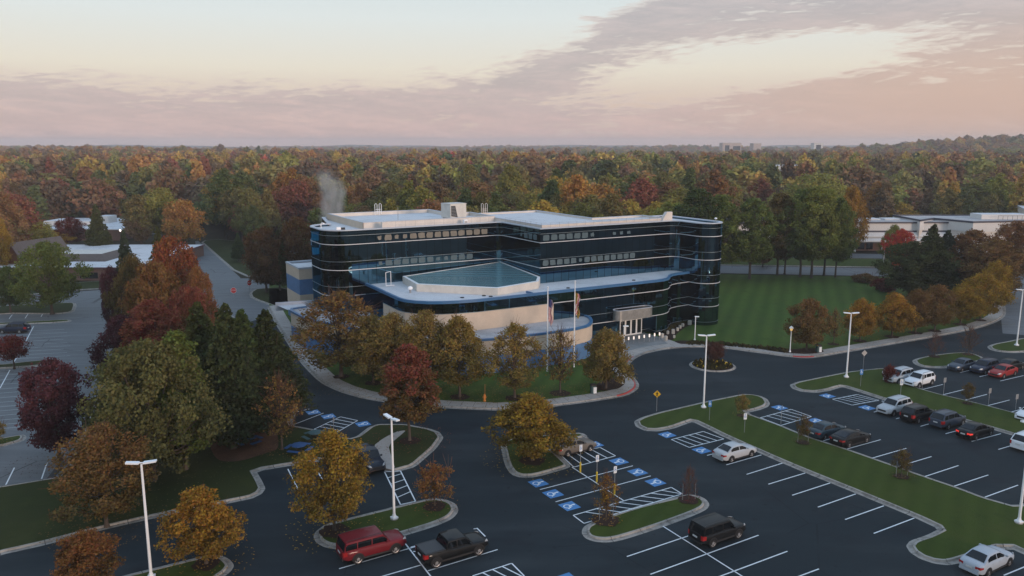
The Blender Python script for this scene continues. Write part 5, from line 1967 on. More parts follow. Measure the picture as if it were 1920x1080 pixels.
def make_car(kind):
    d = CARS[kind]
    L, W, zr = d['L'], d['W'], d['zr']
    r = empty('pickup_truck' if kind == 'pickup' else 'parked_car', (0, 0, 0))
    hw = W / 2
    xs = [-L / 2, -L / 2 + .05, -L / 2 + .16, -L / 2 + .36]
    x = -L / 2 + .6
    while x < L / 2 - .7:
        xs.append(x)
        x += .28
    xs += [L / 2 - .55, L / 2 - .32, L / 2 - .14, L / 2 - .04, L / 2]
    stn = []
    for x in xs:
        e = abs(x) / (L / 2)
        tap = 1 - .20 * max(0, (e - .80) / .20) ** 2.2 - .035 * max(0, (e - .45) / .55)
        w_ = hw * tap
        zt = lerp_tab(d['top'], x)
        sl = d['sill'] + (.14 * max(0, (e - .88) / .12) if e > .88 else 0)
        zm = sl + (zt - sl) * .55
        bulge = 0
        for wx in d['wb']:
            bulge = max(bulge, 1 - abs(x - wx) / .55)
        w2 = w_ + .025 * max(0, bulge)
        stn.append((x, [(0, sl), (w_ * .82, sl), (w_ * .95, sl + .05), (w2, sl + (zt - sl) * .30), (w2, zm), (w_ * .985, sl + (zt - sl) * .80), (w_ * .92, zt - .05), (w_ * .80, zt - .005), (w_ * .4, zt + .018), (0, zt + .025)]))
    body = loft(stn, M['car'], 'body', r, under=M['black'])
    # dark wheel arches cut into the flanks
    for wx in d['wb']:
        for s in (-1, 1):
            mb = MB()
            yy = s * (hw + .028)
            K = 14
            pts = [(wx + d['R'] * 1.17 * math.cos(PI * k / K), yy, d['R'] + d['R'] * 1.17 * math.sin(PI * k / K)) for k in range(K + 1)] + [(wx - d['R'] * 1.17, yy, d['sill'] - .02), (wx + d['R'] * 1.17, yy, d['sill'] - .02)]
            ins = [(p[0], s * (hw - .30), p[2]) for p in pts]
            mb.face(pts if s < 0 else pts[::-1], M['black'])
            for k in range(len(pts)):
                j = (k + 1) % len(pts)
                mb.face([pts[k], pts[j], ins[j], ins[k]], M['black'])
            mb.build('wheel_arch', r)
    for s in (-1, 1):
        mb = MB()
        mb.box(d['wb'][1] + d['R'] * 1.2, d['wb'][0] - d['R'] * 1.2, s * (hw - .02) - .03, s * (hw - .02) + .03, d['sill'] - .05, d['sill'] + .07, M['trim'])
        mb.build('side_sill', r)
    # cabin
    x0, x1, x2, x3 = d['cab']
    wb_, wt = hw * .90, hw * d['rw'] / .80 * .92
    zb = lambda x: lerp_tab(d['top'], x) - .03
    zr2 = zr

    def sec(x, t):       # cabin section; t 0 at the foot, 1 at the roof
        wy = wb_ + (wt - wb_) * t
        return wy
    N = 9
    stc = []
    tabz = [(x3, zb(x3)), (x2, zr - .03), ((x1 + x2) / 2, zr), (x1, zr - .04), (x0, zb(x0))]
    cx = sorted(set([x3, x3 * .5 + x2 * .5, x2, x2 * .75 + x1 * .25, (x1 + x2) / 2, x2 * .25 + x1 * .75, x1, x1 * .5 + x0 * .5, x0]))
    for x in cx:
        z1_ = max(lerp_tab(tabz, x), zb(x) + .004)
        z0_ = zb(x) - .04
        f = (z1_ - z0_) / (zr - z0_)
        wy = wb_ + (wt - wb_) * min(1, f)
        stc.append((x, [(0, z0_), (wb_, z0_), (wb_ + (wy - wb_) * .9, z0_ + (z1_ - z0_) * .9), (wy * .94, z1_ - .012), (wy * .5, z1_ + .018), (0, z1_ + .024)]))
    loft(stc, M['car'], 'cabin_roof', r, smooth=R(42))

    def sidept(x, t, s, o=.012):
        z0_ = zb(x) - .04
        z1_ = max(lerp_tab(tabz, x), zb(x) + .004)
        f = (z1_ - z0_) / (zr - z0_)
        wy = wb_ + (wt - wb_) * min(1, f)
        y = wb_ + (wy - wb_) * .9 * t
        return (x, s * (y + o), z0_ + (z1_ - z0_) * .9 * t)
    # side windows between the pillars
    dr = d['doors']
    segs = []
    xe0 = x3 + (x2 - x3) * .55
    xe1 = x0 - (x0 - x1) * .42
    cuts = [xe0] + [c for c in dr if xe0 + .25 < c < xe1 - .25] + [xe1]
    for a, b in zip(cuts, cuts[1:]):
        if b - a < .2:
            continue
        for s in (-1, 1):
            mb = MB()
            aa, bb = a + .045, b - .045
            K = 6
            bot = [sidept(aa + (bb - aa) * k / K, .20, s) for k in range(K + 1)]
            topp = []
            for k in range(K + 1):
                x = aa + (bb - aa) * k / K
                topp.append(sidept(x, .90, s))
            for k in range(K):
                q = [bot[k], bot[k + 1], topp[k + 1], topp[k]]
                mb.face(q if s < 0 else q[::-1], M['car_glass'])
            mb.build('side_window', r)

    def slope_glass(xa, xb, name, inset):
        za, zb_ = zb(xa) + .01, zr - .035
        d_ = Vector((xb - xa, 0, zb_ - za))
        nrm = Vector((-(d_.z), 0, d_.x)) if xb > xa else Vector((d_.z, 0, -d_.x))
        nrm.normalize()
        if nrm.z < 0:
            nrm = -nrm
        mb = MB()
        ta, tb = .12, .92
        K = 5
        rows = []
        for t_ in (ta, (ta + tb) / 2, tb):
            x = xa + (xb - xa) * t_
            z = za + (zb_ - za) * t_
            f = t_
            hwid = (wb_ + (wt - wb_) * f) * .93 - inset
            rows.append([(x + nrm.x * .022, hwid * (2 * k / K - 1), z + nrm.z * (.022 + .022 * (1 - (2 * k / K - 1) ** 2))) for k in range(K + 1)])
        for i in range(2):
            for k in range(K):
                mb.face([rows[i][k], rows[i][k + 1], rows[i + 1][k + 1], rows[i + 1][k]], M['car_glass'])
        mb.build(name, r, smooth=True)
    slope_glass(x0, x1, 'windscreen', .03)
    slope_glass(x3, x2, 'rear_window', .06)
    for wx in d['wb']:
        for s in (-1, 1):
            wheel_parts(r, wx, s * (hw - .085), d['R'], .25)
    zf, zk = lerp_tab(d['top'], L / 2 - .16), lerp_tab(d['top'], -L / 2 + .06)
    for s in (-1, 1):
        mb = MB()
        xf = L / 2
        pts = [(xf - .02, s * hw * .50, zf - .16), (xf - .07, s * hw * .74, zf - .13), (xf - .42, s * hw * .90, zf - .02), (xf - .36, s * hw * .84, zf + .055), (xf - .12, s * hw * .60, zf + .02)]
        mid = Vector((xf - .13, s * hw * .72, zf + .01))
        q = [Vector(p) + Vector((.035, s * .03, .03)) for p in pts]
        for k in range(5):
            mb.face([q[k], q[(k + 1) % 5], mid + Vector((.04, s * .04, .04))], M['headlight'])
        mb.build('headlight', r)
        mb = MB()
        xr_ = -L / 2
        tall = kind in ('suv', 'bigsuv', 'boxsuv', 'pickup')
        z0_, z1_ = (zk - .34, zk + .04) if tall else (zk - .22, zk - .02)
        a = [(xr_ - .015, s * hw * (.66 if tall else .48), z0_), (xr_ - .015, s * hw * (.66 if tall else .48), z1_), (xr_ + .03, s * hw * .86, z1_), (xr_ + .03, s * hw * .86, z0_)]
        b = [(xr_ + .30, s * (hw * .965 + .012), z1_ - .02), (xr_ + .30, s * (hw * .975 + .012), z0_ + .06)]
        mb.face(a, M['taillight'])
        mb.face([a[3], a[2], b[0], b[1]], M['taillight'])
        mb.build('taillight', r)
        mb = MB()
        mx = x0 - .32
        mz = zb(mx) + .10
        mb.box(mx - .08, mx + .08, s * (hw * .92 + .14) - .10, s * (hw * .92 + .14) + .10, mz - .06, mz + .09, M['car'])
        mb.build('mirror', r, bevel=.03)
        for dx in (dr[1] + .12, dr[0] + .15):
            if dx + .2 < x0:
                mb = MB()
                zz_ = lerp_tab(d['top'], dx) - .17
                mb.box(dx, dx + .2, s * (hw * .975) - .02, s * (hw * .975) + .035, zz_, zz_ + .035, M['car'])
                mb.build('door_handle', r)
    mb = MB()
    mb.box(-L / 2 - .03, -L / 2 - .012, -.24, .24, zk - .30, zk - .16, M['plate'])
    mb.build('number_plate', r)
    mb = MB()
    mb.box(L / 2 - .03, L / 2 + .014, -hw * .52, hw * .52, zf - .32, zf - .13, M['trim'])
    mb.build('radiator_grille', r)
    for e_, nm in ((-1, 'rear_bumper'), (1, 'front_bumper')):
        mb = MB()
        xa = e_ * (L / 2 - .04)
        mb.box(min(xa, xa + e_ * .07), max(xa, xa + e_ * .07), -hw * .80, hw * .80, d['sill'] + .02, d['sill'] + .20, M['trim' if kind in ('pickup', 'boxsuv', 'bigsuv') else 'car'])
        mb.build(nm, r, bevel=.03)
    if kind in ('suv', 'bigsuv', 'boxsuv'):
        for s in (-1, 1):
            mb = MB()
            mb.tube([(x2 + .1, s * wt * .82, zr + .0), (x2 + .2, s * wt * .82, zr + .06), (x1 - .2, s * wt * .82, zr + .06), (x1 - .1, s * wt * .82, zr)], .022, M['trim'], 6)
            mb.build('roof_rail', r)
    if kind == 'pickup':
        mb = MB()
        mb.box(-2.62, -1.0, -.82, .82, 1.235, 1.275, M['tonneau'])
        mb.build('bed_cover', r, bevel=.015)
        for s in (-1, 1):
            mb = MB()
            mb.box(-2.66, -.98, s * .90 - .05, s * .90 + .05, 1.21, 1.26, M['trim'])
            mb.build('bed_rail', r)
    return r


PROTO = {}
COLS = {'maroon': (0.16, 0.012, 0.018), 'black': (0.008, 0.009, 0.010), 'midnight': (0.012, 0.018, 0.030), 'tan': (0.17, 0.145, 0.12), 'silver': (0.46, 0.48, 0.50), 'palesilver': (0.40, 0.44, 0.49), 'white': (0.74, 0.76, 0.78), 'teal': (0.030, 0.055, 0.072), 'grey': (0.13, 0.15, 0.17), 'navy': (0.018, 0.026, 0.05), 'slate': (0.045, 0.06, 0.085), 'red': (0.30, 0.025, 0.022)}
UH = R(31)
CARL = [
    ('bigsuv', 697, 1021, 0, 'maroon', 'maroon large sport utility vehicle beside the lamp post island', 'car'),
    ('pickup', 848, 1026, 0, 'black', 'black double cab pickup with covered bed', 'pickup truck'),
    ('pickup', 689, 859, -91, 'midnight', 'dark pickup facing the hatched path behind the big orange tree', 'pickup truck'),
    ('saloon', 1076, 833, 0, 'tan', 'tan grey saloon half under the wide amber tree', 'car'),
    ('saloon', 1378, 843, 0, 'silver', 'silver saloon alone below the white and blue sign', 'car'),
    ('boxsuv', 1345, 993, 0, 'black', 'black boxy sport utility vehicle alone beside the long island', 'car'),
    ('saloon', 1851, 1044, 0, 'palesilver', 'silver blue saloon parked at the end of the grass strip', 'car'),
    ('suv', 1677, 761, 180, 'silver', 'silver crossover facing the access aisle with its headlights', 'car'),
    ('suv', 1722, 774, 0, 'black', 'black crossover between the silver crossover and the slate one', 'car'),
    ('suv', 1777, 785, 0, 'slate', 'dark slate sport utility vehicle third in its row', 'car'),
    ('saloon', 1829, 804, 0, 'black', 'black saloon with lit red brake lights', 'car'),
    ('suv', 1931, 826, 0, 'white', 'white sport utility vehicle cut by the edge of the view', 'car'),
    ('saloon', 1550, 803, 0, 'teal', 'dark blue green saloon beside the staked sapling', 'car'),
    ('coupe', 1595, 817, 0, 'black', 'glossy black coupe beside the blue green saloon', 'car'),
    ('suv', 1724, 711, 180, 'white', 'white crossover facing the grass strip', 'car'),
    ('suv', 1686, 704, 180, 'silver', 'silver crossover half hidden by the dark red sapling', 'car'),
    ('saloon', 1804, 682, 180, 'slate', 'slate blue saloon beside the kerbed islet', 'car'),
    ('suv', 1846, 687, 180, 'navy', 'navy crossover between the slate saloon and the red car', 'car'),
    ('saloon', 1895, 682, 0, 'black', 'black saloon backed behind the red car', 'car'),
    ('saloon', 1881, 694, 180, 'red', 'bright red saloon parked below the navy crossover', 'car'),
    ('suv', 26, 615, 152, 'navy', 'dark estate car in the old lot', 'car'),
    ('saloon', 1936, 772, 180, 'white', 'white car showing only its bonnet at the edge of the view', 'car'),
]
GRP = 'cars parked in the office lot'
for kind in CARS:
    if any(c[0] == kind for c in CARL):
        PROTO[kind] = make_car(kind)
tb = children_table()
used = set()
for kind, px_, py_, rz, col_, lab, cat in CARL:
    o = PROTO[kind] if kind not in used else clone(PROTO[kind], tb)
    used.add(kind)
    p = at(px_, py_, .75)
    o.location = (p.x, p.y, .012)
    o.rotation_euler.z = UH + R(rz)
    tag(o, lab, cat, GRP)
    c = COLS[col_]
    for ch in [k for k in bpy.data.objects if k.parent == o]:
        ch.color = (*c, 1)
        if 'brake' in lab and ch.name.startswith('taillight'):
            ch.data = ch.data.copy()
            ch.data.materials[0] = M['brake_lit']
# ------------------------------------------------------------------ trees
NPR = np.random.default_rng(11)


def leaf_mesh(name, pts, out, size, rng, var, hg, flat=0.55, mat='foliage', droop=0.0):
    """many small leaf clumps (one kite shaped face each) as one mesh, with per-leaf variation"""
    n = len(pts)
    nrm = out * flat + rng.normal(size=(n, 3)) * 0.75
    nrm[:, 2] += 0.25
    nrm /= np.linalg.norm(nrm, axis=1, keepdims=True)
    r = rng.normal(size=(n, 3))
    if droop:
        r[:, 2] -= droop
    a = np.cross(nrm, r)
    a /= np.linalg.norm(a, axis=1, keepdims=True)
    b = np.cross(nrm, a)
    s = (size * rng.uniform(0.6, 1.35, n))[:, None]
    asp = rng.uniform(0.55, 0.95, n)[:, None]
    v = np.empty((n, 4, 3))
    v[:, 0] = pts - a * s * asp
    v[:, 1] = pts - b * s * 0.9 + a * s * rng.uniform(-.3, .3, n)[:, None]
    v[:, 2] = pts + a * s * asp
    v[:, 3] = pts + b * s * 1.1 + nrm * s * 0.25
    me = bpy.data.meshes.new(name)
    me.vertices.add(4 * n)
    me.vertices.foreach_set('co', v.reshape(-1))
    me.loops.add(4 * n)
    me.loops.foreach_set('vertex_index', np.arange(4 * n, dtype=np.int32))
    me.polygons.add(n)
    me.polygons.foreach_set('loop_start', np.arange(0, 4 * n, 4, dtype=np.int32))
    me.polygons.foreach_set('loop_total', np.full(n, 4, dtype=np.int32))
    at_ = me.attributes.new('var', 'FLOAT', 'FACE')
    at_.data.foreach_set('value', np.clip(var, 0, 1).astype(np.float32))
    ah = me.attributes.new('hgt', 'FLOAT', 'FACE')
    ah.data.foreach_set('value', hg.astype(np.float32))
    me.materials.append(M[mat])
    me.update()
    me.validate()
    return me


def profile(kind, t):
    """crown radius (0..1) at height fraction t"""
    if kind == 'oval':
        return np.sin(np.clip(t, 0, 1) ** 0.72 * PI) ** 0.62 * (1 - .12 * t)
    if kind == 'pear':
        return np.where(t < .34, np.sqrt(np.clip(1 - ((.34 - t) / .36) ** 2, 0, 1)), np.clip(1 - ((t - .34) / .70) ** 1.7, 0, 1))
    if kind == 'cone':
        return np.clip((1 - t) ** .85, 0.02, 1) * np.where(t < .1, .6 + 4 * t, 1)
    if kind == 'pyramid':
        return np.clip((1.03 - t) ** .75, 0.05, 1) * np.where(t < .15, .55 + 3 * t, 1)
    if kind == 'flat':
        return np.sin(np.clip(t, 0, 1) ** 0.9 * PI) ** 0.45
    return np.sin(np.clip(t * .93 + .07, 0, 1) * PI) ** 0.55      # broad


def crown_points(kind, W, H, n, seed, lumps=46, gap=0.3, low=0.0, lr=(.16, .27)):
    rng = np.random.default_rng(seed)
    P, O, V = [], [], []
    cent = []
    ph1, ph2 = rng.uniform(0, 6.28, 2)
    if kind == 'cone':
        layers = int(H / .62)
        for i in range(layers):
            t = i / layers
            r = float(profile('cone', np.array(t))) * W / 2
            nb = max(4, int(5 + r * 3.2))
            ph = rng.uniform(0, 6.28)
            for k in range(nb):
                a = ph + 2 * PI * k / nb + rng.normal() * .18
                L = r * rng.uniform(.72, 1.12)
                cent.append((a, L, t * H + rng.normal() * .16, t))
        per = max(3, n // len(cent))
        for a, L, z, t in cent:
            m = max(3, int(per * (.35 + 1.3 * L / (W / 2))))
            u = rng.uniform(.12, 1, m) ** .7
            side = rng.normal(size=m) * (.10 + .16 * (1 - u)) * L
            x = np.cos(a) * u * L - np.sin(a) * side
            y = np.sin(a) * u * L + np.cos(a) * side
            zz = z - u ** 1.5 * L * .32 + rng.normal(size=m) * .09 - np.abs(rng.normal(size=m)) * .16
            P.append(np.stack([x, y, zz], 1))
            o = np.stack([np.cos(a) * np.ones(m), np.sin(a) * np.ones(m), .5 * np.ones(m)], 1)
            O.append(o)
            V.append(np.clip(rng.uniform(.25, .7) + rng.normal(size=m) * .16 + .15 * (u - .5), 0, 1))
        P, O, V = np.concatenate(P), np.concatenate(O), np.concatenate(V)
        hh = np.clip(P[:, 2] / H, 0, 1)
        return P, O / np.linalg.norm(O, axis=1, keepdims=True), V, hh, [(math.cos(a) * L * .8, math.sin(a) * L * .8, z) for a, L, z, t in cent[::5]]
    for i in range(lumps):
        t = (i + rng.uniform(.1, .9)) / lumps
        t = low + (1 - low) * t
        r = float(profile(kind, np.array(t))) * W / 2
        a = i * 2.39996 + rng.normal() * .3
        r *= 1 + .20 * math.sin(2 * a + ph1 + 3.0 * t) + .13 * math.sin(3 * a + ph2 - 5.0 * t)
        rad = r * (rng.uniform(.58, 1.0) if rng.random() < .78 else rng.uniform(.05, .55))
        lrad = W * rng.uniform(*lr) * (.72 + .28 * (r / (W / 2)))
        cent.append((math.cos(a) * rad, math.sin(a) * rad, t * H, lrad, rng.uniform(.18, .82)))
    tot = sum(c[3] ** 2 for c in cent)
    for cx, cy, cz, lrad, lv in cent:
        m = max(4, int(n * lrad ** 2 / tot))
        d = rng.normal(size=(m, 3))
        d /= np.linalg.norm(d, axis=1, keepdims=True)
        rr = lrad * (rng.uniform(0, 1, m) ** .42) * rng.uniform(.75, 1.22, m)
        p = np.array([cx, cy, cz]) + d * rr[:, None] * np.array([1, 1, .82])
        P.append(p)
        o = d * .7 + np.array([cx, cy, cz - H * .4]) / (W * .5)
        O.append(o)
        V.append(lv * .62 + rng.uniform(0, 1, m) * .38 )
    P, O, V = np.concatenate(P), np.concatenate(O), np.concatenate(V)
    # thin out some patches so that what lies behind shows through
    g = np.sin(P[:, 0] * 2.1 + seed) * np.sin(P[:, 1] * 2.3 + 1.7 * seed) * np.sin(P[:, 2] * 1.9)
    keep = rng.uniform(0, 1, len(P)) > gap * (g > .18)
    keep &= P[:, 2] > -.12 * H
    P, O, V = P[keep], O[keep], V[keep]
    O /= np.linalg.norm(O, axis=1, keepdims=True) + 1e-6
    return P, O, V, np.clip(P[:, 2] / H, 0, 1), [c[:3] for c in cent]


def trunk_mesh(name, th, H, r0, ends, rng, mat='bark', nb=22, twigs=0, W=5, lean=0.0):
    """tapered trunk from the ground into the crown, with limbs to the leaf clumps and fine twigs at the rim"""
    mb = MB()
    top = th + H * .78
    pts = [(0, 0, -.15), (0, 0, .25), (lean * .2, 0, th * .5), (lean * .4, .03 * th, th), (lean * .7, 0, th + H * .4), (lean, 0, top)]
    mb.tube(pts, [r0 * 1.7, r0 * 1.05, r0 * .9, r0 * .8, r0 * .5, r0 * .12], M[mat], 7)
    es = list(ends)
    rng.shuffle(es)
    for e in es[:nb]:
        z0 = th + max(-.2, e[2] * rng.uniform(.25, .6)) * .8
        p0 = Vector((lean * .5, 0, z0))
        p1 = Vector((e[0], e[1], th + e[2]))
        mid = p0.lerp(p1, .5) + Vector((0, 0, -.06 * H))
        mb.tube([p0, mid, p1], [r0 * .42, r0 * .24, r0 * .07], M[mat], 5, False)
    for k in range(twigs):
        e = es[k % len(es)]
        p1 = Vector((e[0], e[1], th + e[2]))
        for q in range(2):
            d = Vector((e[0] * .5 + rng.normal() * .5, e[1] * .5 + rng.normal() * .5, abs(rng.normal()) * .9 + .5)).normalized()
            mb.tube([p1 - d * .5, p1 + d * rng.uniform(.6, 1.3)], [.022, .009], M['twig'], 3, False)
    o = mb.build(name)
    me = o.data
    bpy.data.objects.remove(o)
    return me


# kinds of tree: built once at a working size, then placed with their own size, turn and colour
KINDS = {}


def make_kind(key, prof, W, H, th, n, leaf, seed, lumps=46, r0=.14, nb=22, twigs=0, mat='bark', gap=.3, droop=0, flat=.55, lr=(.16, .27), lean=0):
    P, O, V, hg, ends = crown_points(prof, W, H, n, seed, lumps, gap, lr=lr)
    rng = np.random.default_rng(seed + 100)
    cm = leaf_mesh('crown', P, O, leaf, rng, V, hg, flat, droop=droop)
    tm = trunk_mesh('trunk', th, H, r0, ends, rng, mat, nb, twigs, W, lean)
    KINDS[key] = (cm, tm, W, H, th)


make_kind('pear1', 'pear', 6.2, 7.2, 1.7, 17000, .095, 1, 120, .13, 30, 40, gap=.6, lr=(.08, .15))
make_kind('pear2', 'pear', 6.2, 7.2, 1.7, 17000, .095, 2, 126, .13, 30, 40, gap=.65, lr=(.08, .15))
make_kind('pear3', 'pear', 6.2, 7.2, 1.7, 11500, .095, 3, 120, .13, 44, 90, gap=.85, lr=(.08, .14))
make_kind('round1', 'oval', 6.2, 5.6, 1.2, 17000, .10, 4, 120, .14, 24, 20, gap=.55, lr=(.08, .15))
make_kind('round2', 'oval', 6.2, 5.6, 1.2, 17000, .10, 5, 124, .14, 24, 20, gap=.6, lr=(.08, .15))
make_kind('broad1', 'broad', 9, 9, 2.0, 19000, .145, 6, 120, .25, 26, 10, gap=.55, lr=(.08, .15))
make_kind('broad2', 'broad', 9, 9, 2.0, 19000, .145, 7, 116, .25, 26, 10, gap=.6, lr=(.08, .15))
make_kind('huge', 'broad', 15, 12, 2.0, 34000, .165, 31, 190, .35, 40, 20, gap=.6, lr=(.06, .115))
make_kind('tall1', 'pyramid', 8, 15, 3.2, 19000, .17, 8, 130, .22, 30, 0, gap=.55, lr=(.08, .15))
make_kind('tall2', 'oval', 9, 14, 4.2, 21000, .17, 9, 130, .22, 30, 0, gap=.6, lr=(.08, .15))
make_kind('tall3', 'broad', 9, 14, 4.2, 21000, .17, 33, 130, .22, 30, 0, gap=.6, lr=(.08, .15))
make_kind('spruce1', 'cone', 9, 13, 2.7, 24000, .15, 10, r0=.24, nb=30, droop=1.2, flat=.3)
make_kind('spruce2', 'cone', 8, 12.4, 2.2, 22000, .15, 21, r0=.24, nb=30, droop=1.2, flat=.3)
make_kind('sapling', 'oval', 2.2, 2.2, .9, 2600, .06, 12, 44, .035, 16, 16, gap=.6, lr=(.12, .2))
make_kind('sparse', 'oval', 4.0, 5.0, 1.6, 1800, .10, 13, 60, .09, 50, 110, gap=.8, lr=(.11, .2))
make_kind('bare', 'pear', 4.0, 5.0, 1.4, 240, .09, 14, 44, .09, 44, 120, gap=.5, lr=(.14, .24))
make_kind('spread', 'flat', 5.0, 2.6, 1.6, 6500, .105, 15, 60, .12, 20, 0, gap=.55, lr=(.1, .17))
make_kind('shrub', 'broad', 2.6, 1.8, .1, 3800, .085, 16, 40, .05, 16, 14, gap=.3, lr=(.14, .24))

# leaf colours (base reflectance)
TC = {
    'olive': ((0.205, 0.140, 0.040), (0.155, 0.118, 0.038)),
    'olive2': ((0.23, 0.155, 0.040), (0.15, 0.118, 0.036)),
    'brownish': ((0.155, 0.088, 0.034), (0.125, 0.084, 0.032)),
    'orange': ((0.275, 0.145, 0.026), (0.19, 0.115, 0.026)),
    'amber': ((0.26, 0.160, 0.027), (0.175, 0.12, 0.026)),
    'gold': ((0.33, 0.20, 0.022), (0.20, 0.14, 0.022)),
    'rust': ((0.185, 0.085, 0.032), (0.135, 0.075, 0.028)),
    'red': ((0.170, 0.056, 0.035), (0.120, 0.080, 0.030)),
    'scarlet': ((0.36, 0.045, 0.025), (0.25, 0.05, 0.024)),
    'orangered': ((0.20, 0.068, 0.028), (0.13, 0.070, 0.026)),
    'purple': ((0.072, 0.028, 0.033), (0.055, 0.024, 0.028)),
    'maroon': ((0.11, 0.028, 0.022), (0.075, 0.025, 0.022)),
    'silver': ((0.098, 0.092, 0.034), (0.072, 0.074, 0.03)),
    'green': ((0.108, 0.132, 0.034), (0.080, 0.104, 0.028)),
    'lime': ((0.160, 0.168, 0.036), (0.115, 0.132, 0.030)),
    'dkgreen': ((0.055, 0.078, 0.026), (0.042, 0.06, 0.022)),
    'spruce': ((0.048, 0.060, 0.024), (0.038, 0.048, 0.022)),
    'bluegreen': ((0.048, 0.062, 0.036), (0.036, 0.05, 0.03)),
    'pinegreen': ((0.070, 0.076, 0.025), (0.052, 0.060, 0.022)),
    'olive3': ((0.20, 0.115, 0.038), (0.165, 0.112, 0.038)),
    'brownolive': ((0.115, 0.082, 0.030), (0.09, 0.072, 0.027)),
    'maroonbrown': ((0.085, 0.038, 0.028), (0.07, 0.036, 0.026)),
    'rustolive': ((0.165, 0.085, 0.030), (0.115, 0.080, 0.030)),
    'brown': ((0.115, 0.060, 0.026), (0.085, 0.05, 0.024)),
}
tr_ = random.Random(42)


def plant(name, kind, bx, by, tx, ty, wpx, colour, label, cat='tree', group=None, mulch=0, z=.13):
    """bx,by: foot of the tree; ty: top; wpx: crown width, all read off the photo; stands on the ground"""
    b = at(bx, by, z)
    h = hgt(b, tx, ty) - z
    dist = b.y
    w = wpx / FPX * math.hypot(dist, CAMZ)
    cm, tm, W, H, th = KINDS[kind]
    r = empty(name, b, tr_.uniform(0, 6.28))
    tag(r, label, cat, group)
    sz = h / (H * 1.04 + th)
    sx = w / (W * 1.06)
    cr_ = bpy.data.objects.new('crown', cm)
    COL.objects.link(cr_)
    cr_.parent = r
    cr_.location = (0, 0, th * sz)
    cr_.scale = (sx, sx, sz)
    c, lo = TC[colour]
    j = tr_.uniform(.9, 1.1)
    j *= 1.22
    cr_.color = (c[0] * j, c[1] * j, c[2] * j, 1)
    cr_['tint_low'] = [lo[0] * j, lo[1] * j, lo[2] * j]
    tk = bpy.data.objects.new('trunk', tm)
    COL.objects.link(tk)
    tk.parent = r
    tk.scale = (sx, sx, sz)
    if mulch:
        mulch_ring(bx, by, mulch)
    return r


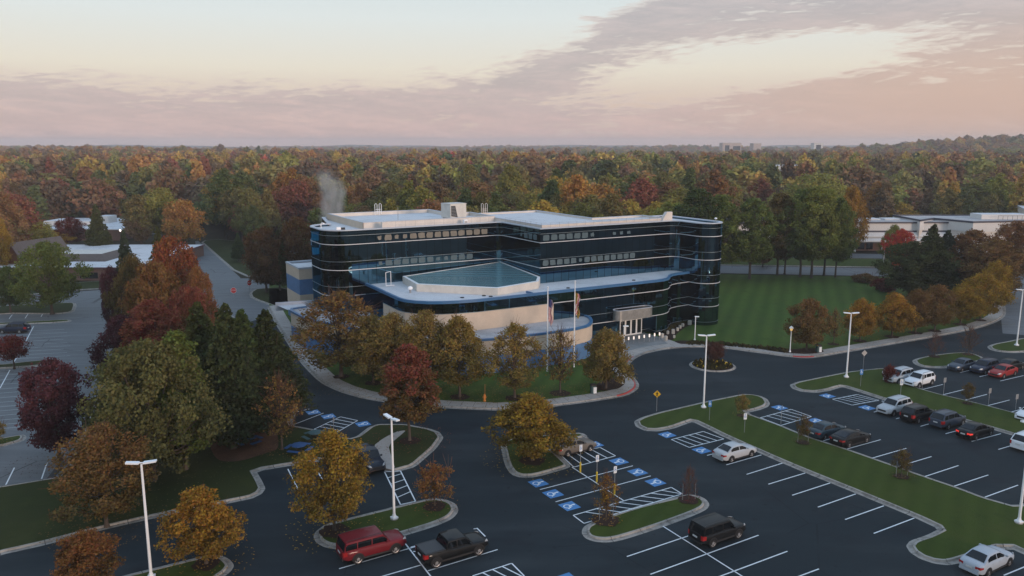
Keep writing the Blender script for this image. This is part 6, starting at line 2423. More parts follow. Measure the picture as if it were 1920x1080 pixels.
G1 = 'olive street trees before the office'
PLANTS = [
    # row before the office
    ('broadleaf_tree', 'pear3', 640, 706, 620, 545, 196, 'olive3', 'brownish thinning tree at the west end of the office row, largest of that row', G1, 1.1),
    ('broadleaf_tree', 'pear2', 700, 718, 690, 590, 128, 'olive', 'brown olive tree next to the large thinning tree in the office row', G1, 1.1),
    ('broadleaf_tree', 'pear1', 738, 729, 733, 586, 128, 'olive', 'olive tree half hidden behind the tall red tree in the office row', G1, 1.1),
    ('broadleaf_tree', 'pear1', 800, 736, 783, 582, 134, 'olive', 'olive tree standing behind the red tree top in the office row', G1, 1.1),
    ('broadleaf_tree', 'pear2', 862, 744, 855, 591, 132, 'olive2', 'olive tree with bare trunk on a mulch ring, nearer the orange hydrant', G1, 1.2),
    ('broadleaf_tree', 'pear3', 965, 746, 961, 605, 128, 'olive2', 'pointed olive tree on a mulch ring between hydrant and flagpoles', G1, 1.2),
    ('broadleaf_tree', 'sparse', 1050, 737, 1050, 620, 82, 'olive2', 'half bare small tree between the two flagpoles', G1, 1.3),
    ('broadleaf_tree', 'round2', 1136, 728, 1146, 617, 112, 'olive', 'dense olive tree beside the red kerb and plaza', G1, 0),
    # trees of the car park
    ('red_tree', 'tall2', 768, 826, 766, 645, 128, 'red', 'tall red tree turning green below, on the island by the path', None, 1.1),
    ('orange_tree', 'round1', 998, 863, 998, 741, 158, 'amber', 'wide amber tree on the kerbed bulb beside the tan car', None, 1.3),
    ('orange_tree', 'sapling', 815, 949, 815, 869, 78, 'rust', 'small rusty round tree at the end of the lamp post island', None, 1.0),
    ('orange_tree', 'pear1', 627, 995, 626, 804, 150, 'amber', 'big orange green tree hiding the back of the dark pickup', None, 1.2),
    ('orange_tree', 'round1', 387, 1057, 387, 915, 142, 'orange', 'bright orange tree on the corner island near the lamp post', None, 1.0),
    ('red_tree', 'round2', 165, 1118, 166, 996, 128, 'rust', 'rusty leaved sapling cut by the bottom edge of the view', None, 0),
    ('orange_tree', 'pear1', 200, 985, 203, 795, 178, 'brownish', 'broad brown orange tree on the grass beside the old lot', None, 0),
    ('broadleaf_tree', 'huge', 288, 900, 270, 640, 255, 'silver', 'huge silvery olive tree, biggest crown of the tree belt', None, 0),
    ('maple_tree', 'broad2', 112, 862, 120, 674, 138, 'purple', 'dark purple maple leaning over the old lot', None, 0),
    ('broadleaf_tree', 'tall1', 348, 880, 335, 615, 150, 'green', 'deep green tree squeezed between silvery tree and spruces', None, 0),
    ('spruce_tree', 'spruce1', 437, 841, 430, 552, 210, 'spruce', 'tall dark spruce over the woodchip bed', 'dark spruces of the tree belt', 0),
    ('spruce_tree', 'spruce2', 385, 800, 382, 550, 190, 'pinegreen', 'dark spruce behind the deep green tree', 'dark spruces of the tree belt', 0),
    ('spruce_tree', 'spruce1', 508, 792, 508, 566, 190, 'spruce', 'dark spruce nearest the loop drive', 'dark spruces of the tree belt', 0),
    ('spruce_tree', 'spruce2', 465, 800, 465, 566, 185, 'dkgreen', 'dark green spruce in the middle of the spruce group', 'dark spruces of the tree belt', 0),
    ('broadleaf_tree', 'sparse', 529, 843, 522, 705, 92, 'olive3', 'small brown half bare tree beside the blue picnic tables', None, 0),
    # red group of the belt
    ('broadleaf_tree', 'broad2', 330, 622, 330, 444, 108, 'orangered', 'orange red maple topping the tree belt beside the service road', 'red maples of the tree belt', 0),
    ('broadleaf_tree', 'broad1', 298, 682, 302, 490, 128, 'rustolive', 'olive rust tree under the orange red maple of the belt', 'red maples of the tree belt', 0),
    ('broadleaf_tree', 'broad2', 262, 650, 262, 478, 80, 'brownolive', 'brown green tree behind the olive rust one', 'red maples of the tree belt', 0),
    ('broadleaf_tree', 'broad1', 360, 690, 356, 535, 100, 'red', 'dull red maple nearest the junction', 'red maples of the tree belt', 0),
    ('broadleaf_tree', 'tall2', 296, 740, 298, 560, 128, 'red', 'dull red tree behind the spruces and the silvery crown', 'red maples of the tree belt', 0),
    ('broadleaf_tree', 'broad2', 378, 640, 376, 500, 62, 'rust', 'small rusty tree at the mouth of the service road', 'red maples of the tree belt', 0),
    ('maple_tree', 'broad1', 238, 725, 240, 590, 105, 'purple', 'purple maple on the kerb of the old lot', None, 0),
    ('maple_tree', 'broad2', 292, 740, 290, 600, 100, 'maroon', 'maroon maple behind the huge silvery tree', None, 0),
    ('maple_tree', 'broad2', 218, 640, 214, 500, 50, 'purple', 'slim purple tree at the end of the brick building', None, 0),
    ('conifer', 'spruce2', 243, 575, 246, 422, 66, 'bluegreen', 'blue green conifer at the corner of the brick building', None, 0),
    ('conifer', 'spruce1', 305, 560, 304, 415, 66, 'pinegreen', 'dark pine behind the orange red maple', None, 0),
    ('broadleaf_tree', 'broad1', 98, 588, 98, 452, 112, 'green', 'round green tree before the brick building', None, 0),
    ('broadleaf_tree', 'broad2', 20, 585, 18, 500, 70, 'dkgreen', 'dark green tree before the gabled house', None, 0),
    ('pine_tree', 'spruce2', 187, 478, 185, 376, 62, 'pinegreen', 'pine standing before the farther white roof', None, 0),
    ('broadleaf_tree', 'broad2', 4, 520, 4, 405, 55, 'amber', 'yellow brown tree cut by the edge beside the gabled house', None, 0),
    ('maple_tree', 'spread', 36, 465, 36, 420, 60, 'maroon', 'maroon tree behind the gabled roof', None, 0),
    ('maple_tree', 'broad1', 85, 470, 84, 432, 80, 'amber', 'golden brown tree between the two white roofs', None, 0),
    ('maple_tree', 'broad2', 135, 462, 134, 408, 66, 'maroon', 'dark red tree in front of the stepped white roofs', None, 0),
    ('maple_tree', 'spread', 27, 690, 27, 630, 66, 'maroon', 'flat topped dark red tree on the old lot island', None, 0),
    ('broadleaf_tree', 'sapling', -6, 832, -6, 790, 44, 'olive', 'small olive tree at the edge on the lowest old lot island', None, 0),
    ('broadleaf_tree', 'broad1', 500, 548, 496, 425, 90, 'brown', 'brown tree behind the stop signs', 'dark trees at the junction', 0),
    ('broadleaf_tree', 'spruce1', 525, 545, 524, 425, 75, 'pinegreen', 'dark evergreen behind the striped wing lamp', 'dark trees at the junction', 0),
    ('broadleaf_tree', 'broad2', 560, 540, 556, 408, 95, 'brown', 'dark brown tree beside the glass building end', 'dark trees at the junction', 0),
    ('conifer', 'spruce2', 448, 490, 448, 432, 36, 'dkgreen', 'small pointed green conifer on the road bend', None, 0),
    # tall greens behind the lawn
    ('tall_tree', 'tall2', 1303, 526, 1305, 352, 118, 'dkgreen', 'dark green tall tree beside the rounded glass corner', 'tall green trees behind the lawn', 0),
    ('tall_tree', 'tall3', 1345, 524, 1345, 364, 100, 'green', 'tall green tree second from the rounded glass corner', 'tall green trees behind the lawn', 0),
    ('tall_tree', 'tall2', 1405, 523, 1400, 370, 108, 'green', 'tall green tree standing alone of trunk before the white kerb', 'tall green trees behind the lawn', 0),
    ('tall_tree', 'tall2', 1457, 516, 1450, 360, 96, 'brownolive', 'brownish tall tree with two dark trunks', 'tall green trees behind the lawn', 0),
    ('tall_tree', 'tall3', 1471, 513, 1480, 374, 74, 'brownolive', 'slimmer brownish tall tree leaning on its neighbour', 'tall green trees behind the lawn', 0),
    ('tall_tree', 'tall3', 1500, 519, 1503, 354, 100, 'green', 'tall green tree just after the brownish pair', 'tall green trees behind the lawn', 0),
    ('tall_tree', 'tall2', 1521, 521, 1534, 348, 108, 'lime', 'tallest yellow green tree behind the lawn', 'tall green trees behind the lawn', 0),
    ('tall_tree', 'tall3', 1545, 516, 1558, 354, 92, 'lime', 'tall green tree before the orange maple', 'tall green trees behind the lawn', 0),
    ('tall_tree', 'tall2', 1566, 520, 1574, 368, 74, 'green', 'last tall green tree towards the white showroom', 'tall green trees behind the lawn', 0),
    ('maple_tree', 'broad1', 1590, 478, 1588, 348, 62, 'orange', 'orange red maple rising behind the last tall green tree', None, 0),
    ('broadleaf_tree', 'broad2', 1430, 500, 1428, 452, 45, 'rust', 'low rusty tree behind the two dark trunks', None, 0),
    # evergreen clump and browns at the lawn end
    ('maple_tree', 'broad1', 1686, 508, 1687, 429, 56, 'scarlet', 'scarlet maple before the white showroom', None, 0),
    ('broadleaf_tree', 'broad2', 1672, 498, 1672, 422, 50, 'lime', 'olive green tree behind the scarlet maple', None, 0),
    ('conifer', 'spruce1', 1738, 560, 1737, 412, 130, 'spruce', 'pointed dark evergreen beyond the lawn', 'dark evergreens at the lawn end', 0),
    ('conifer', 'broad1', 1704, 560, 1700, 452, 125, 'spruce', 'broad dark evergreen beside the scarlet maple', 'dark evergreens at the lawn end', 0),
    ('conifer', 'spruce2', 1768, 545, 1766, 424, 100, 'bluegreen', 'blue grey evergreen behind the pointed one', 'dark evergreens at the lawn end', 0),
    ('broadleaf_tree', 'broad2', 1815, 548, 1812, 432, 125, 'brown', 'brown tree before the zigzag wall', 'brown trees at the lawn end', 0),
    ('broadleaf_tree', 'broad1', 1860, 560, 1858, 450, 130, 'brownish', 'dark brown tree at the far drive', 'brown trees at the lawn end', 0),
    ('broadleaf_tree', 'broad2', 1898, 506, 1903, 415, 90, 'rust', 'rusty tree at the edge before the grey hall', 'brown trees at the lawn end', 0),
    ('shrub', 'shrub', 1655, 545, 1652, 522, 50, 'maroon', 'dark red shrub in the far lawn corner', None, 0),
    ('shrub', 'shrub', 1622, 530, 1621, 514, 46, 'brownish', 'tan shrub on the far lawn edge', None, 0),
    # orange row along the walk
    ('broadleaf_tree', 'round1', 1512, 656, 1512, 560, 92, 'brownish', 'brownish tree first in the row beside the garden lamp', 'orange trees along the walk', 1.1),
    ('broadleaf_tree', 'sparse', 1563, 645, 1561, 582, 42, 'olive', 'thin half bare sapling between the brownish and the first amber tree', 'orange trees along the walk', .9),
    ('broadleaf_tree', 'round2', 1612, 639, 1616, 561, 74, 'orange', 'amber tree partly behind the white lamp post', 'orange trees along the walk', 1.1),
    ('broadleaf_tree', 'round1', 1672, 631, 1684, 549, 84, 'orange', 'golden orange tree with visible grey trunk', 'orange trees along the walk', 1.1),
    ('broadleaf_tree', 'round2', 1716, 624, 1722, 543, 74, 'brownish', 'duller brown orange tree in the middle of the row', 'orange trees along the walk', 1.1),
    ('broadleaf_tree', 'round1', 1752, 620, 1762, 534, 78, 'brownish', 'brown orange tree beyond the duller one', 'orange trees along the walk', 1.1),
    ('broadleaf_tree', 'round2', 1800, 608, 1812, 532, 74, 'amber', 'amber tree where the walk starts to bend', 'orange trees along the walk', 1.1),
    ('broadleaf_tree', 'round1', 1838, 600, 1852, 512, 88, 'amber', 'broad amber tree on the bend of the walk', 'orange trees along the walk', 1.0),
    ('broadleaf_tree', 'round2', 1862, 580, 1868, 490, 76, 'amber', 'last amber tree before the far drive', 'orange trees along the walk', 1.0),
    # saplings on the strips
    ('sapling', 'sapling', 1505, 829, 1505, 779, 30, 'brownolive', 'staked round sapling beside the blue green saloon', 'saplings on the grass strips', .7),
    ('sapling', 'sapling', 1690, 893, 1688, 843, 38, 'brownolive', 'staked round sapling alone in the lower strip', 'saplings on the grass strips', .7),
    ('sapling', 'sapling', 1814, 756, 1814, 718, 27, 'brownolive', 'staked round sapling between grey sign backs', 'saplings on the grass strips', .6),
    ('sapling', 'sapling', 1391, 779, 1390, 740, 28, 'olive', 'faint round sapling at the end of the lower strip', 'saplings on the grass strips', .6),
    ('sapling', 'shrub', 1667, 716, 1667, 686, 24, 'maroon', 'dark red round sapling before the silver crossover', 'saplings on the grass strips', .6),
    ('sapling', 'sparse', 1136, 975, 1132, 888, 52, 'orange', 'thin orange sapling with supports on the long island', None, 1.15),
    ('sapling', 'bare', 1291, 937, 1291, 876, 34, 'maroon', 'bare twiggy sapling at the rounded end of the long island', None, .9),
    ('sapling', 'bare', 1752, 668, 1752, 625, 36, 'maroon', 'bare reddish sapling on the kerbed islet before the parked row', None, .8),
    ('sapling', 'bare', 1815, 664, 1813, 612, 42, 'rust', 'bare rusty sapling beyond the parked row', None, .8),
    ('small_tree', 'spread', 1340, 684, 1339, 643, 44, 'maroonbrown', 'small dark red brown tree on thin stem in the roundabout bed', None, 0),
]
for (nm, kind, bx, by, tx, ty, wp, colr, lab, grp, mu) in PLANTS:
    o = plant(nm, kind, bx, by, tx, ty, wp, colr, lab, 'shrub' if nm == 'shrub' else 'tree', grp, mu)
N_NEAR = len(PLANTS)


def leaf_litter():
    rl = np.random.default_rng(77)
    V, F, MI = [], [], []
    names = {}
    mats = []
    for (nm, kind, bx, by, tx, ty, wp, colr, lab, grp, mu) in PLANTS:
        if by < 600 or nm in ('spruce_tree', 'shrub') or colr in ('green', 'spruce', 'dkgreen', 'pinegreen'):
            continue
        b = at(bx, by)
        rad = wp / FPX * b.y * .5
        n = int(min(420, 60 + 14 * rad * rad))
        if colr not in names:
            c = TC[colr][0]
            names[colr] = len(mats)
            mats.append(pbr('fallen_leaf', tuple(min(1, x * 1.1) for x in c), 0.9, var=0.4, vscale=5, spec=0.1))
        for k in range(n):
            r_, a = rad * 1.35 * math.sqrt(rl.random()), rl.random() * 6.283
            x, y, s_ = b.x + r_ * math.cos(a), b.y + r_ * math.sin(a), rl.uniform(.04, .085)
            z = .178 + rl.uniform(0, .012)
            q = rl.random() * 6.283
            i0 = len(V)
            for j in range(4):
                aa = q + j * PI / 2
                V.append((x + s_ * math.cos(aa), y + s_ * math.sin(aa), z + rl.uniform(-.005, .02)))
            F.append((i0, i0 + 1, i0 + 2, i0 + 3))
            MI.append(names[colr])
    me = bpy.data.meshes.new('fallen_leaves')
    me.from_pydata(V, [], F)
    for m in mats:
        me.materials.append(m)
    me.polygons.foreach_set('material_index', MI)
    o = bpy.data.objects.new('fallen_leaves', me)
    COL.objects.link(o)
    tag(o, kind='stuff')


leaf_litter()
# support stakes of the saplings
for (x, y) in ((1505, 829), (1690, 893), (1136, 975), (1291, 937)):
    for dx in (-.55, .6):
        b = at(x, y, .13)
        mb = MB()
        mb.tube([(0, 0, 0), (0, 0, 1.5)], .022, M['grey_metal'], 5)
        o = mb.build('stake')
        o.location = (b.x + dx, b.y + .15 * dx, .15)
        tag(o, {1505: 'thin stake supporting the sapling beside the blue green saloon', 1690: 'thin stake supporting the lone sapling of the lower strip', 1136: 'thin stake supporting the orange sapling', 1291: 'thin stake supporting the bare sapling of the long island'}[x], 'stake', 'stakes of %s' % {1505: 'the first sapling', 1690: 'the lone sapling', 1136: 'the orange sapling', 1291: 'the bare sapling'}[x])

# ------------------------------------------------------------------ the woods
WOODV = []
for i, (prof, W, H, th, lum, gp) in enumerate((('broad', 11, 11, 4, 44, .4), ('oval', 9, 13, 4, 44, .45), ('broad', 12, 10, 4, 40, .45), ('pyramid', 8, 13, 3, 44, .4), ('oval', 10, 12, 4, 46, .6))):
    P, O, V, hg, ends = crown_points(prof, W, H, 7600, 40 + i, lum * 2, gp, lr=(.09, .17))
    cm = leaf_mesh('wood_tree', P + np.array([0, 0, th]), O, .25, np.random.default_rng(60 + i), V, hg)
    rng = np.random.default_rng(80 + i)
    tm = trunk_mesh('trunk', th, H, .2, ends, rng, 'bark', 12)
    # join trunk into the one mesh of these small distant trees
    bm = bmesh.new()
    bm.from_mesh(cm)
    nf = len(bm.faces)
    bm.from_mesh(tm)
    bm.faces.ensure_lookup_table()
    for f in bm.faces[nf:]:
        f.material_index = 1
    bm.to_mesh(cm)
    bm.free()
    cm.materials.append(M['bark'])
    WOODV.append((cm, W, H + th))
WOODL = []
wc = bpy.data.collections.new('wood_kinds')
for i, (prof, W, H, th, lum, gp) in enumerate((('broad', 11, 11, 3, 26, .3), ('oval', 9, 13, 3, 26, .3), ('broad', 12, 10, 3, 24, .3), ('pyramid', 8, 13, 2, 26, .3))):
    P, O, V, hg, ends = crown_points(prof, W, H, 1500, 140 + i, lum * 2, gp, lr=(.11, .19))
    cm = leaf_mesh('wood_tree', P + np.array([0, 0, th]), O, .55, np.random.default_rng(160 + i), V, hg, mat='foliage_wood')
    o = bpy.data.objects.new('wood_tree', cm)
    wc.objects.link(o)
    WOODL.append(o)

WCOL = [('rust brown', (0.135, 0.074, 0.034), 20), ('orange', (0.205, 0.105, 0.030), 14), ('golden', (0.215, 0.145, 0.032), 13), ('olive', (0.115, 0.096, 0.032), 22), ('yellow green', (0.135, 0.125, 0.030), 15), ('deep green', (0.062, 0.074, 0.026), 11), ('dull red', (0.140, 0.054, 0.034), 5), ('scarlet', (0.25, 0.060, 0.034), 1), ('brown', (0.098, 0.066, 0.036), 15)]


def wood_colour(r, x, y):
    """autumn colours by stand: redder to the west, greener to the east, as the woods are"""
    ws = []
    az = x / max(y, 1)
    for nm, c, wgt in WCOL:
        if az > .12 and y < 520:
            wgt *= {'yellow green': 2.2, 'olive': 1.6, 'deep green': 1.6, 'golden': 1.5, 'dull red': .25, 'scarlet': .1, 'orange': .6}.get(nm, 1)
        if az < -.05 and y > 420:
            wgt *= {'orange': 1.7, 'rust brown': 1.5, 'dull red': 1.6, 'scarlet': 2.5, 'deep green': .35, 'yellow green': .4}.get(nm, 1)
        if az < -.1 and y < 420:
            wgt *= {'deep green': 1.5, 'brown': 1.6, 'olive': 1.4, 'scarlet': .2, 'orange': .7}.get(nm, 1)
        if y > 430:
            wgt *= {'deep green': .45, 'yellow green': .6, 'orange': 1.5, 'golden': 1.5, 'rust brown': 1.35}.get(nm, 1)
        if -.16 < az < .22 and y < 330:
            wgt *= {'yellow green': 2.0, 'deep green': 1.5, 'golden': 1.5, 'olive': 1.5, 'dull red': .4}.get(nm, 1)
        ws.append(wgt)
    i = r.choices(range(len(WCOL)), ws)[0]
    return i


# clearings that stay free of trees: roofs, roads, the office grounds (x0,x1,y0,y1)
CLEAR = [(-132, -78, 150, 232), (-172, -120, 232, 306), (62, 200, 190, 275), (-40, 60, 100, 178), (-75, -48, 140, 215), (-72, -52, 150, 260), (-200, 150, -80, 150), (40, 150, 150, 225), (195, 300, 120, 300), (150, 200, 478, 520)]
ROAD = [at(449, 519), at(391, 467), at(372, 452), at(330, 432), at(236, 440)]


def is_clear(x, y):
    for a, b, c, d in CLEAR:
        if a < x < b and c < y < d:
            return True
    for i in range(len(ROAD) - 1):
        p, q = ROAD[i].xy, ROAD[i + 1].xy
        v = q - p
        t_ = max(0, min(1, (Vector((x, y)) - p).dot(v) / v.length_squared))
        if (p + v * t_ - Vector((x, y))).length < 6:
            return True
    return False


rw_ = random.Random(99)
cand = []
y = 150.0
while y < 3400:
    step = 8.6 if y < 255 else min(12.0, 8.6 + (y - 255) * .05) + max(0, y - 420) * .005
    half = y * .70 + 30
    x = -half
    while x < half:
        px_, py_ = x + rw_.uniform(-.42, .42) * step, y + rw_.uniform(-.42, .42) * step
        front = 183 if px_ > -60 else (168 + .30 * abs(px_ + 60))
        if px_ < -60:
            front = 196
        if px_ > 55:
            front = 226 if px_ < 90 else 262
        if not is_clear(px_, py_) and py_ > front:
            cand.append((px_, py_, step))
        x += step
    y += step * .93
near = sorted([c for c in cand if c[1] < 420], key=lambda c: c[1])
# nearest ones become trees of their own: as many as fit under the limit
N_OWN = 300 - N_NEAR - 8
own = [c for c in near if abs(c[0] / c[1]) < .66][:N_OWN]
own_set = set(own)
rest = [c for c in cand if c not in own_set]


def zone(x, y):
    px_ = CX + FPX * x / y
    if px_ < 250:
        return 'beyond the white roofed brick buildings'
    if px_ < 560:
        return 'beside the service road into the woods'
    if px_ < 700:
        return 'behind the steam plume'
    if px_ < 960:
        return 'behind the sunken west roof of the glass office'
    if px_ < 1270:
        return 'behind the bright east roof of the glass office'
    if px_ < 1590:
        return 'behind the tall green trees of the lawn'
    return 'behind the white showroom roofs'


for k, (x, y_, s_) in enumerate(own):
    i = wood_colour(rw_, x, y_)
    nm, c, _ = WCOL[i]
    vi = rw_.randrange(5) if nm != 'deep green' else rw_.choice((1, 3, 3, 4))
    cm, W, H = WOODV[vi]
    big = rw_.choice((.75, .9, 1.0, 1.1, 1.2, 1.35)) * rw_.uniform(.93, 1.07)
    big *= 1 + .42 * smooth01(y_, 250, 340)
    if y_ < 215 and -60 < x < 60:
        big *= .9
    o = bpy.data.objects.new('forest_tree', cm)
    COL.objects.link(o)
    o.location = (x, y_, terrain(x, y_) - .2)
    o.rotation_euler = (0, 0, rw_.uniform(0, 6.28))
    o.scale = (big * rw_.uniform(.95, 1.15), big * rw_.uniform(.95, 1.15), big * rw_.uniform(.85, 1.0))
    j = rw_.uniform(.85, 1.15) * 1.95
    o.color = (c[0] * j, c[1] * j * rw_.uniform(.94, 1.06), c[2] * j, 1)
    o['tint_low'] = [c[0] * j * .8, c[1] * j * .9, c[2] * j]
    shape = ('wide', 'tall', 'flat topped', 'pointed', 'ragged')[vi]
    size = 'large' if big > 1.4 else ('small' if big < .95 else 'middling')
    z_ = zone(x, y_)
    tag(o, '%s %s %s tree %s' % (size, shape, nm, z_), 'tree', '%s %s %s trees %s' % (size, shape, nm, z_))

# the rest of the wood runs on to the horizon as one mass
pos, scl, rot, tint, idx = [], [], [], [], []
for (x, y_, s_) in rest:
    i = wood_colour(rw_, x, y_)
    c = WCOL[i][1]
    j = rw_.uniform(.8, 1.2) * 2.05
    f = rw_.choice((.75, .9, 1.05, 1.15, 1.3, 1.5)) * min(2.2, s_ / 8.4)
    if .28 < x / y_ < .43 and 380 < y_ < 500:
        f *= .72
    pos.append((x, y_, terrain(x, y_) - .2))
    hs_ = rw_.uniform(.8, 1.2) * (rw_.choice((.62, .72, .82, 1.0)) if y_ > 700 else 1) * (1 + .38 * smooth01(y_, 250, 340)) * (.72 if .28 < x / y_ < .43 and 380 < y_ < 500 else 1) 
    scl.append((f, f, hs_))
    rot.append((0, 0, rw_.uniform(0, 6.28)))
    tint.append((c[0] * j, c[1] * j * rw_.uniform(.94, 1.06), c[2] * j, 1))
    idx.append(3 if WCOL[i][0] == 'deep green' and rw_.random() < .5 else rw_.randrange(4))
# sides and rear, so that the glass has woods to mirror
for k in range(1500):
    a, r_ = rw_.uniform(0, 2 * PI), 0
    r_ = rw_.uniform(190, 520)
    x, y_ = r_ * math.cos(a), r_ * math.sin(a)
    if y_ > 130 or (abs(x) < 160 and y_ > -95) or (y_ > 0 and abs(x) < y_ * .75 + 60):
        continue
    i = wood_colour(rw_, x, 300)
    c = WCOL[i][1]
    pos.append((x, y_, -.2))
    f = rw_.uniform(.9, 1.3)
    scl.append((f, f, rw_.uniform(.9, 1.3)))
    rot.append((0, 0, rw_.uniform(0, 6.28)))
    tint.append((*c, 1))
    idx.append(rw_.randrange(4))
me = bpy.data.meshes.new('woodland')
me.from_pydata(pos, [], [])
for nm, typ, data in (('scl', 'FLOAT_VECTOR', scl), ('rot', 'FLOAT_VECTOR', rot)):
    a_ = me.attributes.new(nm, typ, 'POINT')
    a_.data.foreach_set('vector', np.array(data, dtype=np.float32).reshape(-1))
a_ = me.attributes.new('tint', 'FLOAT_COLOR', 'POINT')
a_.data.foreach_set('color', np.array(tint, dtype=np.float32).reshape(-1))
a_ = me.attributes.new('pick', 'INT', 'POINT')
a_.data.foreach_set('value', np.array(idx, dtype=np.int32))
wood = bpy.data.objects.new('woodland', me)
COL.objects.link(wood)
tag(wood, kind='stuff')
ng = bpy.data.node_groups.new('woodland_scatter', 'GeometryNodeTree')
ng.interface.new_socket('Geometry', in_out='INPUT', socket_type='NodeSocketGeometry')
ng.interface.new_socket('Geometry', in_out='OUTPUT', socket_type='NodeSocketGeometry')
gi, go = ng.nodes.new('NodeGroupInput'), ng.nodes.new('NodeGroupOutput')
ip = ng.nodes.new('GeometryNodeInstanceOnPoints')
ci = ng.nodes.new('GeometryNodeCollectionInfo')
ci.inputs['Collection'].default_value = wc
ci.inputs['Separate Children'].default_value = True
ci.inputs['Reset Children'].default_value = True
ip.inputs['Pick Instance'].default_value = True


def named(nm, typ):
    n_ = ng.nodes.new('GeometryNodeInputNamedAttribute')
    n_.data_type = typ
    n_.inputs['Name'].default_value = nm
    return n_.outputs['Attribute']


ng.links.new(gi.outputs[0], ip.inputs['Points'])
ng.links.new(ci.outputs[0], ip.inputs['Instance'])
ng.links.new(named('pick', 'INT'), ip.inputs['Instance Index'])
ng.links.new(named('scl', 'FLOAT_VECTOR'), ip.inputs['Scale'])
ng.links.new(named('rot', 'FLOAT_VECTOR'), ip.inputs['Rotation'])
ng.links.new(ip.outputs[0], go.inputs[0])
mod = wood.modifiers.new('scatter', 'NODES')
mod.node_group = ng
HAZE=True
# ------------------------------------------------------------------ light, sky, air
SUN_AZ = Vector((0.62, -0.78, 0)).normalized()   # the glow stands behind the camera, to its right
SUN_EL = R(7)
w = bpy.data.worlds.new('World')
sc.world = w
w.use_nodes = True
t = w.node_tree
t.nodes.clear()
wo = t.nodes.new('ShaderNodeOutputWorld')
bg = t.nodes.new('ShaderNodeBackground')
tcg = t.nodes.new('ShaderNodeTexCoord').outputs['Generated']
sp = t.nodes.new('ShaderNodeSeparateXYZ')
t.links.new(tcg, sp.inputs[0])
X, Y, Z = sp.outputs
sky = t.nodes.new('ShaderNodeTexSky')
sky.sky_type = 'NISHITA'
sky.sun_disc = False
sky.sun_elevation = SUN_EL
sky.sun_rotation = math.atan2(SUN_AZ.x, SUN_AZ.y)
sky.altitude = 120
sky.air_density = 1.0
sky.dust_density = 1.5
sky.ozone_density = 1.2
nish = mixc(t, 1.0, sky.outputs[0], (0.10, 0.10, 0.10), 'MULTIPLY')
# elevation as tangent, azimuth as x/y (front half) kept finite elsewhere
hz = mathn(t, 'SQRT', mathn(t, 'ADD', mathn(t, 'MULTIPLY', X, X), mathn(t, 'MULTIPLY', Y, Y)))
E = mathn(t, 'DIVIDE', Z, mathn(t, 'MAXIMUM', hz, 0.02))
A = mathn(t, 'ARCTAN2', X, Y)
# clear sky: pink on the horizon, cream, pale aqua, deeper blue overhead
cr = t.nodes.new('ShaderNodeValToRGB')
el = cr.color_ramp.elements
stops = [(0.0, (0.72, 0.49, 0.42)), (0.035, (0.74, 0.56, 0.47)), (0.075, (0.86, 0.79, 0.67)), (0.125, (0.80, 0.845, 0.83)), (0.17, (0.70, 0.80, 0.83)), (0.34, (0.70, 0.84, 0.96)), (0.6, (0.62, 0.80, 1.02)), (1.0, (0.50, 0.70, 1.0))]
while len(el) < len(stops):
    el.new(0.5)
for e, (p, c) in zip(el, stops):
    e.position = p
    e.color = (*c, 1)
t.links.new(mathn(t, 'MULTIPLY', E, 0.85, True), cr.inputs[0])
clear = cr.outputs[0]
# cloud deck: stretched noise, denser low down and towards +x
cv = t.nodes.new('ShaderNodeCombineXYZ')
t.links.new(mathn(t, 'MULTIPLY', A, 2.6), cv.inputs[0])
t.links.new(mathn(t, 'MULTIPLY', mathn(t, 'ADD', E, mathn(t, 'MULTIPLY', A, -0.06)), 17.0), cv.inputs[1])
n1 = noise(t, cv.outputs[0], 1.15, 7, 0.62, 0.35)
cv2 = t.nodes.new('ShaderNodeCombineXYZ')
t.links.new(mathn(t, 'MULTIPLY', A, 9.0), cv2.inputs[0])
t.links.new(mathn(t, 'MULTIPLY', mathn(t, 'ADD', E, mathn(t, 'MULTIPLY', A, 0.10)), 75.0), cv2.inputs[1])
n2 = noise(t, cv2.outputs[0], 1.0, 5, 0.65, 0.6)
cv3 = t.nodes.new('ShaderNodeCombineXYZ')
t.links.new(mathn(t, 'ADD', mathn(t, 'MULTIPLY', A, 30.0), mathn(t, 'MULTIPLY', E, 60.0)), cv3.inputs[0])
t.links.new(mathn(t, 'MULTIPLY', mathn(t, 'ADD', E, mathn(t, 'MULTIPLY', A, -0.12)), 190.0), cv3.inputs[1])
n3 = noise(t, cv3.outputs[0], 1.0, 4, 0.6, 0.4)
nn = mathn(t, 'ADD', mathn(t, 'ADD', mathn(t, 'ADD', mathn(t, 'MULTIPLY', n1, 0.85), -0.15), mathn(t, 'MULTIPLY', mathn(t, 'SUBTRACT', n2, 0.16), 0.4)), mathn(t, 'MULTIPLY', mathn(t, 'SUBTRACT', n3, 0.33), 0.5))
topr = t.nodes.new('ShaderNodeMapRange')
topr.interpolation_type = 'SMOOTHSTEP'
t.links.new(A, topr.inputs[0])
topr.inputs[1].default_value = -0.12
topr.inputs[2].default_value = 0.42
topr.inputs[3].default_value = 0.074
topr.inputs[4].default_value = 0.26
over = mathn(t, 'MULTIPLY', mathn(t, 'SUBTRACT', topr.outputs[0], E), 9.0)
over = mathn(t, 'MINIMUM', mathn(t, 'MAXIMUM', over, -0.6), 0.22)
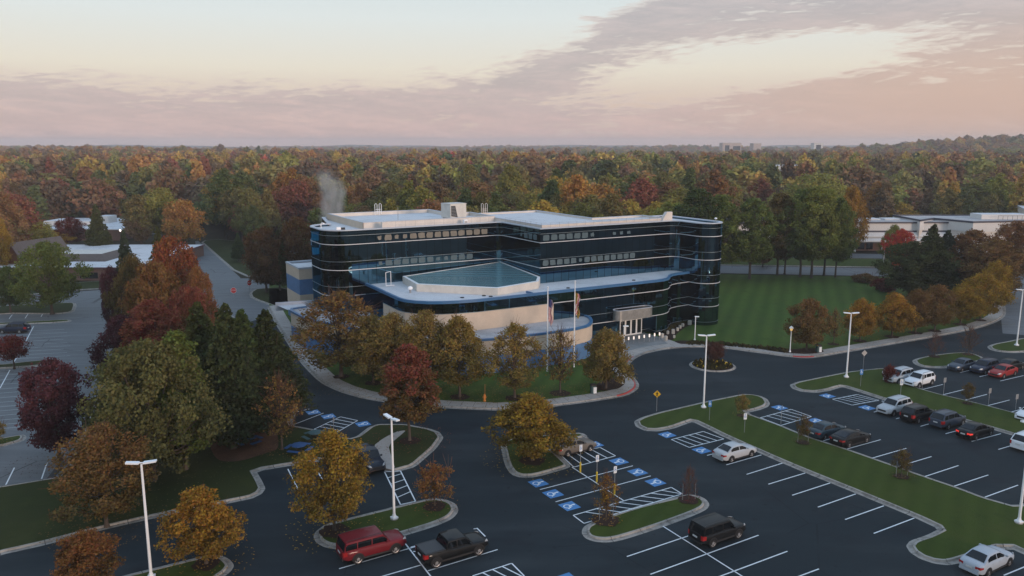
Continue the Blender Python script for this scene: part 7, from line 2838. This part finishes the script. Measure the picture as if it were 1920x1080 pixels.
# the clear gap low in the deck
gx = mathn(t, 'SUBTRACT', A, mathn(t, 'ADD', 0.27, mathn(t, 'MULTIPLY', mathn(t, 'SUBTRACT', E, 0.09), 3.0)))
gy = mathn(t, 'SUBTRACT', E, 0.088)
gd = mathn(t, 'ADD', mathn(t, 'POWER', mathn(t, 'DIVIDE', gx, 0.15), 2.0), mathn(t, 'POWER', mathn(t, 'DIVIDE', gy, 0.042), 2.0))
gap = mathn(t, 'MULTIPLY', mathn(t, 'EXPONENT', mathn(t, 'MULTIPLY', gd, -1.0)), 0.42)
cm = mathn(t, 'SUBTRACT', mathn(t, 'ADD', nn, over), gap)
mask = ramp(t, cm, 0.44, 0.63)
ccr = t.nodes.new('ShaderNodeValToRGB')
el = ccr.color_ramp.elements
stops = [(0.0, (0.70, 0.49, 0.45)), (0.04, (0.56, 0.455, 0.455)), (0.09, (0.50, 0.44, 0.445)), (0.22, (0.50, 0.475, 0.49)), (0.4, (0.62, 0.64, 0.72)), (1.0, (0.62, 0.70, 0.82))]
while len(el) < len(stops):
    el.new(0.5)
for e, (p, c) in zip(el, stops):
    e.position = p
    e.color = (*c, 1)
t.links.new(mathn(t, 'MULTIPLY', E, 1.0, True), ccr.inputs[0])
cloudc = mixc(t, ramp(t, mathn(t, 'ADD', mathn(t, 'MULTIPLY', n2, .65), mathn(t, 'MULTIPLY', n3, .35)), 0.38, 0.68), ccr.outputs[0], mixc(t, 1.0, ccr.outputs[0], (1.26, 1.19, 1.15), 'MULTIPLY'))
warm = mathn(t, 'MULTIPLY', ramp(t, A, 0.02, 0.55), mathn(t, 'SUBTRACT', 1.0, ramp(t, E, 0.05, 0.17)))
cloudc = mixc(t, mathn(t, 'MULTIPLY', warm, 0.85), cloudc, (0.70, 0.475, 0.375))
edge = mathn(t, 'MULTIPLY', mathn(t, 'MULTIPLY', mask, mathn(t, 'SUBTRACT', 1.0, mask)), 1.6)
skyc = mixc(t, mathn(t, 'MULTIPLY', mask, 0.88), clear, cloudc)
skyc = mixc(t, mathn(t, 'MULTIPLY', edge, 0.75), skyc, (0.90, 0.76, 0.66))
# warm streaks low on the horizon
stv = ramp(t, n2, 0.56, 0.74)
lowm = mathn(t, 'SUBTRACT', 1.0, ramp(t, E, 0.03, 0.075))
skyc = mixc(t, mathn(t, 'MULTIPLY', mathn(t, 'MULTIPLY', stv, lowm), 0.45), skyc, (0.80, 0.60, 0.52))
skyc = mixc(t, 0.08, skyc, nish)
t.links.new(skyc, bg.inputs[0])
bg.inputs[1].default_value = 1.0
t.links.new(bg.outputs[0], wo.inputs[0])

sl = bpy.data.lights.new('sun', 'SUN')
sl.energy = 2.3
sl.angle = R(14)
sl.color = (1.0, 0.74, 0.58)
so = bpy.data.objects.new('sun', sl)
COL.objects.link(so)
sd = Vector((SUN_AZ.x * math.cos(SUN_EL), SUN_AZ.y * math.cos(SUN_EL), math.sin(SUN_EL)))
so.rotation_euler = sd.to_track_quat('Z', 'Y').to_euler()
so.location = sd * 400

if HAZE:
    mb = MB()
    mb.box(-6200, 6200, -6200, 6200, -12.0, 64, None)
    me_h = mb.build('haze')
    m, t, out = newmat('haze')
    v = nd(t, 'ShaderNodeVolumePrincipled')
    v.inputs['Color'].default_value = (0.97, 0.93, 0.94, 1)
    v.inputs['Density'].default_value = 0.00024
    v.inputs['Anisotropy'].default_value = 0.2
    t.links.new(v.outputs[0], out.inputs['Volume'])
    me_h.data.materials.clear()
    me_h.data.materials.append(m)
    me_h['kind'] = 'stuff'

sc.view_settings.view_transform = 'Standard'
sc.view_settings.look = 'None'
sc.view_settings.exposure = 0
sc.view_settings.gamma = 1
sc.cycles.use_denoising = True
sc.cycles.denoiser = 'OPENIMAGEDENOISE'
sc.cycles.max_bounces = 6
sc.cycles.diffuse_bounces = 3
sc.cycles.glossy_bounces = 4
sc.cycles.transmission_bounces = 4
sc.cycles.volume_bounces = 0
sc.cycles.sample_clamp_indirect = 4.0
